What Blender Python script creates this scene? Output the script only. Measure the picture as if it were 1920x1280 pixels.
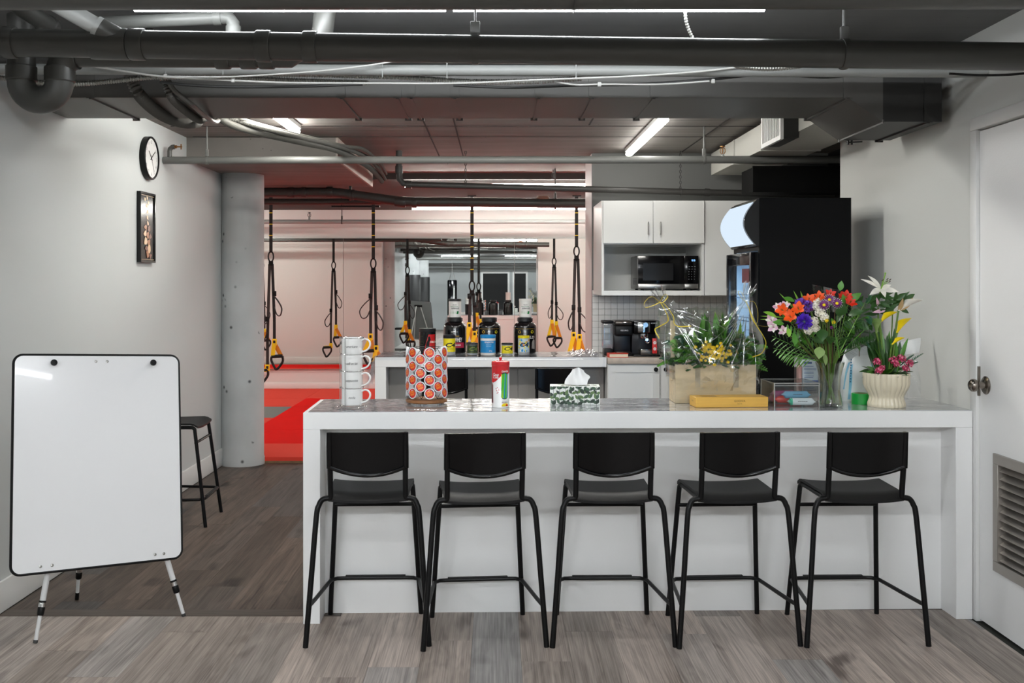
import bpy, bmesh, math, random
from mathutils import Vector, Matrix, Quaternion

scene = bpy.context.scene
for _o in list(bpy.data.objects):
    bpy.data.objects.remove(_o)
COL = scene.collection
RNG = random.Random(7)
PI = math.pi

# ---------------------------------------------------------------- camera
cam_data = bpy.data.cameras.new('camera')
cam = bpy.data.objects.new('camera', cam_data)
COL.objects.link(cam)
cam.location = (0, 0, 1.5)
cam.rotation_euler = (PI / 2, 0, 0)
cam_data.sensor_width = 36
cam_data.lens = 36 * 1900 / 1920
cam_data.shift_x = 30 / 1920
cam_data.shift_y = -110 / 1920
cam_data.clip_start = 0.05
scene.camera = cam

# ---------------------------------------------------------------- view, world
scene.view_settings.view_transform = 'Standard'
scene.view_settings.look = 'None'
scene.view_settings.gamma = 1
scene.view_settings.use_curve_mapping = False
scene.view_settings.exposure = 0.06
world = bpy.data.worlds.new('world')
scene.world = world
world.use_nodes = True
world.node_tree.nodes['Background'].inputs[0].default_value = (0.7, 0.8, 1, 1)
world.node_tree.nodes['Background'].inputs[1].default_value = 0.02

E_LOBBY, E_NEAR, E_OVER, E_KITCHEN, E_GYM = 350.0, 64.0, 34.0, 78.0, 125.0     # radiance of the fluorescent tubes


def P(px, py, d):
    """the point that the photograph shows at (px, py) when it stands d metres away"""
    return Vector(((px - 930) / 1900 * d, d, 1.5 - (py - 530) / 1900 * d))


# ---------------------------------------------------------------- materials
def srgb(h):
    h = h.lstrip('#')
    out = []
    for i in (0, 2, 4):
        c = int(h[i:i + 2], 16) / 255
        out.append(c / 12.92 if c <= 0.04045 else ((c + 0.055) / 1.055) ** 2.4)
    return tuple(out) + (1,)


MATS = {}


def mat(name, col, rough=0.5, metal=0.0, coat=0.0, emit=0.0, spec=0.5, noise=None, bump=None, trans=0.0, alpha=1.0, sheen=0.0):
    """noise = (scale, amount, (sx, sy, sz)); bump = (scale, strength, (sx, sy, sz))"""
    if name in MATS:
        return MATS[name]
    m = bpy.data.materials.new(name)
    m.use_nodes = True
    nt = m.node_tree
    b = nt.nodes['Principled BSDF']
    c = srgb(col) if isinstance(col, str) else tuple(col) + (1,) if len(col) == 3 else col
    b.inputs['Base Color'].default_value = c
    b.inputs['Roughness'].default_value = rough
    b.inputs['Metallic'].default_value = metal
    b.inputs['Coat Weight'].default_value = coat
    b.inputs['Specular IOR Level'].default_value = spec
    b.inputs['Transmission Weight'].default_value = trans
    if emit:
        b.inputs['Emission Color'].default_value = c
        b.inputs['Emission Strength'].default_value = emit
    if noise or bump:
        tc = nt.nodes.new('ShaderNodeTexCoord')
    if noise:
        mp = nt.nodes.new('ShaderNodeMapping')
        mp.inputs['Scale'].default_value = noise[2] if len(noise) > 2 else (1, 1, 1)
        n = nt.nodes.new('ShaderNodeTexNoise')
        n.inputs['Scale'].default_value = noise[0]
        n.inputs['Detail'].default_value = 5
        r = nt.nodes.new('ShaderNodeMapRange')
        r.inputs['From Min'].default_value = 0.3
        r.inputs['From Max'].default_value = 0.7
        r.inputs['To Min'].default_value = 1 - noise[1]
        r.inputs['To Max'].default_value = 1 + noise[1]
        mx = nt.nodes.new('ShaderNodeMix')
        mx.data_type = 'RGBA'
        mx.blend_type = 'MULTIPLY'
        mx.inputs[0].default_value = 1
        mx.inputs[6].default_value = c
        nt.links.new(tc.outputs['Object'], mp.inputs[0])
        nt.links.new(mp.outputs[0], n.inputs['Vector'])
        nt.links.new(n.outputs['Fac'], r.inputs[0])
        nt.links.new(r.outputs[0], mx.inputs[7])
        nt.links.new(mx.outputs[2], b.inputs['Base Color'])
    if bump:
        mp = nt.nodes.new('ShaderNodeMapping')
        mp.inputs['Scale'].default_value = bump[2] if len(bump) > 2 else (1, 1, 1)
        n = nt.nodes.new('ShaderNodeTexNoise')
        n.inputs['Scale'].default_value = bump[0]
        n.inputs['Detail'].default_value = 4
        bp = nt.nodes.new('ShaderNodeBump')
        bp.inputs['Strength'].default_value = bump[1]
        bp.inputs['Distance'].default_value = 0.01
        nt.links.new(tc.outputs['Object'], mp.inputs[0])
        nt.links.new(mp.outputs[0], n.inputs['Vector'])
        nt.links.new(n.outputs['Fac'], bp.inputs['Height'])
        nt.links.new(bp.outputs[0], b.inputs['Normal'])
    MATS[name] = m
    return m


def film(name, col=(1, 1, 1, 1), rough=0.04, base=0.05, edge=0.6, tint=1.0):
    """thin clear sheet: what it lets through, plus a gloss that grows towards grazing angles"""
    m = bpy.data.materials.new(name)
    m.use_nodes = True
    nt = m.node_tree
    nt.nodes.clear()
    out = nt.nodes.new('ShaderNodeOutputMaterial')
    mix = nt.nodes.new('ShaderNodeMixShader')
    tr = nt.nodes.new('ShaderNodeBsdfTransparent')
    tr.inputs[0].default_value = tuple(c * tint for c in col[:3]) + (1,)
    gl = nt.nodes.new('ShaderNodeBsdfGlossy')
    gl.inputs['Roughness'].default_value = rough
    lw = nt.nodes.new('ShaderNodeLayerWeight')
    lw.inputs[0].default_value = 0.35
    mr = nt.nodes.new('ShaderNodeMapRange')
    mr.inputs['To Min'].default_value = base
    mr.inputs['To Max'].default_value = edge
    nt.links.new(lw.outputs['Facing'], mr.inputs[0])
    nt.links.new(mr.outputs[0], mix.inputs[0])
    nt.links.new(tr.outputs[0], mix.inputs[1])
    nt.links.new(gl.outputs[0], mix.inputs[2])
    nt.links.new(mix.outputs[0], out.inputs[0])
    MATS[name] = m
    return m


def lamp_mat(name, col, strength):
    m = bpy.data.materials.new(name)
    m.use_nodes = True
    nt = m.node_tree
    nt.nodes.clear()
    out = nt.nodes.new('ShaderNodeOutputMaterial')
    e = nt.nodes.new('ShaderNodeEmission')
    e.inputs[0].default_value = col + (1,)
    e.inputs[1].default_value = strength
    nt.links.new(e.outputs[0], out.inputs[0])
    MATS[name] = m
    return m


# ---------------------------------------------------------------- mesh building
_txt_cache = {}


def text_geo(s, shear=0.0, bold=0.0, align='CENTER'):
    k = (s, shear, bold, align)
    if k not in _txt_cache:
        cu = bpy.data.curves.new('lettering', 'FONT')
        cu.body = s
        cu.align_x = align
        cu.align_y = 'CENTER'
        cu.shear = shear
        cu.offset = bold
        cu.resolution_u = 2
        o = bpy.data.objects.new('lettering', cu)
        COL.objects.link(o)
        me = bpy.data.meshes.new_from_object(o)
        vs = [tuple(v.co) for v in me.vertices]
        fs = [tuple(p.vertices) for p in me.polygons]
        bpy.data.objects.remove(o)
        bpy.data.meshes.remove(me)
        bpy.data.curves.remove(cu)
        _txt_cache[k] = (vs, fs)
    return _txt_cache[k]


class MB:
    def __init__(self):
        self.v, self.f, self.m, self.s = [], [], [], []

    def add(self, vs, fs, m=0, smooth=False, M=None):
        b = len(self.v)
        if M is not None:
            vs = [M @ Vector(v) for v in vs]
        self.v += [tuple(v) for v in vs]
        for f in fs:
            self.f.append(tuple(i + b for i in f))
            self.m.append(m)
            self.s.append(smooth)
        return self

    def bm(self, b, m=0, smooth=False, M=None):
        b.verts.ensure_lookup_table()
        b.verts.index_update()
        self.add([v.co.copy() for v in b.verts], [[v.index for v in f.verts] for f in b.faces], m, smooth, M)
        b.free()
        return self

    def box(self, x0, x1, y0, y1, z0, z1, m=0, bevel=0.0, M=None, seg=2):
        if bevel <= 0:
            vs = [(x, y, z) for z in (z0, z1) for y in (y0, y1) for x in (x0, x1)]
            fs = [(0, 2, 3, 1), (4, 5, 7, 6), (0, 1, 5, 4), (2, 6, 7, 3), (0, 4, 6, 2), (1, 3, 7, 5)]
            return self.add(vs, fs, m, False, M)
        b = bmesh.new()
        bmesh.ops.create_cube(b, size=1)
        for v in b.verts:
            v.co = Vector((x0 + (v.co.x + 0.5) * (x1 - x0), y0 + (v.co.y + 0.5) * (y1 - y0), z0 + (v.co.z + 0.5) * (z1 - z0)))
        bmesh.ops.bevel(b, geom=b.edges[:], offset=bevel, segments=seg, profile=0.5, affect='EDGES')
        return self.bm(b, m, seg > 1, M)

    def quad(self, a, b, c, d, m=0):
        return self.add([a, b, c, d], [(0, 1, 2, 3)], m)

    def tube(self, pts, r, n=10, m=0, caps=True, closed=False, smooth=True, flat=None):
        """a round bar along pts; r a number or one per point; flat = (a, b) makes an elliptic section"""
        pts = [Vector(p) for p in pts]
        k = len(pts)
        rs = r if isinstance(r, (list, tuple)) else [r] * k
        T = []
        for i in range(k):
            a = pts[(i - 1) % k] if (closed or i > 0) else pts[0]
            b = pts[(i + 1) % k] if (closed or i < k - 1) else pts[-1]
            t = (b - a)
            T.append(t.normalized() if t.length > 1e-9 else Vector((0, 0, 1)))
        up = Vector((0, 0, 1)) if abs(T[0].z) < 0.9 else Vector((1, 0, 0))
        N = (up - T[0] * up.dot(T[0])).normalized()
        vs, fs = [], []
        for i in range(k):
            if i:
                q = T[i - 1].rotation_difference(T[i])
                N = q @ N
                N = (N - T[i] * N.dot(T[i])).normalized()
            B = T[i].cross(N)
            fa, fb = flat if flat else (1, 1)
            for j in range(n):
                a = 2 * PI * j / n
                vs.append(pts[i] + N * (math.cos(a) * rs[i] * fa) + B * (math.sin(a) * rs[i] * fb))
        for i in range(k if closed else k - 1):
            i2 = (i + 1) % k
            for j in range(n):
                j2 = (j + 1) % n
                fs.append((i * n + j, i * n + j2, i2 * n + j2, i2 * n + j))
        self.add(vs, fs, m, smooth)
        if caps and not closed:
            self.add(vs[:n], [tuple(reversed(range(n)))], m)
            self.add(vs[-n:], [tuple(range(n))], m)
        return self

    def lathe(self, prof, n=24, m=0, M=None, smooth=True, ms=None, a0=0.0, a1=None, ripple=None):
        """prof = [(r, z)]; ms one material per band"""
        full = a1 is None
        a1 = a0 + 2 * PI if full else a1
        cnt = n if full else n + 1
        vs, fs, mi = [], [], []
        for r, z in prof:
            for j in range(cnt):
                a = a0 + (a1 - a0) * j / n
                rr = r * (1 + ripple[1] * abs(math.cos(a * ripple[0] / 2))) if ripple else r
                vs.append((rr * math.cos(a), rr * math.sin(a), z))
        for i in range(len(prof) - 1):
            for j in range(n):
                j2 = (j + 1) % cnt if full else j + 1
                self_f = (i * cnt + j, i * cnt + j2, (i + 1) * cnt + j2, (i + 1) * cnt + j)
                fs.append(self_f)
                mi.append(ms[i] if ms else m)
        b = len(self.v)
        if M is not None:
            vs = [tuple(M @ Vector(v)) for v in vs]
        self.v += vs
        for f, q in zip(fs, mi):
            self.f.append(tuple(i + b for i in f))
            self.m.append(q)
            self.s.append(smooth)
        return self

    def prism(self, poly, a, b, axis='z', m=0, M=None, smooth=False):
        """poly in the two other axes (x,y for z; x,z for y; y,z for x)"""
        def pt(p, t):
            return (p[0], p[1], t) if axis == 'z' else (p[0], t, p[1]) if axis == 'y' else (t, p[0], p[1])
        n = len(poly)
        vs = [pt(p, a) for p in poly] + [pt(p, b) for p in poly]
        fl = axis == 'y'
        lo, hi = tuple(range(n)), tuple(range(n, 2 * n))
        self.add(vs, [lo if fl else lo[::-1], hi[::-1] if fl else hi], m, False, M)
        side = []
        for i in range(n):
            j = (i + 1) % n
            side.append((i, i + n, j + n, j) if fl else (i, j, j + n, i + n))
        self.add(vs, side, m, smooth, M)
        return self

    def grid(self, fn, nu, nv, m=0, smooth=True, both=False, closeu=False):
        vs = [fn(i / nu, j / nv) for j in range(nv + 1) for i in range(nu + 1)]
        fs = [(j * (nu + 1) + i, j * (nu + 1) + i + 1, (j + 1) * (nu + 1) + i + 1, (j + 1) * (nu + 1) + i) for j in range(nv) for i in range(nu)]
        return self.add(vs, fs, m, smooth)

    def text(self, s, size, M, m=0, shear=0.0, bold=0.0, align='CENTER', width=None):
        vs, fs = text_geo(s, shear, bold, align)
        sx = size
        if width:
            xs = [v[0] for v in vs]
            sx = width / max(1e-6, max(xs) - min(xs))
        return self.add([M @ Vector((v[0] * sx, v[1] * size, 0)) for v in vs], fs, m)

    def wrap_text(self, s, size, R, z, ang, m=0, shear=0.0, bold=0.0, width=None, off=0.0006):
        """letters laid round a vertical drum of radius R, read from outside at azimuth ang"""
        vs, fs = text_geo(s, shear, bold)
        sx = size
        if width:
            xs = [v[0] for v in vs]
            sx = width / max(1e-6, max(xs) - min(xs))
        rr = R + off
        b = bmesh.new()
        bv = [b.verts.new((v[0] * sx, v[1] * size, 0)) for v in vs]
        for f in fs:
            try:
                b.faces.new([bv[i] for i in f])
            except ValueError:
                pass
        bmesh.ops.triangulate(b, faces=b.faces[:])
        xs = [v.co.x for v in b.verts]
        step = R * 0.16
        x = min(xs) + step
        while x < max(xs):
            bmesh.ops.bisect_plane(b, geom=b.verts[:] + b.edges[:] + b.faces[:], plane_co=(x, 0, 0), plane_no=(1, 0, 0))
            x += step
        for v in b.verts:
            a = ang + v.co.x / R
            v.co = Vector((rr * math.cos(a), rr * math.sin(a), z + v.co.y))
        return self.bm(b, m)

    def wrap_patch(self, poly, R, ang, m=0, off=0.0004, n=8):
        """a flat print laid round the drum: poly = [(x, z)] in metres about azimuth ang (x grows anticlockwise)"""
        b = bmesh.new()
        vs = [b.verts.new((p[0], p[1], 0)) for p in poly]
        b.faces.new(vs)
        xs = [p[0] for p in poly]
        lo, hi = min(xs), max(xs)
        for i in range(1, n):
            x = lo + (hi - lo) * i / n
            bmesh.ops.bisect_plane(b, geom=b.verts[:] + b.edges[:] + b.faces[:], plane_co=(x, 0, 0), plane_no=(1, 0, 0))
        for v in b.verts:
            a = ang + v.co.x / R
            v.co = Vector(((R + off) * math.cos(a), (R + off) * math.sin(a), v.co.y))
        return self.bm(b, m)

    def build(self, name, mats, parent=None, world=False, origin=None, smooth_angle=None):
        me = bpy.data.meshes.new(name)
        vs = self.v
        loc = Vector((0, 0, 0))
        if parent is not None:
            if world:
                inv = world_matrix(parent).inverted()
                vs = [inv @ Vector(v) for v in vs]
        elif origin is None:
            xs, ys, zs = zip(*vs)
            loc = Vector(((min(xs) + max(xs)) / 2, (min(ys) + max(ys)) / 2, min(zs)))
            vs = [Vector(v) - loc for v in vs]
        else:
            loc = Vector(origin)
            vs = [Vector(v) - loc for v in vs]
        me.from_pydata([tuple(v) for v in vs], [], self.f)
        mats = mats if isinstance(mats, (list, tuple)) else [mats]
        for q in mats:
            me.materials.append(MATS[q] if isinstance(q, str) else q)
        me.polygons.foreach_set('material_index', self.m)
        me.polygons.foreach_set('use_smooth', self.s)
        me.set_sharp_from_angle(angle=math.radians(38))
        me.update()
        o = bpy.data.objects.new(name, me)
        COL.objects.link(o)
        if parent is not None:
            o.parent = parent
        else:
            o.location = loc
        return o


def world_matrix(o):
    M = Matrix.LocRotScale(o.location, o.rotation_euler.to_quaternion(), o.scale)
    return world_matrix(o.parent) @ M if o.parent else M


def thing(name, label, cat, loc=(0, 0, 0), rz=0.0, group=None):
    o = bpy.data.objects.new(name, None)
    o.empty_display_size = 0.05
    COL.objects.link(o)
    o.location = loc
    o.rotation_euler = (0, 0, rz)
    return tag(o, label, cat, group)


def tag(o, label, cat, group=None):
    o['label'] = label
    o['category'] = cat
    if group:
        o['group'] = group
    return o


def structure(o, label=None):
    o['kind'] = 'structure'
    if label:
        o['label'] = label
    return o


def dup(root, loc, rz, label, group=None):
    """a copy of a thing with copies of its parts and sub-parts"""
    r = root.copy()
    COL.objects.link(r)
    r.location = loc
    r.rotation_euler = (0, 0, rz)
    r['label'] = label
    if group:
        r['group'] = group
    for ch in list(root.children):
        c = ch.copy()
        COL.objects.link(c)
        c.parent = r
        for g in list(ch.children):
            d = g.copy()
            COL.objects.link(d)
            d.parent = c
    return r


def shared(name, data, parent, loc=(0, 0, 0), rot=None, scale=None):
    o = bpy.data.objects.new(name, data)
    COL.objects.link(o)
    o.parent = parent
    o.location = loc
    if rot is not None:
        o.rotation_euler = rot
    if scale is not None:
        o.scale = scale
    return o


def arc(cx, cy, r, a0, a1, n):
    return [(cx + r * math.cos(a0 + (a1 - a0) * i / n), cy + r * math.sin(a0 + (a1 - a0) * i / n)) for i in range(n + 1)]


def smooth_path(pts, n=8):
    """Catmull-Rom through pts"""
    pts = [Vector(p) for p in pts]
    out = []
    for i in range(len(pts) - 1):
        p0 = pts[i - 1] if i else pts[0] * 2 - pts[1]
        p1, p2 = pts[i], pts[i + 1]
        p3 = pts[i + 2] if i + 2 < len(pts) else pts[-1] * 2 - pts[-2]
        for j in range(n):
            t = j / n
            out.append(0.5 * ((2 * p1) + (p2 - p0) * t + (2 * p0 - 5 * p1 + 4 * p2 - p3) * t * t + (3 * p1 - p0 - 3 * p2 + p3) * t ** 3))
    out.append(pts[-1])
    return out


def ribbed(pts, r, pitch=0.012, depth=0.30):
    """points and radii of a corrugated conduit"""
    pts = [Vector(p) for p in pts]
    L = [0]
    for a, b in zip(pts, pts[1:]):
        L.append(L[-1] + (b - a).length)
    step = pitch / 4
    k = max(4, int(L[-1] / step))
    out, rs, i = [], [], 0
    for q in range(k + 1):
        s = L[-1] * q / k
        while i < len(pts) - 2 and L[i + 1] < s:
            i += 1
        t = (s - L[i]) / max(1e-9, L[i + 1] - L[i])
        out.append(pts[i].lerp(pts[i + 1], t))
        rs.append(r * (1, 1 - depth * 0.6, 1 - depth, 1 - depth * 0.6)[q % 4])
    return out, rs


def face_M(p, right, up):
    """matrix that lays a flat print (x right, y up) at p"""
    r = Vector(right).normalized()
    u = Vector(up).normalized()
    n = r.cross(u)
    M = Matrix((r, u, n)).transposed().to_4x4()
    M.translation = Vector(p)
    return M


FRONT = ((1, 0, 0), (0, 0, 1))     # a print that faces the camera side (-Y)
# ================================================================ materials of the place
def node_mat(name):
    m = bpy.data.materials.new(name)
    m.use_nodes = True
    MATS[name] = m
    nt = m.node_tree
    return m, nt, nt.nodes['Principled BSDF']


def wood_mat(name, dark, light, rough=0.45, cool='77767a'):
    """grained plank: fine pores, wandering growth rings, a few knots; each plank object has a tone of its own"""
    m, nt, b = node_mat(name)
    N, L = nt.nodes.new, nt.links.new

    def val(op, a, c=None, d=None):
        n = N('ShaderNodeMath'); n.operation = op
        for i, x in enumerate((a, c, d)):
            if x is None:
                continue
            if isinstance(x, (int, float)):
                n.inputs[i].default_value = x
            else:
                L(x, n.inputs[i])
        return n.outputs[0]
    tc, oi = N('ShaderNodeTexCoord'), N('ShaderNodeObjectInfo')
    cx = N('ShaderNodeCombineXYZ')
    L(val('MULTIPLY', oi.outputs['Random'], 37.0), cx.inputs[0])
    L(val('MULTIPLY', oi.outputs['Random'], 91.0), cx.inputs[1])
    off = N('ShaderNodeVectorMath'); off.operation = 'ADD'
    L(tc.outputs['Object'], off.inputs[0]); L(cx.outputs[0], off.inputs[1])

    def noise(scale, s, detail, dist=0.0):
        mp = N('ShaderNodeMapping'); mp.inputs['Scale'].default_value = s
        L(off.outputs[0], mp.inputs[0])
        n = N('ShaderNodeTexNoise'); n.inputs['Scale'].default_value = scale; n.inputs['Detail'].default_value = detail; n.inputs['Distortion'].default_value = dist
        L(mp.outputs[0], n.inputs['Vector'])
        return n.outputs['Fac']
    big = noise(1.2, (4.5, 0.7, 1), 4, 0.5)
    streak = noise(1.0, (34, 1.0, 1), 5, 0.4)               # cloudy tone and the field the rings follow
    rings = val('SINE', val('ADD', val('MULTIPLY', big, 60.0), val('MULTIPLY', noise(1, (30, 2, 1), 3), 7.0)))
    pores = noise(1, (190, 3.0, 1), 3)
    knots = noise(1.0, (5.0, 2.2, 1), 2, 0.3)
    kn = N('ShaderNodeMapRange'); kn.inputs['From Min'].default_value = 0.64; kn.inputs['From Max'].default_value = 0.78
    L(knots, kn.inputs[0])
    f = val('ADD', val('ADD', val('MULTIPLY', rings, 0.035), val('MULTIPLY', streak, 0.45)), val('ADD', val('MULTIPLY', pores, 0.5), val('MULTIPLY', big, 0.35)))
    f = val('SUBTRACT', f, val('MULTIPLY', kn.outputs[0], 0.35))
    cr = N('ShaderNodeValToRGB')
    cr.color_ramp.elements[0].position = 0.40; cr.color_ramp.elements[0].color = srgb(dark)
    cr.color_ramp.elements[1].position = 0.88; cr.color_ramp.elements[1].color = srgb(light)
    L(f, cr.inputs[0])
    tone = N('ShaderNodeMapRange'); tone.inputs['To Min'].default_value = 0.68; tone.inputs['To Max'].default_value = 1.16
    L(oi.outputs['Random'], tone.inputs[0])
    mx = N('ShaderNodeMix'); mx.data_type = 'RGBA'; mx.blend_type = 'MULTIPLY'; mx.inputs[0].default_value = 1
    L(cr.outputs[0], mx.inputs[6]); L(tone.outputs[0], mx.inputs[7])
    # some boards lean to a cooler grey
    ck2 = N('ShaderNodeMapRange'); ck2.inputs['From Min'].default_value = 0.55; ck2.inputs['From Max'].default_value = 1.0
    ck2.inputs['To Max'].default_value = 0.9
    L(val('FRACT', val('MULTIPLY', oi.outputs['Random'], 7.3)), ck2.inputs[0])
    hs = N('ShaderNodeHueSaturation'); hs.inputs['Saturation'].default_value = 0.15; hs.inputs['Value'].default_value = 0.74
    L(mx.outputs[2], hs.inputs['Color'])
    m2 = N('ShaderNodeMix'); m2.data_type = 'RGBA'
    L(ck2.outputs[0], m2.inputs[0]); L(mx.outputs[2], m2.inputs[6]); L(hs.outputs[0], m2.inputs[7])
    L(m2.outputs[2], b.inputs['Base Color'])
    b.inputs['Roughness'].default_value = rough
    b.inputs['Specular IOR Level'].default_value = 0.35
    bp = N('ShaderNodeBump'); bp.inputs['Strength'].default_value = 0.3; bp.inputs['Distance'].default_value = 0.002
    L(f, bp.inputs['Height']); L(bp.outputs[0], b.inputs['Normal'])
    return m


def concrete_mat(name, col, pits=0.5, boards=0.0, rough=0.75, scale=16, gate=0.56, size=0.10):
    """painted cast concrete: faint board lines, pits"""
    m, nt, b = node_mat(name)
    N, L = nt.nodes.new, nt.links.new
    tc = N('ShaderNodeTexCoord')
    n = N('ShaderNodeTexNoise'); n.inputs['Scale'].default_value = 2.5; n.inputs['Detail'].default_value = 6
    L(tc.outputs['Object'], n.inputs['Vector'])
    r = N('ShaderNodeMapRange'); r.inputs['From Min'].default_value = .3; r.inputs['From Max'].default_value = .7
    r.inputs['To Min'].default_value = .88; r.inputs['To Max'].default_value = 1.1
    L(n.outputs['Fac'], r.inputs[0])
    v = N('ShaderNodeTexVoronoi'); v.inputs['Scale'].default_value = scale
    L(tc.outputs['Object'], v.inputs['Vector'])
    pr = N('ShaderNodeMapRange'); pr.inputs['From Min'].default_value = 0.05; pr.inputs['From Max'].default_value = size
    pr.inputs['To Min'].default_value = 1 - pits; pr.inputs['To Max'].default_value = 1
    L(v.outputs['Distance'], pr.inputs[0])
    n2 = N('ShaderNodeTexNoise'); n2.inputs['Scale'].default_value = 3.0
    L(tc.outputs['Object'], n2.inputs['Vector'])
    gt_ = N('ShaderNodeMath'); gt_.operation = 'GREATER_THAN'; gt_.inputs[1].default_value = gate
    L(n2.outputs['Fac'], gt_.inputs[0])
    pm = N('ShaderNodeMix'); pm.data_type = 'FLOAT'; pm.inputs[2].default_value = 1
    L(gt_.outputs[0], pm.inputs[0]); L(pr.outputs[0], pm.inputs[3])
    mm = N('ShaderNodeMath'); mm.operation = 'MULTIPLY'
    L(r.outputs[0], mm.inputs[0]); L(pm.outputs[0], mm.inputs[1])
    last = mm
    hgt = pm.outputs[0]
    if boards:
        mp = N('ShaderNodeMapping'); mp.inputs['Scale'].default_value = (0.7, 26, 0.7)
        L(tc.outputs['Object'], mp.inputs[0])
        bn = N('ShaderNodeTexNoise'); bn.inputs['Scale'].default_value = 1; bn.inputs['Detail'].default_value = 4
        L(mp.outputs[0], bn.inputs['Vector'])
        br = N('ShaderNodeMapRange'); br.inputs['From Min'].default_value = .3; br.inputs['From Max'].default_value = .7
        br.inputs['To Min'].default_value = 1 - boards; br.inputs['To Max'].default_value = 1 + boards * .5
        L(bn.outputs['Fac'], br.inputs[0])
        m2 = N('ShaderNodeMath'); m2.operation = 'MULTIPLY'
        L(mm.outputs[0], m2.inputs[0]); L(br.outputs[0], m2.inputs[1])
        last = m2
    mx = N('ShaderNodeMix'); mx.data_type = 'RGBA'; mx.blend_type = 'MULTIPLY'; mx.inputs[0].default_value = 1
    mx.inputs[6].default_value = srgb(col)
    L(last.outputs[0], mx.inputs[7]); L(mx.outputs[2], b.inputs['Base Color'])
    b.inputs['Roughness'].default_value = rough
    bp = N('ShaderNodeBump'); bp.inputs['Strength'].default_value = 0.5; bp.inputs['Distance'].default_value = 0.004
    L(last.outputs[0], bp.inputs['Height']); L(bp.outputs[0], b.inputs['Normal'])
    return m


def marble_mat(name):
    m, nt, b = node_mat(name)
    N, L = nt.nodes.new, nt.links.new
    tc = N('ShaderNodeTexCoord')
    mp = N('ShaderNodeMapping'); mp.inputs['Scale'].default_value = (1.5, 6, 1)
    L(tc.outputs['Object'], mp.inputs[0])
    n = N('ShaderNodeTexNoise'); n.inputs['Scale'].default_value = 2.2; n.inputs['Detail'].default_value = 7; n.inputs['Distortion'].default_value = 1.5
    L(mp.outputs[0], n.inputs['Vector'])
    cr = N('ShaderNodeValToRGB')
    e = cr.color_ramp.elements
    e[0].position = 0.36; e[0].color = srgb('8b8d92')
    e[1].position = 0.66; e[1].color = srgb('c9cacd')
    e.new(0.5).color = srgb('a4a6aa')
    L(n.outputs['Fac'], cr.inputs[0]); L(cr.outputs[0], b.inputs['Base Color'])
    b.inputs['Roughness'].default_value = 0.1
    b.inputs['Coat Weight'].default_value = 0.6
    mp2 = N('ShaderNodeMapping'); mp2.inputs['Scale'].default_value = (5, 14, 1)
    L(tc.outputs['Object'], mp2.inputs[0])
    n2 = N('ShaderNodeTexNoise'); n2.inputs['Scale'].default_value = 2.0; n2.inputs['Detail'].default_value = 2
    L(mp2.outputs[0], n2.inputs['Vector'])
    bp = N('ShaderNodeBump'); bp.inputs['Strength'].default_value = 0.22; bp.inputs['Distance'].default_value = 0.01
    L(n2.outputs['Fac'], bp.inputs['Height']); L(bp.outputs[0], b.inputs['Normal']); L(bp.outputs[0], b.inputs['Coat Normal'])
    return m


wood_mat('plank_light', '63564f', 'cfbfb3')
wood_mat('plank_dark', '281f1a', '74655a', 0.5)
concrete_mat('ceiling_paint', '827d78', 0.65, 0.30)
concrete_mat('ceiling_paint_lobby', '6c6d6e', 0.2, 0.05)
concrete_mat('column_paint', 'b4b7b7', 0.85, scale=9, gate=0.5, size=0.16)
marble_mat('marble')
mat('wall_white', 'd9d9d6', 0.6, bump=(30, 0.03))
mat('wall_grey', 'a9adad', 0.7)
mat('wall_right_brightened', 'cfd0cc', 0.6, bump=(30, 0.03))  # same paint as the left wall, lightened in place of stronger light
mat('wall_left_dimmed', 'c2c6c5', 0.6, bump=(30, 0.03))  # same paint as the right wall, darkened in place of weaker light
mat('kitchen_grey', '70716f', 0.6)
mat('trim_white', 'e2e2e0', 0.45)
mat('pipe_grey', '474744', 0.42, bump=(60, 0.05))
mat('pipe_light', '8d8f8d', 0.45)
mat('pipe_mid', '646562', 0.45)
mat('pipe_branch', 'a4a6a4', 0.45)
mat('pipe_dark', '3c3b39', 0.45)
mat('duct_grey', '5a5956', 0.5, bump=(3, 0.12))
mat('duct_dark', '2a2a29', 0.5)
mat('duct_white', 'b9b8b0', 0.55)
mat('conduit', 'a3a39e', 0.38, 0.5)
mat('conduit_dark', '55534f', 0.45, 0.1)
mat('conduit_grey', '5a5954', 0.5)
mat('cable_white', 'c9c9c6', 0.5)
mat('cable_black', '1c1c1c', 0.5)
mat('brass', '9a6a3a', 0.35, 0.9)
mat('steel', 'b0aeaa', 0.3, 1.0)
mat('chrome', 'd8d8d8', 0.12, 1.0)
mat('black_plastic', '0c0c0d', 0.4, spec=0.25)
mat('black_metal', '09090a', 0.42, spec=0.25)
mat('black_gloss', '08080a', 0.12, spec=0.35)
mat('black_matte', '141415', 0.75)
mat('white_gloss', 'e9e9e7', 0.25)
mat('counter_white', 'f0f0ef', 0.35, bump=(12, 0.02))
mat('cabinet_white', 'e6e6e3', 0.4)
mat('laminate_beige', 'b7a99b', 0.4, noise=(40, 0.1))
mat('panel_grey', '8b8783', 0.3, noise=(2, 0.2))
mat('mat_red', 'e60d07', 0.85, spec=0.08, bump=(160, 0.2), noise=(2.0, 0.06))
mat('mat_salmon', 'e0483a', 0.85, spec=0.1, bump=(160, 0.2))
mat('mat_grey', '7c7f7c', 0.85, spec=0.1, bump=(160, 0.2))
mat('mat_edge', '6a1410', 0.7)
mat('ply', '7a6548', 0.8, noise=(20, 0.2))
mat('underlay', '33342f', 0.9)
mat('pad_black', '161617', 0.5)
mat('tile_white', 'e8e6e2', 0.22)
mat('grout', '9f9d99', 0.9)
m_mirror = mat('mirror_glass', 'e9ecea', 0.005, 1.0)
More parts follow.
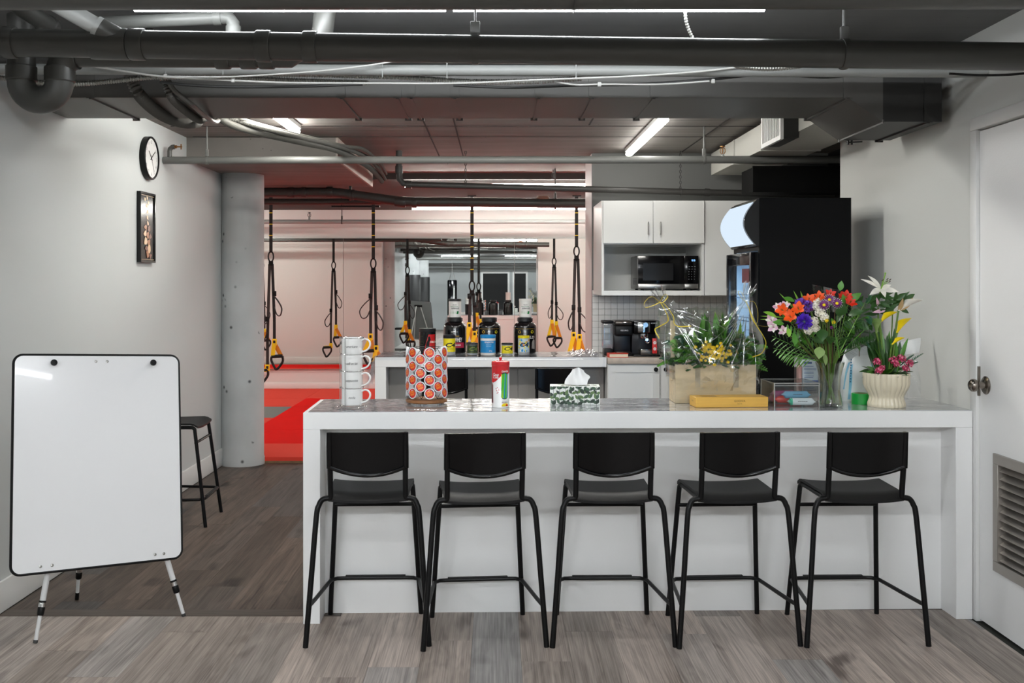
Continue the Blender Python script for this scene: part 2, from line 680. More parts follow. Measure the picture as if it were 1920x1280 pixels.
mat('mirror_edge', 'b9bcbb', 0.3, 0.6)
mat('tube_housing', 'd6d6d3', 0.4)
lamp_mat('tube_lobby', (0.93, 0.97, 1.0), E_LOBBY)
lamp_mat('tube_near', (0.93, 0.97, 1.0), E_NEAR)
lamp_mat('tube_over', (0.93, 0.97, 1.0), E_OVER)
lamp_mat('tube_kitchen', (1.0, 0.98, 0.93), E_KITCHEN)
lamp_mat('tube_gym_seen', (1.0, 0.97, 0.90), E_GYM * 0.4)
lamp_mat('tube_cabinet', (1.0, 0.98, 0.93), E_KITCHEN * 0.30)
lamp_mat('tube_kitchen_fill', (1.0, 0.98, 0.93), E_KITCHEN * 1.5)
lamp_mat('tube_gym_fill', (1.0, 0.97, 0.90), E_GYM)

XL, XR = -2.26, 2.14             # the two side walls
Y_FAR = 13.9                     # the mirrored wall of the gym
Z_LOBBY, Z_KIT, Z_GYM = 2.61, 2.56, 2.50

# ================================================================ structure
floor = structure(MB().box(-5.6, 3.2, -9.6, 8.9, -0.20, -0.006).build('floor', 'underlay'))


def lay(x0, x1, y0, y1, width, length, mname, seed):
    """boards of the floor, each a piece with its own gap and tone, running away from the lens"""
    r = random.Random(seed)
    x = x0
    while x < x1 - 0.01:
        xe = min(x + width, x1)
        y = y0 - r.random() * length
        while y < y1:
            a, e = max(y, y0), min(y + length, y1)
            if e - a > 0.02:
                dz = -0.0004 * r.random()
                b = MB().box(x + 0.0004, xe - 0.0004, a + 0.0004, e - 0.0004, -0.006, dz)
                b.build('plank', mname, floor, world=True)
            y += length
        x = xe


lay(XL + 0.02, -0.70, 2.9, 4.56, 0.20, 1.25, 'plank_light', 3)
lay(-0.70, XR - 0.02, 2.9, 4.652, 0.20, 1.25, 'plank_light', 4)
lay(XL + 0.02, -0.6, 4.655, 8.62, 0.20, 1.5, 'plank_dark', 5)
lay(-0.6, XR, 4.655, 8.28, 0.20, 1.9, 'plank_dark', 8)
MB().box(XL + 0.02, -0.702, 4.562, 4.652, -0.006, 0.001).build('threshold_strip', mat('plank_trim', '4d433b', 0.45, noise=(6, 0.25, (1, 12, 1))), floor, world=True)
MB().box(-5.5, 3.1, -9.5, 2.9, -0.006, -0.0005).build('floor_surface', 'plank_light', floor, world=True)

structure(MB().box(XL - 0.12, XL, 2.6, 8.62, 0, Z_LOBBY).build('wall_left', 'wall_left_dimmed'))
MB().box(XL, XL + 0.014, 2.62, 8.5, 0, 0.142, bevel=0.003).build('baseboard_left', 'trim_white')['kind'] = 'structure'
structure(MB().box(-5.6, XL - 0.12, 2.6, 2.72, 0, Z_LOBBY).build('wall_return', 'wall_grey'))
structure(MB().box(-5.72, -5.6, -9.6, 2.72, 0, Z_LOBBY).build('wall_side', 'wall_grey'))
# the wall on the right, with the opening of its door
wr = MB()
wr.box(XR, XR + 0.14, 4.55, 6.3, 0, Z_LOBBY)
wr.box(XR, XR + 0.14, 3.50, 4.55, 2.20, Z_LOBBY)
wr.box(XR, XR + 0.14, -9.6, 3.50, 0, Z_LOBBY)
structure(wr.build('wall_right', 'wall_right_brightened'))
structure(MB().box(XR + 0.14, 3.2, 6.2, 6.3, 0, Z_LOBBY).build('wall_recess', 'wall_white'))
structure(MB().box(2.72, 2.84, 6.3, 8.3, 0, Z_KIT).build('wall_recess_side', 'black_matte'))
structure(MB().box(-5.6, XR + 0.14, -9.72, -9.6, 0, Z_LOBBY).build('wall_back', 'wall_grey'))
# block between kitchen and gym
wk = structure(MB().box(0.785, 3.2, 8.32, 8.90, 0, Z_KIT).box(0.785, 3.2, 8.30, 8.32, 0, Z_KIT, 1).build('wall_kitchen', ['wall_white', 'kitchen_grey']))
gw = MB().box(-5.6, -2.13, 8.62, 8.90, 0, Z_GYM)
structure(gw.build('wall_gym_near', 'wall_white'))
structure(MB().box(-5.7, 3.3, Y_FAR, Y_FAR + 0.12, 0, Z_KIT).build('wall_gym_far', 'wall_white'))
structure(MB().box(-5.72, -5.6, 8.62, Y_FAR, 0, Z_KIT).build('wall_gym_left', 'wall_white'))
structure(MB().box(3.2, 3.32, 8.30, Y_FAR, 0, Z_KIT).build('wall_gym_right', 'wall_white'))
structure(MB().box(-5.6, 3.2, Y_FAR - 0.015, Y_FAR, 0.05, 0.13, bevel=0.003).build('baseboard_gym_far', 'trim_white'))
structure(MB().box(-5.6, -2.13, 8.90, 8.915, 0.05, 0.17, bevel=0.003).build('baseboard_gym_near', 'trim_white'))
# ceilings
structure(MB().box(-5.72, XR + 0.14, -9.72, 5.25, Z_LOBBY, Z_LOBBY + 0.2).build('ceiling', 'ceiling_paint_lobby'))
ck = MB().box(-5.72, 3.3, 5.25, 9.8, Z_KIT, Z_LOBBY + 0.2)
ck = structure(ck.build('ceiling_kitchen', 'ceiling_paint'))
structure(MB().box(-5.72, 3.3, 9.8, Y_FAR + 0.1, Z_GYM, Z_LOBBY + 0.2).build('ceiling_gym', concrete_mat('ceiling_gym_paint', '423d3a', 0.3, 0.1)))
# joints left by the formwork in the kitchen ceiling
cj = MB()
for y in (5.95, 6.85, 7.35):
    cj.box(-2.2, 2.0, y, y + 0.008, Z_KIT - 0.003, Z_KIT)
for x, y0, y1 in ((-0.48, 5.5, 9.0), (-0.28, 5.5, 8.9), (0.62, 5.4, 6.8), (1.5, 6.3, 8.2)):
    cj.box(x, x + 0.01, y0, y1, Z_KIT - 0.003, Z_KIT)
cj.build('joint', mat('joint_dark', '2d2724', 0.9), ck, world=True)
cl = MB()
cl.box(-2.2, 2.1, 3.74, 3.748, Z_LOBBY - 0.003, Z_LOBBY)
cl.build('joint', 'joint_dark', bpy.data.objects['ceiling'], world=True)
# dropped slab over the column, its right end pale and chipped
ds = MB()
ds.box(XL, -1.17, 7.4, 9.5, 2.395, Z_KIT)
structure(ds.build('beam', 'ceiling_paint'))
structure(MB().box(-1.17, -1.155, 7.4, 9.5, 2.397, Z_KIT).build('trim_beam_end', concrete_mat('beam_end', 'b9aca2', 0.8)))
# round concrete column
cp = MB().lathe([(0.182, 0), (0.180, 0.05), (0.174, 0.07), (0.174, 2.395)], 48)
structure(cp.build('column', 'column_paint', origin=(0, 0, 0))).location = (-2.105, 8.42, 0)

# gym floor: interlocking mats on a plywood base
gf = structure(MB().box(-5.6, 3.2, 8.44, Y_FAR, -0.2, 0.012).build('floor_gym', 'ply'))
MB().box(-2.0, 0.785, 8.435, 8.47, 0.0, 0.018).build('platform_edge', 'ply', gf, world=True)
rows = [(8.44, 9.15), (9.15, 10.0), (10.0, 10.90), (10.90, 11.87), (11.87, 12.73), (12.73, Y_FAR)]
xs = [-5.6, -4.4, -3.4, -2.39, -1.4, -0.4, 0.6, 1.6, 2.6, 3.2]
for j, (y0, y1) in enumerate(rows):
    for i in range(len(xs) - 1):
        if y0 < 8.9 and (xs[i + 1] > 0.78 or xs[i] < -2.2) and not (-2.5 < xs[i] < 0.7):
            continue
        x0, x1 = xs[i], xs[i + 1]
        if y0 < 8.9:
            x0, x1 = max(x0, -2.12), min(x1, 0.78)
            if x1 - x0 < 0.05:
                continue
        key = 'mat_red'
        if j == 0:
            key = 'mat_salmon'
        elif i <= 2:
            key = {1: 'mat_red', 2: 'mat_salmon', 3: 'mat_grey', 4: 'mat_salmon', 5: 'mat_salmon'}[j]
        elif j == 5:
            key = 'mat_salmon'
        elif i >= 6 and j in (2, 4):
            key = 'mat_grey'
        b = MB().box(x0 + 0.001, x1 - 0.001, y0 + 0.001, y1 - 0.001, 0.012, 0.05, bevel=0.003, seg=1)
        b.build('mat_tile', key, gf, world=True)

# mosaic tiles of the splashback
bs = MB().box(0.787, 1.96, 8.292, 8.30, 0.93, 1.44).build('splashback', 'grout', wk, world=True)
tm = None
for r_ in range(10):
    for c_ in range(23):
        x, z = 0.789 + c_ * 0.0508, 0.932 + r_ * 0.0508
        if tm is None:
            tm = MB().box(0, 0.0488, 0, 0.006, 0, 0.0488, bevel=0.0015, seg=1).build('tile', 'tile_white', wk, world=False)
            tm.location = Vector((x, 8.287, z)) - wk.location
        else:
            shared('tile', tm.data, wk, Vector((x, 8.287 + RNG.uniform(0, 0.001), z)) - wk.location)

# ---------------------------------------------------------------- the door on the right, its casing and louvre
dr = thing('door_1', 'white painted door with a steel louvre beside the bar', 'door', (XR + 0.02, 4.02, 0))
dr['kind'] = 'structure'
ld = MB()
LY0, LY1, LZ0, LZ1 = 3.72, 4.353, 0.267, 0.767
for (a, b_, c, d_) in ((3.54, 4.49, 0.012, LZ0), (3.54, 4.49, LZ1, 2.17), (3.54, LY0, LZ0, LZ1), (LY1, 4.49, LZ0, LZ1)):
    ld.box(XR + 0.004, XR + 0.045, a, b_, c, d_)
ld.build('door_leaf', mat('door_paint', 'f2f2f1', 0.4, bump=(140, 0.06)), dr, world=True)
fr = MB()
fw = 0.042
for (a, b_, c, d_) in ((LY0 - fw / 2, LY1 + 0.002, LZ0 - 0.002, LZ0 + fw), (LY0 - fw / 2, LY1 + 0.002, LZ1 - fw, LZ1 + 0.002), (LY1 - fw, LY1 + 0.002, LZ0 + fw, LZ1 - fw), (LY0 - fw / 2, LY0 + fw / 2, LZ0 + fw, LZ1 - fw)):
    fr.box(XR - 0.006, XR + 0.05, a, b_, c, d_, bevel=0.002, seg=1)
lf = fr.build('louvre_frame', mat('alu', 'a8a29b', 0.38, 0.75), dr, world=True)
nsl = 12
for i in range(nsl):
    z = LZ0 + fw + (i + 0.55) * (LZ1 - LZ0 - 2 * fw) / nsl
    s = MB().prism([(XR + 0.002, z - 0.012), (XR + 0.006, z - 0.014), (XR + 0.040, z + 0.010), (XR + 0.038, z + 0.014)], LY0 + fw / 2, LY1 - fw, 'y')
    s.build('slat', 'alu', lf, world=True)
kn = MB()
KM = Matrix.Translation((XR + 0.003, 4.43, 1.052)) @ Matrix.Rotation(-PI / 2, 4, 'Y')
kn.lathe([(0.001, 0.000), (0.040, 0.0), (0.040, 0.004), (0.034, 0.009), (0.016, 0.012), (0.0135, 0.03), (0.0145, 0.036), (0.024, 0.042), (0.0285, 0.052), (0.027, 0.064), (0.018, 0.073), (0.001, 0.076)], 28, M=KM)
kn.build('door_knob', mat('nickel', '8d857c', 0.25, 1.0), dr, world=True)
lt = MB().box(XR - 0.006, XR + 0.01, 4.484, 4.494, 1.0, 1.13)
lt.build('latch_plate', 'nickel', dr, world=True)
cs = MB()
cs.box(XR - 0.012, XR + 0.10, 4.494, 4.552, 0, 2.178, bevel=0.003)
cs.box(XR - 0.012, XR + 0.10, 3.48, 4.552, 2.179, 2.235, bevel=0.003)
cs.box(XR - 0.012, XR + 0.10, 3.48, 3.535, 0, 2.178, bevel=0.003)
structure(cs.build('trim_1', 'trim_white'))
structure(MB().box(XR + 0.12, XR + 0.14, 3.5, 4.55, 0, 2.2).build('trim_door_back', 'black_matte'))

# ---------------------------------------------------------------- mirrors on the far wall of the gym
TILT = -0.0050
for i, (x0, x1, lab) in enumerate(((-4.6, -2.095, 'large wall mirror panel of the gym, the one beside the concrete column'), (-2.09, 0.250, 'large wall mirror panel of the gym behind the supplement tubs, the middle one'), (0.255, 2.9, 'large wall mirror panel of the gym, the one ending behind the kitchen cabinets'))):
    t = thing('wall_mirror', lab, 'mirror', ((x0 + x1) / 2, Y_FAR - 0.02, 0.32), 0, 'gym wall mirrors')
    w = (x1 - x0) / 2
    g = MB().box(-w, w, -0.004, 0.004, 0, 1.785)
    o = g.build('mirror_pane', 'mirror_glass', t)
    o.rotation_euler = (TILT, 0, 0)
    MB().box(-w, w, -0.006, 0.018, -0.012, -0.001).build('mirror_rail', 'steel', t)
    MB().box(-w, w, -0.006, 0.018, 1.787, 1.795).build('mirror_rail', 'mirror_edge', t)

# ================================================================ lamps: fluorescent battens on the ceilings
def batten(name, label, a, b, z, emat, group, w=0.055):
    a, b = Vector(a), Vector(b)
    c = (a + b) / 2
    t = thing(name, label, 'light', (c.x, c.y, z - 0.062), 0, group)
    along_x = abs(b.x - a.x) > abs(b.y - a.y)
    L = (b - a).length / 2
    h = MB()
    e = MB()
    if along_x:
        h.box(-L, L, -w * 0.6, w * 0.6, 0.032, 0.062, bevel=0.004)
        e.tube([(-L + 0.005, 0, 0.016), (L - 0.005, 0, 0.016)], w / 2, 12, flat=(0.65, 1))
    else:
        h.box(-w * 0.6, w * 0.6, -L, L, 0.032, 0.062, bevel=0.004)
        e.tube([(0, -L + 0.005, 0.016), (0, L - 0.005, 0.016)], w / 2, 12, flat=(1, 0.65) if False else (0.65, 1))
    h.build('housing', 'tube_housing', t)
    e.build('tube', emat, t)
    return t


batten('ceiling_light', 'white fluorescent batten across the lobby ceiling behind the front pipe', (-0.17, 3.91, 0), (1.04, 3.91, 0), Z_LOBBY, 'tube_over', 'lobby ceiling lights')
batten('ceiling_light', 'white fluorescent batten hidden above the thick pipe, over the whiteboard', (-1.40, 3.91, 0), (-0.19, 3.91, 0), Z_LOBBY, 'tube_over', 'lobby ceiling lights')
LOB = [(-1.3, 1.2, 'nearest the column pads'), (0.9, 1.2, 'nearest the louvred door'), (-1.5, -1.6, 'second row, column side'), (0.9, -1.6, 'second row, door side'), (-1.2, -5.5, 'third row, column side'), (0.9, -5.5, 'third row, door side'), (-4.2, -1.6, 'in the wide bay, second row'), (-4.2, -6, 'in the wide bay, third row')]
for x, y, w_ in LOB:
    batten('ceiling_light', 'fluorescent batten of the lobby behind the lens, ' + w_, (x - 0.6, y, 0), (x + 0.6, y, 0), Z_LOBBY, 'tube_near' if y > 0 else 'tube_lobby', 'lobby ceiling lights in the mirror')
batten('ceiling_light', 'lit batten light on the kitchen ceiling above the microwave', (1.05, 6.3, 0), (1.05, 8.0, 0), Z_KIT, 'tube_cabinet', 'kitchen ceiling lights')
batten('ceiling_light', 'lit batten light on the ceiling beside the bundle of grey conduits', (-1.34, 5.42, 0), (-1.34, 6.8, 0), Z_KIT, 'tube_kitchen', 'kitchen ceiling lights')
batten('ceiling_light', 'added kitchen fill light, unseen behind the long flat duct', (-0.5, 5.62, 0), (0.9, 5.62, 0), Z_KIT, 'tube_kitchen_fill', 'kitchen ceiling lights')  # added fill tube out of view, brightens the cabinet fronts
batten('ceiling_light', 'long lit tube on the gym ceiling behind the bent dark pipe', (-1.08, 13.0, 0), (1.3, 13.0, 0), Z_GYM, 'tube_gym_seen', 'gym ceiling lights')
batten('ceiling_light', 'nearer lit tube of the gym above the sloping thin pipe', (-0.9, 9.95, 0), (1.25, 9.95, 0), Z_GYM, 'tube_gym_seen', 'gym ceiling lights')
for x, y, w_ in ((2.3, 10.6, 'nearer one beyond the kitchen wall'), (2.3, 12.4, 'farther one beyond the kitchen wall'), (-4.3, 10.6, 'nearer one beyond the column'), (-4.3, 12.6, 'farther one beyond the column')):  # unseen tubes added to brighten the gym
    batten('ceiling_light', 'added gym fill light out of direct sight, ' + w_, (x - 0.6, y, 0), (x + 0.6, y, 0), Z_GYM, 'tube_gym_fill', 'gym ceiling lights')
# ================================================================ overhead services
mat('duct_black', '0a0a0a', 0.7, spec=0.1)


def pipe_thing(name, label, cat, pts, r, m='pipe_grey', collars=(), cr=1.14, cl=0.045, group=None, n=20):
    """a straight or bent pipe; collars = [(centre, direction, half length)] become its couplings"""
    pts = [Vector(p) for p in pts]
    c = sum(pts, Vector()) / len(pts)
    t = thing(name, label, cat, c, 0, group)
    MB().tube(pts, r, n, caps=True).build('pipe_run', m, t, world=True)
    for (p, d, h) in collars:
        p, d = Vector(p), Vector(d).normalized()
        k = MB()
        k.tube([p - d * h, p - d * (h - 0.004), p + d * (h - 0.004), p + d * h], [r * cr * 0.97, r * cr, r * cr, r * cr * 0.97], n)
        k.build('coupling', m, t, world=True)
    return t


def clevis(name, label, p, r, ztop, m='pipe_grey', group='pipe hangers', rod=0.006, w=0.014):
    """strap loop round a pipe at p with a threaded rod up to the slab"""
    p = Vector(p)
    t = thing(name, label, 'hanger', p, 0, group)
    lp = MB()
    pts = [(0, (r + 0.003) * math.cos(a), (r + 0.003) * math.sin(a)) for a in [PI / 2 + 2 * PI * i / 24 for i in range(24)]]
    lp.tube(pts, 0.003, 6, closed=True, flat=(1, w / 0.006))
    lp.build('strap', m, t)
    MB().box(-w * 0.6, w * 0.6, -0.010, 0.010, r + 0.002, r + 0.05, bevel=0.003).build('bracket', m, t)
    MB().tube([(0, 0, r + 0.05), (0, 0, ztop - p.z)], rod, 8).build('rod', m, t)
    return t


# --- the nearest pipe along the top edge
fp0, fp1 = Vector((-3.4, 3.05, 2.380)), Vector((XR - 0.005, 3.05, 2.385))
pipe_thing('drain_pipe', 'dark grey pipe nearest to the lens, running along the very top', 'pipe', [fp0, fp1], 0.060, collars=[])
hb = thing('pipe_strap', 'perforated strap around the topmost pipe', 'hanger', (0.235, 3.05, 2.383))
MB().tube([(0, 0.0625 * math.cos(a), 0.0625 * math.sin(a)) for a in [2 * PI * i / 24 for i in range(24)]], 0.002, 6, closed=True, flat=(1, 4.5)).build('strap', 'pipe_grey', hb)
MB().tube([(0, 0, 0.06), (0, 0, Z_LOBBY - 2.383)], 0.005, 8).build('rod', 'pipe_grey', hb)

# --- the thick drain with its couplings and the wye
d2 = 3.75
A, B = P(-420, 74, d2), P(2010, 107.5, d2)
B.x = XR - 0.003
ax = (B - A).normalized()


def on(px):
    t = (px + 420) / (2010 + 420)
    return P(px, 74 + (107.5 - 74) * t, d2)


main = pipe_thing('drain_pipe', 'thick dark grey drain pipe with couplings crossing the whole lobby ceiling', 'pipe', [A, B], 0.0515,
                  collars=[(on(19), ax, 0.024), (on(258), ax, 0.028), (on(495), ax, 0.027), (on(582), ax, 0.025)])
k = MB()
k.tube([on(172), on(176), on(238), on(242)], [0.0565, 0.0585, 0.0585, 0.0565], 20)
k.build('wye_fitting', 'pipe_grey', main, world=True)
br = MB()
w0, w1 = on(236), P(150, 28, 3.62)
w1 = on(236) + Vector((-0.085, -0.03, 0.052))
br.tube([on(240), w1], 0.041, 18)
br.build('wye_branch', 'pipe_grey', main, world=True)
w2 = w1 + (w1 - on(240)).normalized() * 0.28
pipe_thing('branch_pipe', 'lighter grey branch pipe slanting into the wye of the thick drain', 'pipe', [w1 - (w1 - on(240)).normalized() * 0.03, w2, w2 + Vector((-0.3, -0.05, 0.05))], 0.033, 'pipe_branch', collars=[(w1, w1 - on(240), 0.018)], cr=1.2)
clevis('pipe_hanger', 'flat strap hanger on the thick drain pipe near the middle of the lobby', on(891), 0.0515, Z_LOBBY, w=0.030, rod=0.004)
clevis('pipe_hanger', 'clevis hanger on the thick drain pipe in front of the duct elbow', on(1583), 0.0515, Z_LOBBY, w=0.026, rod=0.007)
clevis('pipe_hanger', 'clevis hanger on the thick drain pipe above the whiteboard', on(-160), 0.0515, Z_LOBBY)

# --- P-trap and the second drain behind
dT = 4.03
S = dT / 1900
ra = 0.054
tc = P(76, 152, dT)
R = 36 * S
U = [tc + Vector((-R, 0, 0.26))] + [tc + Vector((-R, 0, 0.05))] + [tc + Vector((R * math.cos(a), 0, R * math.sin(a))) for a in [PI + PI * i / 16 for i in range(17)]]
U += [tc + Vector((R, 0, 0.03))]
el = tc + Vector((R + 0.07, 0, 0.03))
U += [el + Vector((0.07 * math.cos(a), 0, 0.07 * math.sin(a))) for a in [PI - PI / 2 * i / 8 for i in range(1, 9)]]
zrun = el.z + 0.07
tr = thing('drain_trap', 'big grey U-shaped drain trap hanging over the whiteboard', 'pipe', tc)
MB().tube(U, ra, 22).build('trap_bend', 'pipe_grey', tr, world=True)
for s in (-1, 1):
    k = MB()
    z0 = tc.z + (0.0 if s < 0 else -0.005)
    k.tube([(tc.x + s * R, dT, z0), (tc.x + s * R, dT, z0 + 0.004), (tc.x + s * R, dT, z0 + 0.056), (tc.x + s * R, dT, z0 + 0.06)], [ra * 1.03, ra * 1.09, ra * 1.09, ra * 1.03], 22)
    k.build('coupling', 'pipe_grey', tr, world=True)
e0 = U[-1]
runL = Vector((e0.x + 0.005, dT, zrun))
runR = Vector((P(545, 100, dT).x, dT, zrun - 0.002))
r2 = 0.045
pipe_thing('drain_pipe', 'grey pipe leading from the U-shaped trap, half hidden behind the thick drain', 'pipe', [runL, runR, runR + Vector((0.12, 0.03, 0.09)), runR + Vector((0.14, 0.04, 0.30))], r2,
           collars=[(Vector((P(x, 0, dT).x, dT, zrun)), (1, 0, 0), h) for x, h in ((418, 0.027), (466, 0.03), (500, 0.028))], cr=1.18)

# --- light pipes between drain and duct
zz = 1.5 + 401 / 1900 * 4.42
pipe_thing('water_pipe', 'pale grey pipe just above the corrugated conduits', 'pipe', [(-2.255, 4.42, zz), (XR - 0.003, 4.42, zz - 0.015)], 0.024, 'pipe_light', n=14)
zz = 2.47
pipe_thing('water_pipe', 'dark pipe in the shade behind the thick drain', 'pipe', [(-2.255, 4.58, zz + 0.04), (XR - 0.003, 4.58, zz + 0.03)], 0.02, 'pipe_dark', n=14)
# elbowed vent at the upper left
va = [P(175, 44, 4.1), P(300, 39, 4.1), P(420, 33, 4.1)]
vb = [P(431, 35, 4.1), P(437, 43, 4.1), P(437.5, 60, 4.1), P(437.5, 72, 4.1)]
pipe_thing('vent_pipe', 'light grey pipe with an elbow turning down behind the thick drain', 'pipe', va + vb, 0.026, 'pipe_mid', collars=[(P(408, 33.6, 4.1), (1, 0, 0.05), 0.016), (P(437.5, 58, 4.1), (0, 0, 1), 0.02)], cr=1.16)
pipe_thing('vent_pipe', 'grey pipe slanting up at the corner above the drain trap', 'pipe', [P(98, 52, 3.95), P(40, 14, 3.7), P(0, -14, 3.55)], 0.034, 'pipe_grey', collars=[(P(94, 50, 3.93), (1, 0.6, -0.6), 0.02)], cr=1.18)
pipe_thing('vent_pipe', 'bent pale pipe lying behind the wye of the thick drain', 'pipe', smooth_path([P(200, 52, 4.15), P(245, 50, 4.15), P(275, 58, 4.15), P(290, 75, 4.15)], 6), 0.022, 'pipe_mid')

# --- corrugated conduits and cables in front of the duct
def conduit(label, pts, r, m='conduit', pitch=0.011, cat='conduit'):
    sp = smooth_path(pts, 10)
    q, rs = ribbed(sp, r, pitch)
    o = MB().tube(q, rs, 8, smooth=False).build('flexible_conduit', m)
    return tag(o, label, cat)


dc = 4.5
conduit('corrugated metal conduit running from the drain trap along the duct', [P(-60, 140, dc), P(0, 146, dc), P(80, 155, dc), P(150, 157, dc), P(230, 150, dc), P(300, 144, dc), P(420, 145, dc), P(560, 151, dc), P(690, 155, dc)], 0.0125)
conduit('shiny corrugated conduit sagging below the pale pipe', [P(300, 146, dc - 0.03), P(380, 139, dc - 0.03), P(520, 139, dc - 0.03), P(640, 141, dc - 0.03), P(760, 145, dc - 0.03), P(880, 153, dc - 0.03), P(1000, 152, dc - 0.03), P(1090, 147, dc - 0.03)], 0.0135)
conduit('short corrugated loop hanging under the thick drain beside the duct elbow', [P(1364, 106, 3.795), P(1376, 121, 3.88), P(1395, 127, 3.93), P(1440, 130, 3.94), P(1490, 126, 3.93), P(1506, 121, 3.88), P(1516, 108, 3.795)], 0.0085)
conduit('pale corrugated whip rising to the lobby ceiling light', [P(1300, 74, 3.98), P(1290, 52, 3.96), P(1285, 30, 3.94), P(1286, 6, 3.94)], 0.0075)


def cable(label, pts, r, m, n=6):
    o = MB().tube(smooth_path(pts, 8), r, n).build('cable', m)
    return tag(o, label, 'cable')


cable('white cable drooping from the drain trap and running along the duct', [P(150, 120, 4.38), P(230, 133, 4.38), P(310, 144, 4.38), P(420, 150, 4.38), P(540, 155, 4.38), P(700, 156, 4.38), P(860, 156, 4.38), P(1000, 150, 4.38), P(1180, 143, 4.38), P(1300, 135, 4.38), P(1400, 124, 4.38)], 0.0042, 'cable_white')
cable('thin white cable crossing up towards the thick drain', [P(300, 143, 4.36), P(420, 144, 4.36), P(520, 139, 4.36), P(620, 131, 4.36), P(720, 118, 4.36), P(760, 108, 4.36)], 0.0035, 'cable_white')
cable('white cable with a taped joint beside the duct hanger', [P(1040, 153, 4.4), P(1080, 159, 4.4), P(1130, 158, 4.4), P(1240, 158, 4.4), P(1330, 152, 4.4)], 0.004, 'cable_white')
cable('black cable sagging along the dark end of the duct', [P(850, 160, 4.44), P(960, 164, 4.44), P(1080, 160, 4.44), P(1200, 158, 4.44), P(1340, 148, 4.44), P(1440, 139, 4.44), P(1540, 145, 4.44), P(1600, 141, 4.44)], 0.006, 'cable_black')
cable('black cable sagging in front of the left end of the duct', [P(300, 154, 4.46), P(360, 160, 4.46), P(440, 163, 4.46), P(560, 162, 4.46), P(680, 158, 4.46)], 0.006, 'cable_black')
cable('loose black cable under the thick drain at the side wall', [P(1780, 138, 4.0), P(1830, 141, 4.0), P(1890, 140, 4.0), P(1935, 136, 4.0)], 0.005, 'cable_black')
for px, y0, y1 in ((310, 122, 144), (418, 122, 140), (717, 118, 145), (838, 116, 147), (1080, 120, 150)):
    a, b = P(px, y0, 4.40), P(px, y1, 4.40)
    tag(MB().tube([b, a], 0.003, 6).build('wire_tie', 'pipe_light'), {310: 'thin wire tie holding the conduits beside the drain trap', 418: 'thin wire tie over the corrugated conduit, second from the trap', 717: 'thin wire tie where a cable meets the thick drain', 838: 'thin wire tie near the strap hanger', 1080: 'thin wire tie at the end of the corrugated conduit'}[px], 'tie', 'wire ties on the conduits')
for i, (px, py, d, lab) in enumerate(((310, 143, 4.378, 'knotted white cable tie beside the drain trap'), (437, 150, 4.378, 'white cable tie end below the conduits'), (1124, 158, 4.398, 'white tape joint on the cable below the duct edge'), (1337, 152, 4.438, 'small white tag hanging from the cable near the duct elbow'))):
    c = P(px, py, d)
    tag(MB().box(c.x - 0.008, c.x + 0.008, c.y - 0.004, c.y + 0.004, c.z - 0.010, c.z + 0.010, bevel=0.003).build('cable_tie', 'cable_white'), lab, 'tie')

# --- the long flat duct with its offset elbow
Y0, Y1 = 4.74, 5.34
ZB, ZL = 2.366, 2.253
du = thing('air_duct', 'long flat grey air duct with a lowered elbow by the side wall', 'duct', (0, 5.0, ZB))
d = MB()
d.box(XL + 0.003, 1.646, Y0, Y1, ZB, Z_LOBBY - 0.05)
d.build('duct_run', 'duct_grey', du, world=True)
e = MB()
vs = [(1.646, Y0, ZB), (1.81, Y0, ZL), (1.81, Y0, Z_KIT), (1.646, Y0, Z_KIT), (1.646, Y1 + 0.02, ZB), (1.81, Y1 + 0.02, ZL), (1.81, Y1 + 0.02, Z_KIT), (1.646, Y1 + 0.02, Z_KIT)]
e.add(vs, [(0, 1, 2, 3), (4, 7, 6, 5), (0, 4, 5, 1), (1, 5, 6, 2), (0, 3, 7, 4), (3, 2, 6, 7)])
e.build('duct_transition', 'duct_grey', du, world=True)
MB().box(1.81, 2.085, Y0, Y1 + 0.02, ZL, Z_KIT - 0.01).build('duct_elbow', 'duct_dark', du, world=True)


def cleat(x, z, zt, w=0.018, name='cleat', m='duct_grey'):
    c = MB()
    c.box(x - w, x + w, Y0 - 0.006, Y0, z - 0.004, zt)
    c.box(x - w * 0.35, x + w * 0.35, Y0 - 0.006, Y1 + 0.01, z - 0.008, z)
    c.box(x - w, x + w, Y1 + 0.0, Y1 + 0.012, z - 0.012, zt)
    c.build(name, m, du, world=True)


for px in (170, 640, 745, 771, 853, 1010, 1111, 1226):
    cleat(P(px, 0, Y0).x, ZB, Z_KIT)
cleat(1.646, ZB, Z_KIT, 0.022)
cleat(1.81 - 0.0, ZL, ZL + 0.01, 0.004)
cleat(2.02, ZL, Z_KIT - 0.02, 0.02, m='duct_dark')
# cross-broken panels of the underside
for x0, x1 in ((-2.2, -1.9), (-1.86, -0.74), (-0.70, 0.44), (0.49, 1.60)):
    xm, ym = (x0 + x1) / 2, (Y0 + Y1) / 2
    q = MB()
    vs = [(x0, Y0 + 0.01, ZB - 0.0005), (x1, Y0 + 0.01, ZB - 0.0005), (x1, Y1 - 0.01, ZB - 0.0005), (x0, Y1 - 0.01, ZB - 0.0005), (xm, ym, ZB - 0.014)]
    q.add(vs, [(0, 1, 4), (1, 2, 4), (2, 3, 4), (3, 0, 4)])
    q.build('duct_panel', 'duct_grey', du, world=True)
hw = MB()
hc = P(1590, 267, Y1 + 0.02)
hw.tube([hc + Vector((-0.008, 0, 0)), hc + Vector((0.075, 0, 0.004))], 0.004, 6)
hw.tube([hc + Vector((0, 0, -0.012)), hc + Vector((0, 0, 0.03))], 0.007, 6)
hw.tube([hc + Vector((0.02, 0, -0.012)), hc + Vector((0.02, 0, 0.02))], 0.006, 6)
hw.build('hanger_bolt', 'duct_dark', du, world=True)

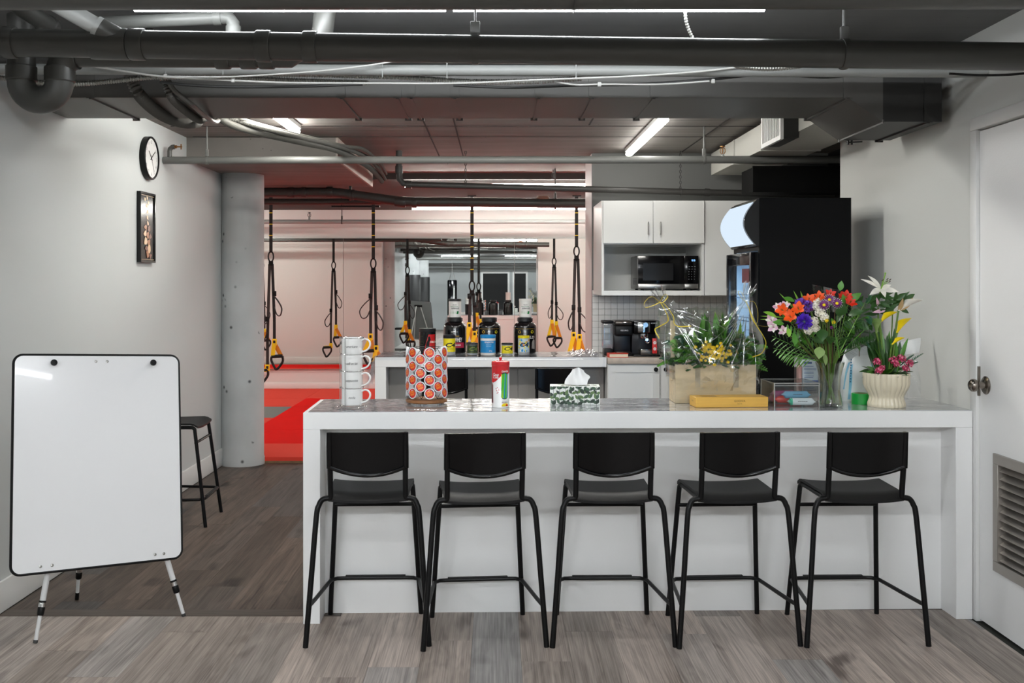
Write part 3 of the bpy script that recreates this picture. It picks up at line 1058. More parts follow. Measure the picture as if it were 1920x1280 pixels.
# --- pale duct along the kitchen with its grille
kd = thing('air_duct', 'pale square air duct running back along the kitchen ceiling', 'duct', (2.1, 6.8, 2.37))
MB().box(1.72, 2.10, 5.40, 8.10, 2.36, Z_KIT - 0.03).build('duct_run', 'duct_white', kd, world=True)
for y in (6.55, 7.3):
    MB().box(1.712, 2.10, y, y + 0.02, 2.352, Z_KIT - 0.03).build('cleat', 'duct_white', kd, world=True)
rg = thing('air_grille', 'white slatted air grille on the side of the pale kitchen duct', 'vent', (1.66, 5.96, 2.33))
MB().box(1.632, 1.722, 5.76, 6.16, 2.325, 2.53).build('collar', 'duct_dark', rg, world=True)
g = MB()
for (a, b_, c, d_) in ((5.75, 6.17, 2.315, 2.34), (5.75, 6.17, 2.515, 2.54), (5.75, 5.775, 2.34, 2.515), (6.145, 6.17, 2.34, 2.515)):
    g.box(1.614, 1.632, a, b_, c, d_)
gf_ = g.build('grille_frame', 'trim_white', rg, world=True)
for i in range(11):
    y = 5.79 + i * 0.034
    MB().box(1.626, 1.6315, y, y + 0.012, 2.34, 2.515).build('slat', 'trim_white', gf_, world=True)
# dark lower duct over the refrigerator
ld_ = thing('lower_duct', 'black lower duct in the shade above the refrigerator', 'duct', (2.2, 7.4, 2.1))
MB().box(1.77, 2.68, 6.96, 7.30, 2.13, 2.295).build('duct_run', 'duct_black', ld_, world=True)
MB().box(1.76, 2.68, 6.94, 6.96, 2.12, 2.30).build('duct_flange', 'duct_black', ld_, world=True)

# --- sprinkler pipe across the kitchen and its heads
zs, ys = 1.5 + 229.5 / 1900 * 6.88, 6.88
sp = pipe_thing('sprinkler_pipe', 'straight grey sprinkler pipe crossing from the white wall to the kitchen', 'pipe', [(XL + 0.002, ys, zs), (2.5, ys, zs + 0.005)], 0.0255, 'pipe_mid', collars=[(P(840, 301, ys), (1, 0, 0), 0.0016)], cr=1.05)


def sprinkler(name, label, p, up=True, m='brass', s=1.0):
    t = thing(name, label, 'sprinkler', p, 0, 'fire sprinklers')
    k = 1 if up else -1
    MB().lathe([(0.001, 0), (0.012 * s, 0), (0.012 * s, 0.022 * s * k), (0.008 * s, 0.03 * s * k), (0.001, 0.03 * s * k)], 10).build('fitting', 'pipe_light', t)
    f = MB()
    f.tube([(0.006 * s, 0, 0.028 * s * k), (0.017 * s, 0, 0.045 * s * k), (0.016 * s, 0, 0.065 * s * k), (0.002, 0, 0.078 * s * k), (-0.016 * s, 0, 0.065 * s * k), (-0.017 * s, 0, 0.045 * s * k), (-0.006 * s, 0, 0.028 * s * k)], 0.0028 * s, 6)
    f.tube([(0, 0, 0.03 * s * k), (0, 0, 0.078 * s * k)], 0.0035 * s, 6)
    f.lathe([(0.001, 0.078 * s * k), (0.018 * s, 0.08 * s * k), (0.018 * s, 0.084 * s * k), (0.001, 0.086 * s * k)], 12)
    f.build('head', m, t)
    return t


sprinkler('fire_sprinkler', 'brass upright sprinkler head on the long kitchen pipe near the pale duct', P(1355, 296, ys) + Vector((0, 0, -0.005)))
clevis('pipe_hanger', 'hanger rod on the sprinkler pipe beside the white wall', Vector((P(388, 0, ys).x, ys, zs)), 0.0255, Z_KIT - 0.0, 'pipe_mid', w=0.018)
clevis('pipe_hanger', 'hanger rod on the sprinkler pipe near the brass sprinkler head', Vector((P(1320, 0, ys).x, ys, zs + 0.004)), 0.0255, Z_KIT, 'pipe_mid', w=0.018)
ws = thing('wall_sprinkler', 'elbowed sprinkler head above the pipe end at the white wall', 'sprinkler', (P(318, 0, ys).x, ys, zs))
MB().tube([(0.0, 0, 0.02), (0.0, 0, 0.06), (0.004, 0, 0.078), (0.018, 0, 0.09), (0.035, 0, 0.092)], 0.0165, 10).build('elbow', 'pipe_grey', ws)
h = MB().tube([(0.035, 0, 0.092), (0.05, 0, 0.092)], 0.011, 8)
h.tube([(0.05, 0.012, 0.092), (0.075, 0.012, 0.092)], 0.003, 6).tube([(0.05, -0.012, 0.092), (0.075, -0.012, 0.092)], 0.003, 6)
h.tube([(0.05, 0, 0.092), (0.085, 0, 0.092)], 0.004, 6)
h.tube([(0.078, 0, 0.074), (0.078, 0, 0.11)], 0.004, 6)
h.build('head', 'brass', ws)

# --- grey conduits that cross under the duct and run back to the gym
conduit('thick corrugated hose looping under the duct beside the clock', [P(240, 128, 4.64), P(250, 156, 4.63), P(264, 181, 4.66), P(290, 206, 4.9), P(320, 223, 5.3), P(352, 231, 5.6), P(372, 229, 6.0)], 0.031, 'conduit_dark', 0.015)
conduit('slimmer corrugated conduit hooking under the duct', [P(308, 136, 4.60), P(312, 158, 4.60), P(322, 184, 4.63), P(345, 206, 4.9), P(372, 225, 5.3), P(386, 222, 5.7)], 0.019, 'conduit_dark', 0.012)
cable('smooth grey conduit slanting under the duct to the hook', [P(312, 138, 4.57), P(318, 156, 4.57), P(330, 172, 4.60), P(362, 198, 4.7), P(388, 220, 5.1), P(404, 229, 5.45), P(413, 222, 5.7)], 0.012, 'conduit_dark', 8)
bz = Z_KIT - 0.05
for k_, (lab, pts, r) in enumerate((
    ('thick ribbed conduit of the bundle sweeping towards the gym', [P(408, 219, 5.6), P(440, 236, 5.75), P(500, 252, 6.0), P(570, 267, 6.35), P(630, 281, 6.9), P(680, 305, 7.9), P(705, 325, 8.8), P(716, 340, 9.6)], 0.023),
    ('middle ribbed conduit of the bundle sweeping towards the gym', [P(425, 220, 5.7), P(500, 242, 5.95), P(580, 262, 6.4), P(640, 276, 6.9), P(690, 296, 7.9), P(714, 322, 8.8), P(722, 336, 9.6)], 0.017),
    ('upper thin conduit of the bundle sweeping towards the gym', [P(448, 222, 5.75), P(520, 243, 6.1), P(600, 263, 6.6), P(650, 275, 7.0), P(682, 280, 7.4), P(712, 306, 8.3), P(724, 326, 9.3)], 0.013))):
    conduit(lab, pts, r, 'conduit_grey', 0.013)

# --- black drops and sloping pipe in front of the cabinets
zc = lambda py, dd: 1.5 + (530 - py) / 1900 * dd
pp = [P(748, 276, 8.15), P(748, 300, 8.15), P(748, 322, 8.15), P(749, 336, 8.15), P(756, 344, 8.15), P(770, 346, 8.15), P(1000, 352, 8.15), P(1300, 360, 8.15), P(1600, 366, 8.15)]
pp[0].z = Z_KIT
pipe_thing('drain_pipe', 'thin dark pipe dropping from the ceiling and sloping over the cabinets', 'pipe', pp, 0.0255, 'pipe_dark',
           collars=[(P(748, 318, 8.15), (0, 0, 1), 0.03), (P(766, 346, 8.15), (1, 0, -0.03), 0.025), (P(1326, 360.5, 8.15), (1, 0, -0.03), 0.02)], cr=1.22)
for px, top, lab in ((873, Z_KIT, 'chain hanger of the thin sloping pipe in the gym opening'), (1276, Z_KIT, 'chain hanger of the thin sloping pipe above the cabinets')):
    a = P(px, 349 if px < 1000 else 360, 8.15)
    t = thing('chain_hanger', lab, 'hanger', a, 0, 'chain hangers')
    c = MB()
    L_ = top - a.z
    k = int(L_ / 0.022)
    for i in range(k):
        z = (i + 0.5) * L_ / k
        q = [(0.007 * math.cos(u) if i % 2 else 0, 0 if i % 2 else 0.007 * math.cos(u), z + 0.013 * math.sin(u)) for u in [2 * PI * j / 8 for j in range(8)]]
        c.tube(q, 0.003, 5, closed=True)
    o = c.build('chain', 'pipe_dark', t)
    o['kind'] = 'stuff'
    MB().tube([(0, 0.029 * math.cos(u), 0.029 * math.sin(u)) for u in [2 * PI * j / 16 for j in range(16)]], 0.003, 5, closed=True).build('loop', 'pipe_dark', t)

# --- bent dark drain in the gym opening
gp = [P(440, 361, 9.4), P(560, 360, 9.4), P(618, 360, 9.4), P(640, 362, 9.4), P(690, 369, 9.4), P(745, 376.5, 9.4), P(760, 378, 9.4), P(1000, 380.5, 9.4), P(1125, 381.5, 9.4)]
pipe_thing('drain_pipe', 'dark drain pipe with a shallow bend across the gym opening', 'pipe', gp, 0.044, 'pipe_dark',
           collars=[(P(545, 360.5, 9.4), (1, 0, 0), 0.03), (P(570, 360.5, 9.4), (1, 0, 0), 0.022), (P(618, 360, 9.4), (1, 0, 0), 0.03), (P(662, 365.3, 9.4), (1, 0, -0.13), 0.012), (P(751, 378, 9.4), (1, 0, -0.1), 0.05), (P(777, 379.5, 9.4), (1, 0, 0), 0.022)], cr=1.14)
pipe_thing('drain_pipe', 'second dark drain lying behind the bent one in the gym', 'pipe', [P(-150, 378, 9.9), P(600, 378, 9.9), P(690, 377.5, 9.9), P(745, 377, 9.9)], 0.030, 'pipe_dark')
for px, lab in ((657, 'hanger bracket of the bent gym drain beside the beam end'), (1041, 'hanger rod of the bent gym drain near the cabinets')):
    clevis('pipe_hanger', lab, P(px, 365 if px < 700 else 382, 9.4), 0.049, Z_KIT, 'pipe_dark', w=0.02)
tag(MB().lathe([(0.001, 0), (0.05, 0.002), (0.062, 0.012), (0.05, 0.03), (0.001, 0.032)], 14, M=Matrix.Translation(P(1018, 374, 9.4)) @ Matrix.Scale(1.0, 4)).build('tape_roll', mat('rag', '8a6a5c', 0.8)), 'crumpled rag lying on the bent gym drain', 'rag')
sprinkler('fire_sprinkler', 'pendent sprinkler head under the concrete ceiling near the cabinets', P(1038, 318, 9.5) + Vector((0, 0, 0.0)), up=False, m='pipe_dark')
for i, (x0_, x1_, lab) in enumerate(((438, 1125, 'straight sprinkler pipe in front of the upper gym wall'),)):
    yy = 13.4
    a, b = P(x0_, 415.5, yy), P(x1_, 415.5, yy)
    a.x, b.x = -5.55, 3.15
    pipe_thing('sprinkler_pipe', lab, 'pipe', [a, b], 0.028, 'pipe_light')
sprinkler('fire_sprinkler', 'upright sprinkler head on the gym pipe near the column', P(580, 412, 13.4), m='black_metal', s=1.2)
clevis('pipe_hanger', 'rod hanger of the gym sprinkler pipe over the mirror seam', P(641, 415.5, 13.4), 0.028, Z_GYM, 'pipe_dark', w=0.018)
sr = thing('strut_rail', 'short black strut rail under the red-lit gym ceiling', 'rail', P(667, 387, 11.9))
MB().box(P(622, 0, 11.9).x, P(712, 0, 11.9).x, 11.88, 11.92, Z_GYM - 0.115, Z_GYM - 0.095).build('rail', 'black_metal', sr, world=True)
for px in (640, 700):
    MB().tube([(P(px, 0, 11.9).x, 11.9, Z_GYM - 0.1), (P(px, 0, 11.9).x, 11.9, Z_GYM)], 0.005, 6).build('rod', 'black_metal', sr, world=True)

# --- pipes of the lobby behind, seen in the mirrors
for i, (y, z, r, m) in enumerate(((1.9, 2.42, 0.05, 'pipe_grey'), (0.2, 2.45, 0.03, 'pipe_light'), (-2.6, 2.40, 0.06, 'pipe_grey'), (-5.0, 2.45, 0.03, 'pipe_light'), (-8.0, 2.35, 0.06, 'pipe_dark'))):
    pipe_thing('ceiling_pipe', ['thick grey pipe of the lobby, nearest one in the mirror', 'slim pale pipe of the lobby, second in the mirror', 'thick grey pipe of the lobby, third in the mirror', 'slim pale pipe of the lobby, fourth in the mirror', 'dark pipe along the rear wall of the lobby in the mirror'][i], 'pipe', [(-5.59, y, z), (XR - 0.003, y, z)], r, m)
# padded columns, punching bag, doorways behind the camera
for i, (x, y) in enumerate(((-2.5, 2.0), (-2.5, -2.7), (-2.5, -7.0))):
    if i == 0:
        x = -2.62
    c = structure(MB().lathe([(0.19, 0), (0.19, Z_LOBBY)], 32).build('column', 'column_paint', origin=(0, 0, 0)))
    c.location = (x, y, 0)
    tag(MB().lathe([(0.192, 0.0), (0.225, 0.0), (0.23, 0.02), (0.23, 1.88), (0.225, 1.9), (0.192, 1.9)], 32, M=Matrix.Translation((x, y, 0.002))).build('column_pad', 'pad_black'), ['black padding on the lobby column nearest in the mirror', 'black padding on the second lobby column in the mirror', 'black padding on the third lobby column in the mirror'][i], 'padding', 'column pads')
pb = thing('punching_bag', 'black punching bag hanging on chains in the mirror', 'punching bag', (-1.52, -7.4, 0.55))
MB().lathe([(0.001, 0), (0.15, 0.005), (0.17, 0.03), (0.17, 1.22), (0.15, 1.26), (0.001, 1.262)], 24).build('bag', 'black_gloss', pb)
for k in range(4):
    a = PI / 4 + k * PI / 2
    MB().tube([(0.15 * math.cos(a), 0.15 * math.sin(a), 1.25), (0, 0, 1.62)], 0.006, 6).build('chain', 'steel', pb)
MB().tube([(0, 0, 1.62), (0, 0, 2.06)], 0.008, 6).build('rod', 'steel', pb)
MB().box(0.05, 0.09, 0.158, 0.174, 0.55, 1.0).build('print', 'cable_white', pb)
for i, (x0, x1) in enumerate(((-0.48, 0.43), (0.68, 1.10))):
    t = structure(MB().box(x0, x1, -9.6, -9.59, 0, 2.08).build('door_2', 'black_matte'))
    f = MB()
    f.box(x0 - 0.07, x0, -9.6, -9.57, 0, 2.15).box(x1, x1 + 0.07, -9.6, -9.57, 0, 2.15).box(x0, x1, -9.6, -9.57, 2.08, 2.15)
    structure(f.build('trim_2', 'trim_white'))
# ================================================================ bar counter
BZ = 0.93
ang = math.atan2(4.52 - 4.453, 2.985)
bar = thing('bar_counter', 'long white waterfall bar counter with a grey marbled top', 'counter', (-0.848, 4.453, 0), ang)
BL, BD, TH = 2.975, 0.50, 0.075
o = MB().box(0, BL, 0, BD, BZ - TH, BZ, bevel=0.002, seg=1).build('worktop', 'counter_white', bar)
MB().box(0.022, BL - 0.004, 0.004, BD - 0.004, BZ, BZ + 0.0025).build('marble_sheet', 'marble', bar)
MB().box(0, TH, 0, BD, 0, BZ - TH, bevel=0.002, seg=1).build('end_panel', 'counter_white', bar)
MB().box(BL - TH, BL, 0, BD, 0, BZ - TH, bevel=0.002, seg=1).build('end_panel', 'counter_white', bar)
MB().box(TH, BL - TH, 0.147, 0.165, 0, BZ - TH).build('front_panel', 'counter_white', bar)
TOP = BZ + 0.003


def bar_pt(px, d):
    """a place on the bar top at depth d, under the picture column px"""
    return Vector(((px - 930) / 1900 * d, d, TOP))


# ================================================================ bar stools
def make_stool(label, loc, rz, group):
    t = thing('bar_stool', label, 'stool', loc, rz, group)
    # seat: thin shell, turned down at front and back
    def seat(u, v, top=0.0):
        y = 0.035 + v * 0.325
        hw = 0.166 + 0.010 * v
        x = (u * 2 - 1) * hw
        z = 0.607 + 0.006 * v + 0.010 * (abs(u * 2 - 1) ** 2.5)
        if v > 0.85:
            z -= (v - 0.85) ** 2 * 0.9
        if v < 0.18:
            z -= (0.18 - v) ** 2 * 0.75
        rr = 0.02
        return (x, y, z + top)
    s = MB()
    n = 14
    s.grid(lambda u, v: seat(u, v, 0.011), n, n)
    s.grid(lambda u, v: seat(u, v, 0.0), n, n)
    for a, b in (((0, 0), (1, 0)), ((0, 1), (1, 1)), ((0, 0), (0, 1)), ((1, 0), (1, 1))):
        ring = []
        for i in range(n + 1):
            u = a[0] + (b[0] - a[0]) * i / n
            v = a[1] + (b[1] - a[1]) * i / n
            ring.append((seat(u, v, 0.011), seat(u, v, 0.0)))
        vs = [p for q in ring for p in q]
        s.add(vs, [(2 * i, 2 * i + 1, 2 * i + 3, 2 * i + 2) for i in range(n)], 0, True)
    s.build('seat', 'black_seat', t)
    # backrest: gently curved plate with a bowed lower edge
    bk = MB()
    def back(u, v, off):
        x = (u * 2 - 1) * 0.165
        zb = 0.745 - 0.045 * (1 - (u * 2 - 1) ** 2)
        zt = 0.885 - 0.0045 * (1 - (u * 2 - 1) ** 2)
        z = zb + v * (zt - zb)
        y = 0.012 - (z - 0.745) * 0.08 + 0.028 * (1 - (u * 2 - 1) ** 2) - 0.006
        return (x, y + off, z)
    nu, nv = 16, 8
    bk.grid(lambda u, v: back(u, v, -0.006), nu, nv)
    bk.grid(lambda u, v: back(u, v, 0.007), nu, nv)
    for e in range(4):
        ring = []
        m_ = nu if e < 2 else nv
        for i in range(m_ + 1):
            w = i / m_
            u, v = ((w, 0), (w, 1), (0, w), (1, w))[e]
            ring.append((back(u, v, -0.006), back(u, v, 0.007)))
        bk.add([p for q in ring for p in q], [(2 * i, 2 * i + 1, 2 * i + 3, 2 * i + 2) for i in range(m_)], 0, True)
    # lip along the bowed lower edge
    br_ = bk.build('backrest', 'black_back', t)
    MB().tube([back(0.03 + 0.94 * i / 16, 0, -0.006) for i in range(17)], 0.0085, 10).build('lip', 'black_gloss', br_)
    for sx in (-1, 1):
        MB().tube([(sx * 0.157, 0.010, 0.735), (sx * 0.157, 0.006, 0.80), (sx * 0.157, 0.000, 0.884)], [0.0125, 0.0125, 0.0115], 10).build('post_sleeve', 'black_back', br_)
    for sx in (-1, 1):
        pts = smooth_path([(sx * 0.254, 0.0, 0.0), (sx * 0.232, 0.012, 0.28), (sx * 0.213, 0.026, 0.53), (sx * 0.203, 0.031, 0.578), (sx * 0.190, 0.034, 0.600), (sx * 0.172, 0.034, 0.606), (sx * 0.160, 0.033, 0.607), (sx * 0.1555, 0.032, 0.616), (sx * 0.155, 0.029, 0.64), (sx * 0.155, 0.020, 0.70), (sx * 0.155, 0.012, 0.75)], 6)
        MB().tube(pts, 0.0115, 10).build('rear_leg', 'black_metal', t)
        pts = smooth_path([(sx * 0.205, 0.415, 0.0), (sx * 0.187, 0.378, 0.30), (sx * 0.172, 0.345, 0.56), (sx * 0.168, 0.335, 0.60), (sx * 0.160, 0.30, 0.606), (sx * 0.155, 0.15, 0.602), (sx * 0.158, 0.05, 0.602)], 6)
        MB().tube(pts, 0.0110, 10).build('front_leg', 'black_metal', t)
    MB().tube([(-0.176, 0.347, 0.512), (0.176, 0.347, 0.512)], 0.0085, 8).build('crossbar', 'black_metal', t)
    fp = [(-0.240, 0.012, 0.168), (-0.228, 0.10, 0.168), (-0.205, 0.30, 0.168), (-0.196, 0.372, 0.168), (-0.172, 0.398, 0.168), (-0.14, 0.402, 0.168), (0.14, 0.402, 0.168), (0.172, 0.398, 0.168), (0.196, 0.372, 0.168), (0.205, 0.30, 0.168), (0.228, 0.10, 0.168), (0.240, 0.012, 0.168)]
    ft = MB().tube(fp, 0.0088, 8).build('footrest', 'black_metal', t)
    MB().box(-0.135, 0.135, 0.392, 0.412, 0.1755, 0.180, bevel=0.0015, seg=1).build('foot_strip', 'black_matte', ft)
    return t


mat('black_seat', '101011', 0.5, spec=0.3, bump=(220, 0.05))
mat('black_back', '090809', 0.25, spec=0.22)
proto = make_stool('black bar stool at the bar, beside its open end', (-0.530, 4.177, 0), math.radians(2.0), 'bar stools at the bar')
stools = [(-0.044, 4.153, 5.4, 'black bar stool at the bar, second from its open end'),
          (0.486, 4.172, 1.0, 'black bar stool at the bar, the middle one of five'),
          (1.005, 4.172, 3.5, 'black bar stool at the bar, fourth from its open end'),
          (1.533, 4.178, 1.5, 'black bar stool at the bar, beside the louvred door')]
for x, y, a, lab in stools:
    dup(proto, (x, y, 0), math.radians(a), lab)
dup(proto, (-2.205, 6.41, 0), math.radians(-88), 'black stool seen side-on behind the whiteboard at the white wall', 'stools away from the bar')
dup(proto, (-0.37, 7.30, 0), math.radians(0), 'black stool at the rear counter behind the coffee pod carousel', 'stools away from the bar')
dup(proto, (0.83 - 0.02 - 0.30 - 0.06, 7.30, 0), math.radians(0), 'black stool at the rear counter behind the tissue box', 'stools away from the bar')

# ================================================================ whiteboard easel
we = thing('whiteboard_easel', 'white flip-chart board with a black edge on a white tripod easel', 'whiteboard', (-1.75, 4.45, 0))
BLc, BRc, TLc, TRc = P(32, 1078, 4.18), P(355, 1043, 4.58), P(15, 665, 4.32), P(322, 667, 4.72)
u = (BRc - BLc + TRc - TLc) / 2
v = (TLc - BLc + TRc - BRc) / 2
W_, H_ = u.length, v.length
u.normalize()
v = (v - u * v.dot(u)).normalized()
nrm = u.cross(v)                     # towards the lens
ctr = (BLc + BRc + TLc + TRc) / 4
BM = Matrix((u, v, nrm)).transposed().to_4x4()
BM.translation = ctr


def rrect(w, h, r, n=6):
    p = []
    for cx_, cy_, a0 in ((w - r, h - r, 0), (-w + r, h - r, PI / 2), (-w + r, -h + r, PI), (w - r, -h + r, 3 * PI / 2)):
        p += arc(cx_, cy_, r, a0, a0 + PI / 2, n)
    return p


mat('board_white', 'ececed', 0.16, coat=0.3)
bd = MB().prism(rrect(W_ / 2 - 0.002, H_ / 2 - 0.002, 0.035), -0.012, 0.0, 'z', M=BM)
bo = bd.build('board', ['board_white'], we, world=True)
rim = [BM @ Vector((p[0], p[1], -0.005)) for p in rrect(W_ / 2, H_ / 2, 0.037)]
MB().tube(rim, 0.0065, 8, closed=True).build('board_edge', 'black_plastic', bo, world=False) if False else MB().tube(rim, 0.0065, 8, closed=True).build('board_edge', 'black_plastic', we, world=True)
MB().prism(rrect(W_ / 2 - 0.004, H_ / 2 - 0.004, 0.035), -0.0135, -0.0122, 'z', M=BM).build('board_back', mat('board_grey', '8c8d8e', 0.6), we, world=True)
for px, py in ((83, 679), (268, 680)):
    a = (px - 15) / 307 - 0.5
    q = BM @ Matrix.Translation((a * W_, H_ / 2 - 0.036, 0))
    MB().lathe([(0.006, 0), (0.006, 0.014), (0.013, 0.016), (0.0145, 0.022), (0.013, 0.028), (0.001, 0.029)], 14, M=q).build('peg', 'black_plastic', we, world=True)
for a, b_ in ((0.475, 0.97), (0.545, 0.97), (0.16, 0.028), (0.225, 0.028), (0.83, 0.028), (0.885, 0.028)):
    q = BM @ Matrix.Translation(((a - 0.5) * W_, (b_ - 0.5) * H_, 0))
    MB().lathe([(0.001, 0.003), (0.006, 0.002), (0.0065, 0.0)], 10, M=q).build('screw', 'steel', we, world=True)
apex = BM @ Vector((0, H_ / 2 - 0.10, -0.045))


def easel_leg(foot, top, collar_t=None):
    foot, top = Vector(foot), Vector(top)
    d_ = top - foot
    l = MB().tube([foot + d_ * 0.008, foot + d_ * 0.20], 0.0085, 10).build('leg', 'white_leg', we, world=True)
    MB().tube([foot + d_ * 0.155, top], 0.0125, 10).build('upper_leg', 'white_leg', we, world=True)
    k = foot + d_ * 0.128
    e_ = d_.normalized()
    MB().tube([k - e_ * 0.030, k - e_ * 0.026, k, k + e_ * 0.004], [0.0125, 0.0145, 0.0155, 0.014], 10).build('clamp', 'black_plastic', l, world=True)
    MB().tube([k + e_ * 0.004, k + e_ * 0.022], 0.0140, 10).build('collar', 'chrome', l, world=True)
    MB().tube([k + e_ * 0.022, k + e_ * 0.030], 0.0150, 10).build('clamp', 'black_plastic', l, world=True)
    h_ = 0.035 if collar_t else 0.012
    MB().tube([foot, foot + d_ * 0.004, foot + d_ * h_], [0.0088, 0.0098, 0.0095], 10).build('rubber_foot', 'black_plastic' if collar_t else 'rubber_grey', l, world=True)


mat('white_leg', 'dcdcdc', 0.3)
mat('rubber_grey', '3a3a3a', 0.7)
fL, fR, fB = P(66, 1204, 4.22), P(345, 1155, 4.56), P(144, 1124, 4.80)
for q in (fL, fR, fB):
    q.z = 0.0
tL = BM @ Vector((-W_ * 0.10, H_ / 2 - 0.12, -0.035))
tR = BM @ Vector((W_ * 0.10, H_ / 2 - 0.12, -0.035))
easel_leg(fL, tL)
easel_leg(fR, tR)
easel_leg(fB, BM @ Vector((0, H_ / 2 - 0.10, -0.10)), True)
br2 = MB().tube([fR.lerp(tR, 0.27), fB.lerp(BM @ Vector((0, H_ / 2 - 0.10, -0.10)), 0.30)], 0.005, 6)
br2.tube([fL.lerp(tL, 0.27), fB.lerp(BM @ Vector((0, H_ / 2 - 0.10, -0.10)), 0.30)], 0.005, 6)
br2.build('brace', 'white_leg', we, world=True)
MB().box(-0.10, 0.10, -0.02, 0.02, -0.05, -0.0135, M=BM @ Matrix.Translation((0, H_ / 2 - 0.11, 0))).build('bracket', 'black_plastic', we, world=True)

# ================================================================ clock and poster on the white wall
def wall_pt(px, py, X=XL):
    d_ = X * 1900 / (px - 930)
    return P(px, py, d_)


c1 = wall_pt(275, 296.5)
R_ = 0.140
ck_ = thing('wall_clock', 'round wall clock with a black rim and white dial', 'clock', (XL, c1.y, c1.z))
CM = Matrix.Translation((0.0005, 0, 0)) @ Matrix.Rotation(PI / 2, 4, 'Y')
MB().lathe([(0.001, 0.0), (R_, 0.0), (R_, 0.034), (R_ - 0.004, 0.038), (R_ - 0.012, 0.038), (R_ - 0.014, 0.030)], 48, M=CM).build('rim', 'black_plastic', ck_)
MB().lathe([(0.001, 0.029), (R_ - 0.012, 0.029)], 48, M=CM).build('dial', 'white_gloss', ck_)
FM = lambda y, z, off=0.0: face_M((0.0305 + off, y, z), (0, 1, 0), (0, 0, 1))
nm = MB()
for h in range(1, 13):
    a = PI / 2 - h * PI / 6
    nm.text(str(h), 0.030, FM(math.cos(a) * 0.104, math.sin(a) * 0.104), 0)
nm.build('numerals', 'black_matte', ck_)


def hand(deg, L_, w, tail=0.02):
    a = math.radians(deg)
    dy, dz = math.sin(a), math.cos(a)
    return MB().prism([(-dz * w - dy * tail, dy * w - dz * tail), (dz * w - dy * tail, -dy * w - dz * tail), (dz * w * .6 + dy * L_, -dy * w * .6 + dz * L_), (-dz * w * .6 + dy * L_, dy * w * .6 + dz * L_)], 0.0312, 0.0325, 'x')


hand(-48, 0.062, 0.0035).build('hour_hand', 'black_matte', ck_)
hand(55, 0.088, 0.0028).build('minute_hand', 'black_matte', ck_)
hand(148, 0.095, 0.0010).build('second_hand', 'black_matte', ck_)
# framed print
p0, p1 = wall_pt(256, 425), wall_pt(284, 425)
zb_, zt_ = wall_pt(270, 492).z, wall_pt(270, 361).z
pc = thing('wall_picture', 'narrow black framed print with a tan abstract figure below the clock', 'picture', (XL, (p0.y + p1.y) / 2, (zb_ + zt_) / 2))
hw_, hh_ = (p1.y - p0.y) / 2, (zt_ - zb_) / 2
f = MB()
for (a, b_, c, d_) in ((-hw_, hw_, hh_ - 0.012, hh_), (-hw_, hw_, -hh_, -hh_ + 0.012), (-hw_, -hw_ + 0.012, -hh_ + 0.012, hh_ - 0.012), (hw_ - 0.012, hw_, -hh_ + 0.012, hh_ - 0.012)):
    f.box(0.001, 0.028, a, b_, c, d_)
f.build('frame', 'black_gloss', pc)
MB().box(0.002, 0.020, -hw_ + 0.012, hw_ - 0.012, -hh_ + 0.012, hh_ - 0.012).build('print', mat('print_black', '14100d', 0.12, spec=0.4), pc)
fg = MB()
rr = random.Random(11)
shape = [(-0.30, 0.80, 0.10), (0.0, 0.83, 0.12), (0.15, 0.70, 0.12), (-0.05, 0.62, 0.15), (0.05, 0.45, 0.16), (0.0, 0.28, 0.13), (0.05, 0.12, 0.15), (-0.25, 0.0, 0.20), (0.20, -0.02, 0.18), (-0.30, -0.18, 0.22), (0.05, -0.2, 0.24), (0.35, -0.25, 0.16), (-0.25, -0.40, 0.22), (0.15, -0.42, 0.22), (-0.12, -0.6, 0.22), (0.2, -0.62, 0.24), (0.0, -0.78, 0.22), (0.35, -0.8, 0.18)]
for k_, (a, b_, s) in enumerate(shape):
    n = 7
    pts = []
    for i in range(n):
        th = 2 * PI * i / n + rr.random()
        rad = s * (0.55 + 0.6 * rr.random())
        pts.append((a * hw_ + math.cos(th) * rad * hw_ * 1.1, b_ * hh_ + math.sin(th) * rad * hh_ * 0.55))
    pts.sort(key=lambda p: math.atan2(p[1] - b_ * hh_, p[0] - a * hw_))
    fg.add([(0.0205 + 0.0002 * k_, p[0], p[1]) for p in pts], [tuple(range(n))], k_ % 3 if b_ < 0.1 else 0)
fg.build('figure', [mat('print_cream', 'd8b48c', 0.3), mat('print_tan', '9a5a2a', 0.3), mat('print_brown', '6a2f12', 0.3)], pc)
ln = MB()
for z in (hh_ - 0.02, -hh_ + 0.02):
    ln.box(0.0201, 0.0206, -hw_ + 0.016, hw_ - 0.016, z - 0.001, z + 0.001)
ln.build('border_line', 'print_cream', pc)
# small socket low on the gym wall beside the column
so = thing('wall_socket', 'small white socket low on the gym wall beside the column', 'socket', P(494, 697, Y_FAR - 0.001))
MB().box(-0.045, 0.045, -0.014, 0, -0.04, 0.04, bevel=0.006).build('plate', 'white_gloss', so)
MB().box(-0.02, 0.02, -0.017, -0.013, -0.018, 0.018, bevel=0.003).build('outlet', 'trim_white', so)
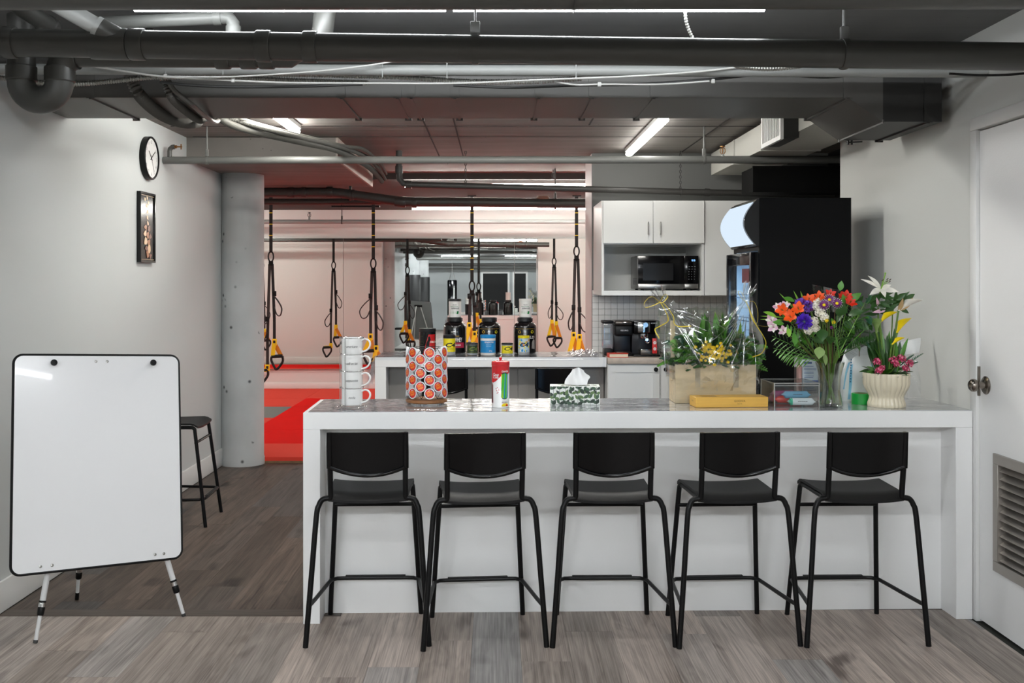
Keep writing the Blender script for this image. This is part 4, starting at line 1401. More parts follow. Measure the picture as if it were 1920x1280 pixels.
# ================================================================ things on the bar
mat('mug_white', 'f0f0ee', 0.12, coat=0.4)
mat('ink', '1a1a1c', 0.6)
mx_ = bar_pt(660, 4.60)
RK = thing('mug_rack', 'chrome wire tower holding four stacked white mugs', 'rack', mx_)
Rr = 0.056
for z in (0.004, 0.092, 0.168, 0.244, 0.318):
    MB().tube([(Rr * math.cos(a), Rr * math.sin(a), z) for a in [2 * PI * i / 28 for i in range(28)]], 0.0018, 6, closed=True).build('ring', 'chrome', RK)
for a in (math.radians(-115), math.radians(65), math.radians(172), math.radians(-8)):
    if abs(a - math.radians(-8)) < 0.01:
        continue
    MB().tube([(Rr * math.cos(a), Rr * math.sin(a), 0.0), (Rr * math.cos(a), Rr * math.sin(a), 0.322)], 0.0018, 6).build('upright', 'chrome', RK)
lo = MB()
for i in range(8):
    a = 2 * PI * i / 8 + 0.3
    c_ = Vector(((Rr + 0.006) * math.cos(a), (Rr + 0.006) * math.sin(a), 0.006))
    lo.tube([c_ + Vector((0.007 * math.cos(q), 0.007 * math.sin(q), 0)) for q in [2 * PI * j / 10 for j in range(10)]], 0.0012, 5, closed=True)
lo.build('scroll_foot', 'chrome', RK)
names = ('americano', 'café au lait', 'cappuccino', 'mocha')
for i, w in enumerate(names):
    zb = 0.244 - 0.0765 * i + 0.0
    mg = thing('coffee_mug', ['topmost white mug of the stacked tower, lettered americano', 'second white mug of the stacked tower, lettered café au lait', 'third white mug of the stacked tower, lettered cappuccino', 'lowest white mug of the stacked tower, lettered mocha'][i], 'mug', mx_ + Vector((0, 0, zb)), 0, 'stacked white mugs')
    MB().lathe([(0.001, 0.001), (0.044, 0.0), (0.0475, 0.006), (0.0482, 0.07), (0.0480, 0.074), (0.0455, 0.074), (0.044, 0.066), (0.043, 0.008), (0.001, 0.006)], 36).build('cup', 'mug_white', mg)
    hd = [(0.047 * 1.0, 0, 0.062), (0.060, 0, 0.0685), (0.076, 0, 0.066), (0.0875, 0, 0.052), (0.085, 0, 0.034), (0.070, 0, 0.018), (0.047, 0, 0.010)]
    h = MB().tube(smooth_path(hd, 5), 0.0042, 8, flat=(1.0, 1.5)).build('handle', 'mug_white', mg)
    h.rotation_euler = (0, 0, math.radians(-14))
    t_ = MB().wrap_text(w, 0.0165, 0.0484, 0.036, -PI / 2 + 0.12, 0, shear=0.35, width=(0.052, 0.052, 0.055, 0.03)[i])
    t_.build('lettering', 'ink', mg)

# ---- carousel of coffee pods
mat('pod_white', 'e4e4e6', 0.35)
mat('pod_red', 'd3201e', 0.3)
mat('pod_orange', 'f39a1e', 0.35)
mat('pod_navy', '2a2f45', 0.35)
mat('walnut', '8a5c36', 0.45, noise=(9, 0.25, (1, 8, 1)))
cc = bar_pt(800, 4.77)
CA = thing('pod_carousel', 'round black wire carousel for coffee pods on a wooden turntable', 'rack', cc)
MB().lathe([(0.001, 0.0), (0.075, 0.0), (0.075, 0.006), (0.001, 0.006)], 36).build('swivel', 'chrome', CA)
MB().lathe([(0.001, 0.006), (0.092, 0.006), (0.0975, 0.010), (0.0985, 0.015), (0.0975, 0.020), (0.092, 0.023), (0.001, 0.023)], 48).build('turntable', 'walnut', CA)
wv = MB()
RC = 0.074
for z, r_ in ((0.030, 0.092), (0.262, 0.080)):
    wv.tube([(r_ * math.cos(a), r_ * math.sin(a), z) for a in [2 * PI * i / 36 for i in range(36)]], 0.0016, 6, closed=True)
for k in range(14):
    a = -PI / 2 + (k + 0.5) * 2 * PI / 14
    for s in (-1, 1):
        q = []
        for i in range(9):
            z = 0.03 + 0.232 * i / 8
            aa = a + s * (PI / 14) * (1 if i % 2 else 0) 
            r_ = 0.090 if i % 2 else 0.086
            q.append((r_ * math.cos(aa), r_ * math.sin(aa), z))
        wv.tube(q, 0.0012, 5)
wv.build('wire_basket', 'black_metal', CA)
pod_me = lid_me = None
cols_ = {-4: 'fourth column towards the mugs', -3: 'third column towards the mugs', -2: 'second column towards the mugs', -1: 'first column towards the mugs', 0: 'front column', 1: 'first column towards the tin', 2: 'second column towards the tin', 3: 'third column towards the tin', 4: 'fourth column towards the tin'}
for k in range(-4, 5):
    a = -PI / 2 + math.radians(12) + k * 2 * PI / 14
    even = (k % 2 == 0)
    zs_ = (0.055, 0.118, 0.181, 0.244) if even else (0.0865, 0.1495, 0.2125)
    rn = ('lowest', 'second lowest', 'second highest', 'highest') if even else ('lower', 'middle', 'upper')
    for z, row in zip(zs_, rn):
        lab = 'red and orange coffee pod, %s in the %s' % (row, cols_[k])
        loc = cc + Vector((0.0575 * math.cos(a), 0.0575 * math.sin(a), z - 0.004))
        if pod_me is None:
            PM = Matrix.Identity(4)
            pb_ = MB().lathe([(0.001, 0), (0.0175, 0.0), (0.0190, 0.003), (0.0225, 0.034), (0.0225, 0.036), (0.0252, 0.0362), (0.0255, 0.0378), (0.0252, 0.0385), (0.001, 0.0386)], 20)
            pod = pb_.build('coffee_pod', 'pod_white', origin=(0, 0, 0))
            pod_me = pod.data
            lid = MB()
            def disc(r0, r1, z_, m, a0=0, a1=2 * PI, n=20):
                vs = [(r_ * math.cos(a0 + (a1 - a0) * i / n), r_ * math.sin(a0 + (a1 - a0) * i / n), z_) for r_ in (r0, r1) for i in range(n + 1)]
                lid.add(vs, [(i, n + 1 + i, n + 2 + i, i + 1) for i in range(n)], m)
            disc(0.0001, 0.0212, 0.0388, 0)
            disc(0.0175, 0.0210, 0.0390, 2, math.radians(190), math.radians(265), 8)
            disc(0.0175, 0.0210, 0.0390, 2, math.radians(20), math.radians(75), 8)
            disc(0.0130, 0.0150, 0.0390, 3, math.radians(80), math.radians(130), 5)
            TM = Matrix.Rotation(math.radians(12), 4, 'Z')
            lid.text('DONUT', 0.0130, TM @ Matrix.Translation((0, 0.0056, 0.0392)), 1, bold=0.035, width=0.028)
            lid.text('SHOP', 0.0130, TM @ Matrix.Translation((0, -0.0060, 0.0392)), 1, bold=0.035, width=0.025)
            lid_me = lid.build('lid', ['pod_red', 'pod_orange', 'pod_navy', 'pod_white'], pod).data
        else:
            pod = bpy.data.objects.new('coffee_pod', pod_me)
            COL.objects.link(pod)
            shared('lid', lid_me, pod)
        pod.location = loc
        ax_ = Vector((math.cos(a), math.sin(a), 0.10)).normalized()
        q1 = Vector((0, 0, 1)).cross(ax_).normalized()
        q2 = ax_.cross(q1)
        pod.rotation_euler = Matrix((q1, q2, ax_)).transposed().to_euler()
        tag(pod, lab, 'coffee pod', 'coffee pods on the carousel')

# ---- straw tin
mat('tin_red', 'c8141c', 0.22, coat=0.4)
mat('tin_white', 'ececea', 0.22, coat=0.4)
for n_, c_ in (('straw_green', '35b52e'), ('straw_yellow', 'f2d51c'), ('straw_blue', '1f86c9'), ('straw_lime', '6cc93a'), ('tin_dark', '5a1518'), ('tin_slot', '1c3c30')):
    mat(n_, c_, 0.3)
sc_ = bar_pt(938.5, 4.64)
TN = thing('straw_tin', 'tall red and white tin of drinking straws on the bar', 'tin', sc_)
RT = 0.0405
MB().lathe([(0.001, 0), (RT + 0.0006, 0.0), (RT + 0.0006, 0.004), (RT, 0.005), (RT, 0.192), (0.001, 0.192)], 40).build('body', 'tin_white', TN)
MB().lathe([(0.001, 0.214), (0.012, 0.213), (RT - 0.002, 0.209), (RT + 0.001, 0.206), (RT + 0.0015, 0.192), (RT, 0.190)], 40).build('lid', 'tin_red', TN)
MB().lathe([(0.001, 0.212), (0.006, 0.213), (0.0055, 0.217), (0.0075, 0.221), (0.0075, 0.226), (0.001, 0.229)], 14).build('lid_knob', 'tin_red', TN)
A0 = -PI / 2
pr = MB()
pr.wrap_patch([(-0.062, 0.190), (0.062, 0.190), (0.062, 0.160), (0.030, 0.150), (0.0, 0.142), (-0.022, 0.120), (-0.040, 0.112), (-0.062, 0.118)], RT, A0, 0, 0.0004, 24)
pr.wrap_patch([(-0.046, 0.112), (-0.040, 0.100), (-0.0395, 0.05), (-0.0385, 0.02), (-0.055, 0.02), (-0.06, 0.112)], RT, A0, 5, 0.0005, 8)
sl = [(0.0195 + 0.0165 * math.cos(t), 0.148 + 0.012 * math.sin(t)) for t in [PI * i / 8 for i in range(9)]] + [(0.0195 + 0.0165 * math.cos(t), 0.050 + 0.012 * math.sin(t)) for t in [PI + PI * i / 8 for i in range(9)]]
pr.wrap_patch(sl, RT, A0, 6, 0.0007, 10)
for i, (xa, xb, m_) in enumerate(((0.0045, 0.0085, 2), (0.009, 0.0045, 1), (0.013, 0.0085, 1), (0.0175, 0.0125, 4), (0.0225, 0.0165, 3), (0.0265, 0.021, 1), (0.031, 0.026, 4), (0.0345, 0.0305, 3), (0.006, 0.006, 2))):
    w_ = 0.0021
    zt_ = 0.156 - abs(xa - 0.0195) * 0.35
    zb_ = 0.041 + abs(xb - 0.0195) * 0.35
    if i == 8:
        zb_ = 0.09
    pr.wrap_patch([(xa - w_, zt_), (xa + w_, zt_), (xb + w_, zb_), (xb - w_, zb_)], RT, A0, m_, 0.0011 + 0.0001 * (i % 2), 3)
pr.wrap_patch([(0.005, 0.006), (0.040, 0.006), (0.038, 0.016), (0.028, 0.020), (0.012, 0.019), (0.005, 0.012)], RT, A0, 2, 0.0006, 6)
pr.wrap_patch([(0.024, 0.007), (0.038, 0.007), (0.036, 0.014), (0.027, 0.016)], RT, A0, 0, 0.0009, 5)
for x_ in (0.008, 0.014, 0.020, 0.026, 0.032):
    pr.wrap_patch([(x_ - 0.002, 0.021), (x_ + 0.002, 0.021), (x_ + 0.0004, 0.029), (x_ - 0.0004, 0.029)], RT, A0, 5, 0.0006, 2)
for x_, z_ in ((-0.021, 0.086), (-0.015, 0.091), (-0.009, 0.084), (-0.018, 0.077), (-0.012, 0.070), (-0.016, 0.066), (-0.008, 0.079)):
    pr.wrap_patch([(x_ - 0.0018, z_ - 0.002), (x_ + 0.0018, z_ - 0.002), (x_ + 0.0018, z_ + 0.002), (x_ - 0.0018, z_ + 0.002)], RT, A0, 0, 0.0006, 2)
pr.build('print', ['tin_red', 'straw_green', 'straw_yellow', 'straw_blue', 'straw_lime', 'tin_dark', 'tin_slot'], TN)
lt_ = MB()
lt_.wrap_text('Coca', 0.017, RT, 0.150, A0 - 0.62, 0, shear=0.4, bold=0.02, width=0.030, off=0.0010)
lt_.wrap_text('Cola', 0.017, RT, 0.138, A0 - 0.62, 0, shear=0.4, bold=0.02, width=0.028, off=0.0010)
lt_.wrap_text('Coca-Cola', 0.013, RT, 0.165, A0 + 0.5, 0, shear=0.4, bold=0.02, width=0.032, off=0.0010)
lt_.build('lettering', 'tin_white', TN)

# ---- tissue box with leaf print
tb = bar_pt(1077.5, 4.77)
TB = thing('tissue_box', 'tissue box with a green leaf print on the bar, a white tissue standing in it', 'tissue box', tb, math.radians(-3))
tw, td, th_ = 0.116, 0.055, 0.085
MB().box(-tw, tw, -td, td, 0, th_, bevel=0.001, seg=1).build('box', mat('box_white', 'e6e9e4', 0.5), TB)
for n_, c_ in (('leaf_print_a', '3f5a44'), ('leaf_print_b', '24352b'), ('leaf_print_c', '5f7a4a')):
    mat(n_, c_, 0.5)
lp = MB()
rr = random.Random(4)


def leaf2d(x, z, L_, w, a):
    pts = []
    for i in range(9):
        t = i / 8
        pts.append((t * L_, w * math.sin(PI * t ** 0.8)))
    for i in range(7, 0, -1):
        t = i / 8
        pts.append((t * L_, -w * math.sin(PI * t ** 0.8)))
    ca, sa = math.cos(a), math.sin(a)
    return [(min(tw - 0.0005, max(-tw + 0.0005, x + p[0] * ca - p[1] * sa)), min(th_ - 0.0005, max(0.0005, z + p[0] * sa + p[1] * ca))) for p in pts]


k = 0
for i in range(8):
    x = -tw + 0.016 + i * 0.0285
    lp.add([(x - 0.0008, -td - 0.0004, 0.0005), (x + 0.0008, -td - 0.0004, 0.0005), (x + 0.0008, -td - 0.0004, th_ - 0.001), (x - 0.0008, -td - 0.0004, th_ - 0.001)], [(0, 1, 2, 3)], 1)
    for j in range(4):
        z = 0.004 + j * 0.022 + rr.uniform(-0.008, 0.006)
        for s in (-1, 1):
            a = PI / 2 - s * rr.uniform(0.3, 1.25)
            poly = leaf2d(x, z, rr.uniform(0.022, 0.033), rr.uniform(0.006, 0.0085), a)
            lp.add([(p[0], -td - 0.0006 - 0.0001 * (k % 5), p[1]) for p in poly], [tuple(range(len(poly)))], (k * 7 + i) % 3)
            k += 1
for sgn in (-1, 1):
    for j in range(6):
        y = rr.uniform(-td + 0.02, td - 0.02)
        z = rr.uniform(0.012, th_ - 0.03)
        poly = [(min(td - .001, max(-td + .001, p[0])), p[1]) for p in leaf2d(y, z, 0.026, 0.007, rr.uniform(0.6, 2.4))]
        lp.add([(sgn * (tw + 0.0006 + 0.0001 * j), p[0], p[1]) for p in poly], [tuple(range(len(poly)))], j % 3)
for j in range(26):
    poly = leaf2d(rr.uniform(-tw + .03, tw - .03), 0.04, 0.026, 0.007, rr.uniform(0, 6.28))
    y0_ = rr.uniform(-td + 0.005, td - 0.03)
    lp.add([(p[0], min(td, max(-td, y0_ + p[1] - 0.03)), th_ + 0.0005 + 0.00005 * j) for p in poly], [tuple(range(len(poly)))], j % 3)
lp.build('leaf_print', ['leaf_print_a', 'leaf_print_b', 'leaf_print_c'], TB)['kind'] = 'stuff'
MB().lathe([(0.001, th_ + 0.002), (0.03, th_ + 0.0022)], 24, M=Matrix.Diagonal((2.0, 0.7, 1, 1))).build('slot_film', 'grout', TB)
ts = MB()


def tis(u, v):
    w = 0.052 - 0.020 * v + 0.006 * math.sin(v * 5)
    x = (u * 2 - 1) * w + 0.004 + 0.012 * v
    y = 0.014 * math.sin(u * 9 + v * 3) * (0.4 + v) * 0.8 + 0.010 * (1 - v) * math.cos(u * 4) + 0.006 * v
    z = th_ - 0.002 + v * (0.084 - 0.010 * (abs(u - 0.45) * 2) ** 2)
    if u > 0.8:
        x += 0.020 * (u - 0.8) / 0.2 * math.exp(-((v - 0.62) / 0.2) ** 2)
    return (x, y, z)


ts.grid(tis, 24, 20)
ts.build('tissue', mat('tissue_white', 'f1f1f1', 0.9), TB)

# ---- yellow chocolate box
yb = bar_pt(1366, 4.67)
YB = thing('chocolate_box', 'flat golden yellow gift box at the front edge of the bar', 'box', yb, math.radians(4))
MB().box(-0.168, 0.168, -0.055, 0.055, 0.0, 0.046, bevel=0.0015, seg=1).build('box', mat('gold_card', 'dfae4e', 0.45, noise=(6, 0.06, (1, 1, 20))), YB)
g_ = MB()
g_.text('GODIVA', 0.013, face_M((0.035, -0.0556, 0.028), *FRONT), 0, width=0.052)
g_.text('Belgium 1926', 0.006, face_M((0.035, -0.0556, 0.016), *FRONT), 0, width=0.022)
g_.text('GODIVA', 0.009, face_M((-0.1686, 0.0, 0.026), (0, -1, 0), (0, 0, 1)), 0, width=0.03)
g_.build('lettering', mat('gold_ink', '5a3f14', 0.4), YB)
MB().add([(-0.13, -0.03, 0.0464), (-0.06, -0.03, 0.0464), (-0.06, 0.03, 0.0464), (-0.13, 0.03, 0.0464)], [(0, 1, 2, 3)]).build('seal', mat('gold_seal', 'b98b36', 0.4), YB)

# ---- clear acrylic box of snack bars
film('acrylic', (0.985, 0.995, 0.99), 0.03, 0.025, 0.6)
film('acrylic_edge', (0.8, 0.85, 0.85), 0.25, 0.6, 0.95)
ab = bar_pt(1480, 4.73)
AB = thing('acrylic_box', 'clear acrylic box of snack bars beside the yellow gift box', 'box', ab, math.radians(2))
aw, ad, ah = 0.105, 0.105, 0.108
for nm_, (a, b_, c, d_, e, f) in (('front_pane', (-aw, aw, -ad, -ad + 0.003, 0, ah)), ('rear_pane', (-aw, aw, ad - 0.003, ad, 0, ah)), ('side_pane', (-aw, -aw + 0.003, -ad + 0.003, ad - 0.003, 0, ah)), ('side_pane', (aw - 0.003, aw, -ad + 0.003, ad - 0.003, 0, ah)), ('base_pane', (-aw + 0.003, aw - 0.003, -ad + 0.003, ad - 0.003, 0.0, 0.003)), ('lid_pane', (-aw, aw, -ad, ad, ah, ah + 0.003))):
    MB().box(a, b_, c, d_, e, f).build(nm_, 'acrylic', AB)
eg = MB()
for x_ in (-aw, aw - 0.004):
    for y_ in (-ad - 0.0005, ad - 0.004):
        eg.box(x_, x_ + 0.0045, y_, y_ + 0.0045, 0, ah)
for z_ in (ah - 0.001, ah - 0.012):
    eg.box(-aw, aw, -ad - 0.0008, -ad + 0.003, z_, z_ + 0.0035)
eg.box(-aw, aw, ad - 0.003, ad + 0.0005, ah - 0.001, ah + 0.003)
for x_ in (-aw - 0.0005, aw - 0.003):
    eg.box(x_, x_ + 0.0035, -ad, ad, ah - 0.001, ah + 0.003)
eg.build('edge', 'acrylic_edge', AB)


def snack(label, col, loc, rz, L_=0.13, tip=None, txt=None, rx=0.0):
    o = thing('snack_bar', label, 'snack bar', ab + Vector(loc), rz, 'snack bars in the clear box')
    def f(u, v):
        e = min(1, min(u, 1 - u) / 0.10)
        h = 0.006 + 0.012 * e
        a = 2 * PI * v
        return ((u - 0.5) * L_, math.cos(a) * 0.019 * (1.05 - 0.15 * e), 0.019 + math.sin(a) * h * 0.95 * (0.15 + 0.85 * e))
    MB().grid(f, 18, 12).build('wrapper', mat(col[0], col[1], 0.25, coat=0.3), o)
    if tip:
        def f2(u, v):
            p = f(u * 0.16 if tip[2] < 0 else 1 - u * 0.16, v)
            return (p[0], p[1] * 1.02, 0.019 + (p[2] - 0.019) * 1.04)
        MB().grid(f2, 4, 12).build('tip', mat(tip[0], tip[1], 0.25), o)
    if txt:
        w_ = MB()
        for i in range(5):
            w_.box(-0.02 + i * 0.009, -0.0135 + i * 0.009, -0.0208, -0.0200, 0.021, 0.0232)
        w_.build('print', 'ink', o)
    return o


snack('pink snack bar lying at the back of the clear box', ('wrap_pink', 'c2507a'), (-0.02, 0.06, 0.003), 0.10)
snack('red snack bar under the blue one in the clear box', ('wrap_red', 'cf2f2a'), (0.0, 0.012, 0.003), -0.12)
snack('purple snack bar across the side of the clear box', ('wrap_purple', '8a3d6a'), (-0.02, 0.03, 0.026), 0.22)
snack('light blue snack bar on top in the clear box', ('wrap_blue', '6aa3c4'), (0.018, -0.045, 0.031), 0.03, txt=True)
snack('white snack bar with a green tip at the front of the clear box', ('wrap_white', 'd5dde2'), (0.032, -0.078, 0.003), -0.02, 0.125, ('wrap_green', '2fae8a', -1), True)
# ---- acrylic sign / boxed supplies behind the vase
lb = bar_pt(1513, 4.90)
LB = thing('test_kit_box', 'clear box with a white and blue label standing behind the flower vase', 'box', lb)
for (a, b_, c, d_) in ((-0.052, 0.052, -0.035, -0.033), (-0.052, 0.052, 0.033, 0.035), (-0.052, -0.050, -0.033, 0.033), (0.050, 0.052, -0.033, 0.033)):
    MB().box(a, b_, c, d_, 0, 0.215).build('pane', 'acrylic', LB)
MB().box(-0.046, -0.03, -0.02, 0.02, 0.0, 0.17, bevel=0.004).build('pink_packet', mat('packet_pink', 'd6a39d', 0.5), LB)
MB().box(-0.028, 0.046, -0.025, 0.02, 0.0, 0.195, bevel=0.002).build('carton', mat('carton', 'cfd9e4', 0.5), LB)
q_ = MB()
q_.box(-0.028, 0.046, -0.0262, -0.0252, 0.085, 0.098)
for z_ in (0.165, 0.155, 0.148, 0.137, 0.130, 0.118, 0.11, 0.07, 0.06, 0.05):
    q_.box(-0.022, 0.030 + 0.008 * math.sin(z_ * 900), -0.0262, -0.0252, z_, z_ + 0.002)
q_.box(-0.022, 0.016, -0.0262, -0.0252, 0.178, 0.186)
q_.build('print', mat('label_blue', '2b4f9c', 0.5), LB)

# ---- green tape roll, plastic bag
gt = bar_pt(1614, 4.75)
GT = thing('tape_roll', 'roll of bright green tape lying beside the ribbed pot', 'tape', gt)
MB().lathe([(0.030, 0.0), (0.0415, 0.0), (0.0415, 0.050), (0.030, 0.050)], 32).build('tape', mat('tape_green', '17963a', 0.35), GT)
MB().lathe([(0.0298, 0.050), (0.0298, 0.0), (0.0275, 0.0), (0.0275, 0.050), (0.0298, 0.050)], 32).build('core', 'ply', GT)
pg = bar_pt(1606, 4.88)
PG = thing('plastic_bag', 'white carrier bag with light blue stripes standing behind the green tape', 'bag', pg)


def bag(u, v):
    a = 2 * PI * u
    w, dd = 0.085, 0.045
    k_ = 1 + 0.05 * math.sin(a * 5 + v * 4) + 0.04 * math.sin(a * 9 - v * 7)
    tp = 1 - 0.25 * max(0, v - 0.7) / 0.3
    return (w * math.copysign(abs(math.cos(a)) ** 0.6, math.cos(a)) * k_ * tp + 0.012 * v, dd * math.copysign(abs(math.sin(a)) ** 0.6, math.sin(a)) * k_ * tp, v * (0.235 + 0.030 * math.sin(a + 0.6) + 0.012 * math.sin(3 * a)))


MB().grid(bag, 48, 16).build('bag', mat('bag_white', 'dfe3e4', 0.4, trans=0.0), PG)
st = MB()
for (u0, u1, v0, v1) in ((0.665, 0.695, 0.05, 0.85), (0.60, 0.625, 0.3, 0.95), (0.83, 0.87, 0.55, 0.82)):
    st.grid(lambda u, v: tuple(1.012 * c if i < 2 else c for i, c in enumerate(bag(u0 + (u1 - u0) * u, v0 + (v1 - v0) * v))), 3, 12)
st.build('stripe', mat('bag_blue', '7fc0dc', 0.4), PG)
vt = MB()
for i in range(9):
    p_ = Vector(bag(0.68, 0.78 - i * 0.06)) * 1.02
    vt.box(p_.x - 0.003, p_.x + 0.003 * (1 if i % 3 else 0.3), p_.y - 0.004, p_.y - 0.003, 0.196 - i * 0.013, 0.204 - i * 0.013)
vt.build('print', mat('bag_ink', '2f6f92', 0.5), PG)
# ================================================================ rear counter and kitchen
rc = thing('rear_counter', 'white rear counter with supplement tubs in front of the gym opening', 'counter', (-0.926, 7.75, 0))
CL, CD = 1.772, 0.58
MB().box(0, CL, 0, CD, BZ - 0.075, BZ, bevel=0.002, seg=1).build('worktop', 'counter_white', rc)
MB().box(0.006, CL - 0.004, 0.006, CD - 0.006, BZ, BZ + 0.0025).build('marble_sheet', 'marble', rc)
MB().box(0, 0.085, 0, CD, 0, BZ - 0.075, bevel=0.002, seg=1).build('end_panel', 'counter_white', rc)
MB().box(0.085, CL, CD - 0.03, CD - 0.01, 0, BZ - 0.075).build('rear_panel', 'counter_white', rc)
for i in range(5):
    w = (CL - 0.085) / 5
    MB().box(0.086 + i * w, 0.084 + (i + 1) * w, 0.20, 0.22, 0.12, BZ - 0.077).build('front_panel', 'panel_grey', rc)
MB().box(0.085, CL, 0.195, 0.22, 0, 0.118).build('plinth', 'wall_grey', rc)
film('vinyl', (0.97, 0.98, 1.0), 0.05, 0.05, 0.55)
vc = thing('table_cover', 'clear vinyl sheet with crumpled corners covering the rear counter', 'cover', (-0.926, 7.75, BZ + 0.003))
rr = random.Random(21)
cw = MB()


def cover(u, v):
    x = -0.075 + u * (CL + 0.02)
    y = -0.03 + v * (CD + 0.04)
    z = 0.002 + 0.0015 * math.sin(x * 21 + y * 13) * math.sin(y * 31 + x * 5) + 0.001
    if x < 0:
        z -= (-x) * 2.2 * (0.7 + 0.5 * math.sin(y * 40) ** 2)
        x = x * (0.35 + 0.5 * math.sin(y * 34 + 1) ** 2)
    if y < 0:
        z -= -y * 0.9
        y = y * 0.25
    if x > CL - 0.28 and y > 0.05:
        e = min(1, (x - CL + 0.28) / 0.1)
        z += e * 0.028 * abs(math.sin(x * 47 + y * 23)) * abs(math.sin(y * 41 - x * 19))
    return (x, y, z)


cw.grid(cover, 90, 34, smooth=False)
cw.build('sheet', 'vinyl', vc)
dk = MB()
def drape(u, v):
    a = u * 1.2 - 0.3
    return (-0.012 - 0.075 * v * (0.45 + 0.35 * math.sin(u * 17)) , -0.005 + 0.22 * u + 0.02 * v * math.sin(u * 21), 0.001 - v * (0.25 - 0.10 * u) )
dk.grid(drape, 22, 10, smooth=False)
dk.build('corner_drape', 'vinyl', vc)
dk = MB()
dk.grid(lambda u, v: (CL - 0.005 - 0.06 * v * v - 0.02 * u, -0.012 - 0.01 * math.sin(v * 5), 0.002 - v * 0.22 * (1 - 0.3 * u)), 3, 10, smooth=False)
dk.build('corner_drape', 'vinyl', vc)

# ---- wall cabinet with niche
kc = thing('wall_cabinet', 'white wall cabinet with two doors above an open microwave niche', 'cabinet', (0.797, 7.65, 1.405))
KW, KD, KH = 0.773, 0.645, 0.715
b = MB()
b.box(0, 0.018, 0, KD, 0, KH).box(KW - 0.018, KW, 0, KD, 0, KH).box(0.018, KW - 0.018, 0, KD, 0.0, 0.036).box(0.018, KW - 0.018, 0.0, KD, 0.385, 0.403).box(0.018, KW - 0.018, 0, KD, KH - 0.018, KH).box(0.018, KW - 0.018, KD - 0.012, KD, 0.036, 0.385)
b.build('carcass', 'cabinet_white', kc)
for i, (x0, x1, hx) in enumerate(((0.010, 0.386, 0.346), (0.389, KW - 0.001, 0.437))):
    dd = MB().box(x0, x1, -0.020, -0.001, 0.392, KH - 0.002, bevel=0.0015, seg=1).build('door', 'cabinet_white', kc)
    h = MB().tube([(hx, -0.045, 0.455), (hx, -0.045, 0.553)], 0.0055, 8)
    h.tube([(hx, -0.020, 0.468), (hx, -0.045, 0.468)], 0.004, 6).tube([(hx, -0.020, 0.540), (hx, -0.045, 0.540)], 0.004, 6)
    h.build('handle', 'steel', dd)
fp_ = thing('filler_cabinet', 'plain white cabinet side between the microwave niche and the refrigerator', 'cabinet', (1.574, 7.65, 1.405))
MB().box(0, 0.52, 0, KD, 0, KH, bevel=0.001, seg=1).build('panel', 'cabinet_white', fp_)
MB().box(0.002, 0.518, KD * 0.2, KD, -0.012, -0.0005).build('light_rail', 'cabinet_white', fp_)
# ---- microwave
mw = thing('microwave', 'black and steel microwave in the cabinet niche', 'microwave', (1.075, 7.68, 1.443))
MWW, MWD, MWH = 0.461, 0.40, 0.262
MB().box(0, MWW, 0.022, MWD, 0.012, MWH, bevel=0.004).build('body', mat('mw_steel', '8b8886', 0.35, 0.8), mw)
MB().box(0.002, 0.352, 0, 0.022, 0.050, MWH - 0.001, bevel=0.002).build('door', 'black_gloss', mw)
MB().box(0.040, 0.268, -0.0015, 0.001, 0.075, 0.205).build('door_window', mat('mw_window', '0a0a0b', 0.3, spec=0.3), mw)
cpn = MB().box(0.3535, MWW - 0.002, 0, 0.022, 0.050, MWH - 0.001, bevel=0.002).build('control_panel', 'black_gloss', mw)
MB().box(0.002, 0.352, -0.004, 0.022, 0.016, 0.048, bevel=0.003).build('door_handle', 'steel', mw)
MB().box(0.355, MWW - 0.004, -0.003, 0.022, 0.016, 0.048, bevel=0.003).build('open_button', 'steel', mw)
MB().text('10:10', 0.022, face_M((0.420, -0.0012, 0.226), *FRONT), 0, width=0.026).build('display', lamp_mat('led_blue', (0.25, 0.55, 1.0), 3.0), cpn)
ky = MB()
for r_ in range(6):
    for c_ in range(3):
        x, z = 0.385 + c_ * 0.021, 0.178 - r_ * 0.019
        ky.box(x, x + (0.010 if r_ < 2 else 0.004), -0.0012, 0.0005, z, z + 0.003)
ky.build('keypad', mat('key_grey', '8f9296', 0.5), cpn)
vn = MB()
for r_ in range(5):
    for c_ in range(3):
        vn.box(-0.0008, 0.001, 0.06 + c_ * 0.075, 0.105 + c_ * 0.075, 0.045 + r_ * 0.010, 0.050 + r_ * 0.010)
vn.build('vent_slot', 'black_matte', mw)
for x in (0.04, MWW - 0.04):
    for y in (0.05, MWD - 0.05):
        MB().lathe([(0.012, 0.0), (0.012, 0.0125), (0.001, 0.0125)], 10, M=Matrix.Translation((x, y, -0.0015))).build('foot', 'black_matte', mw)

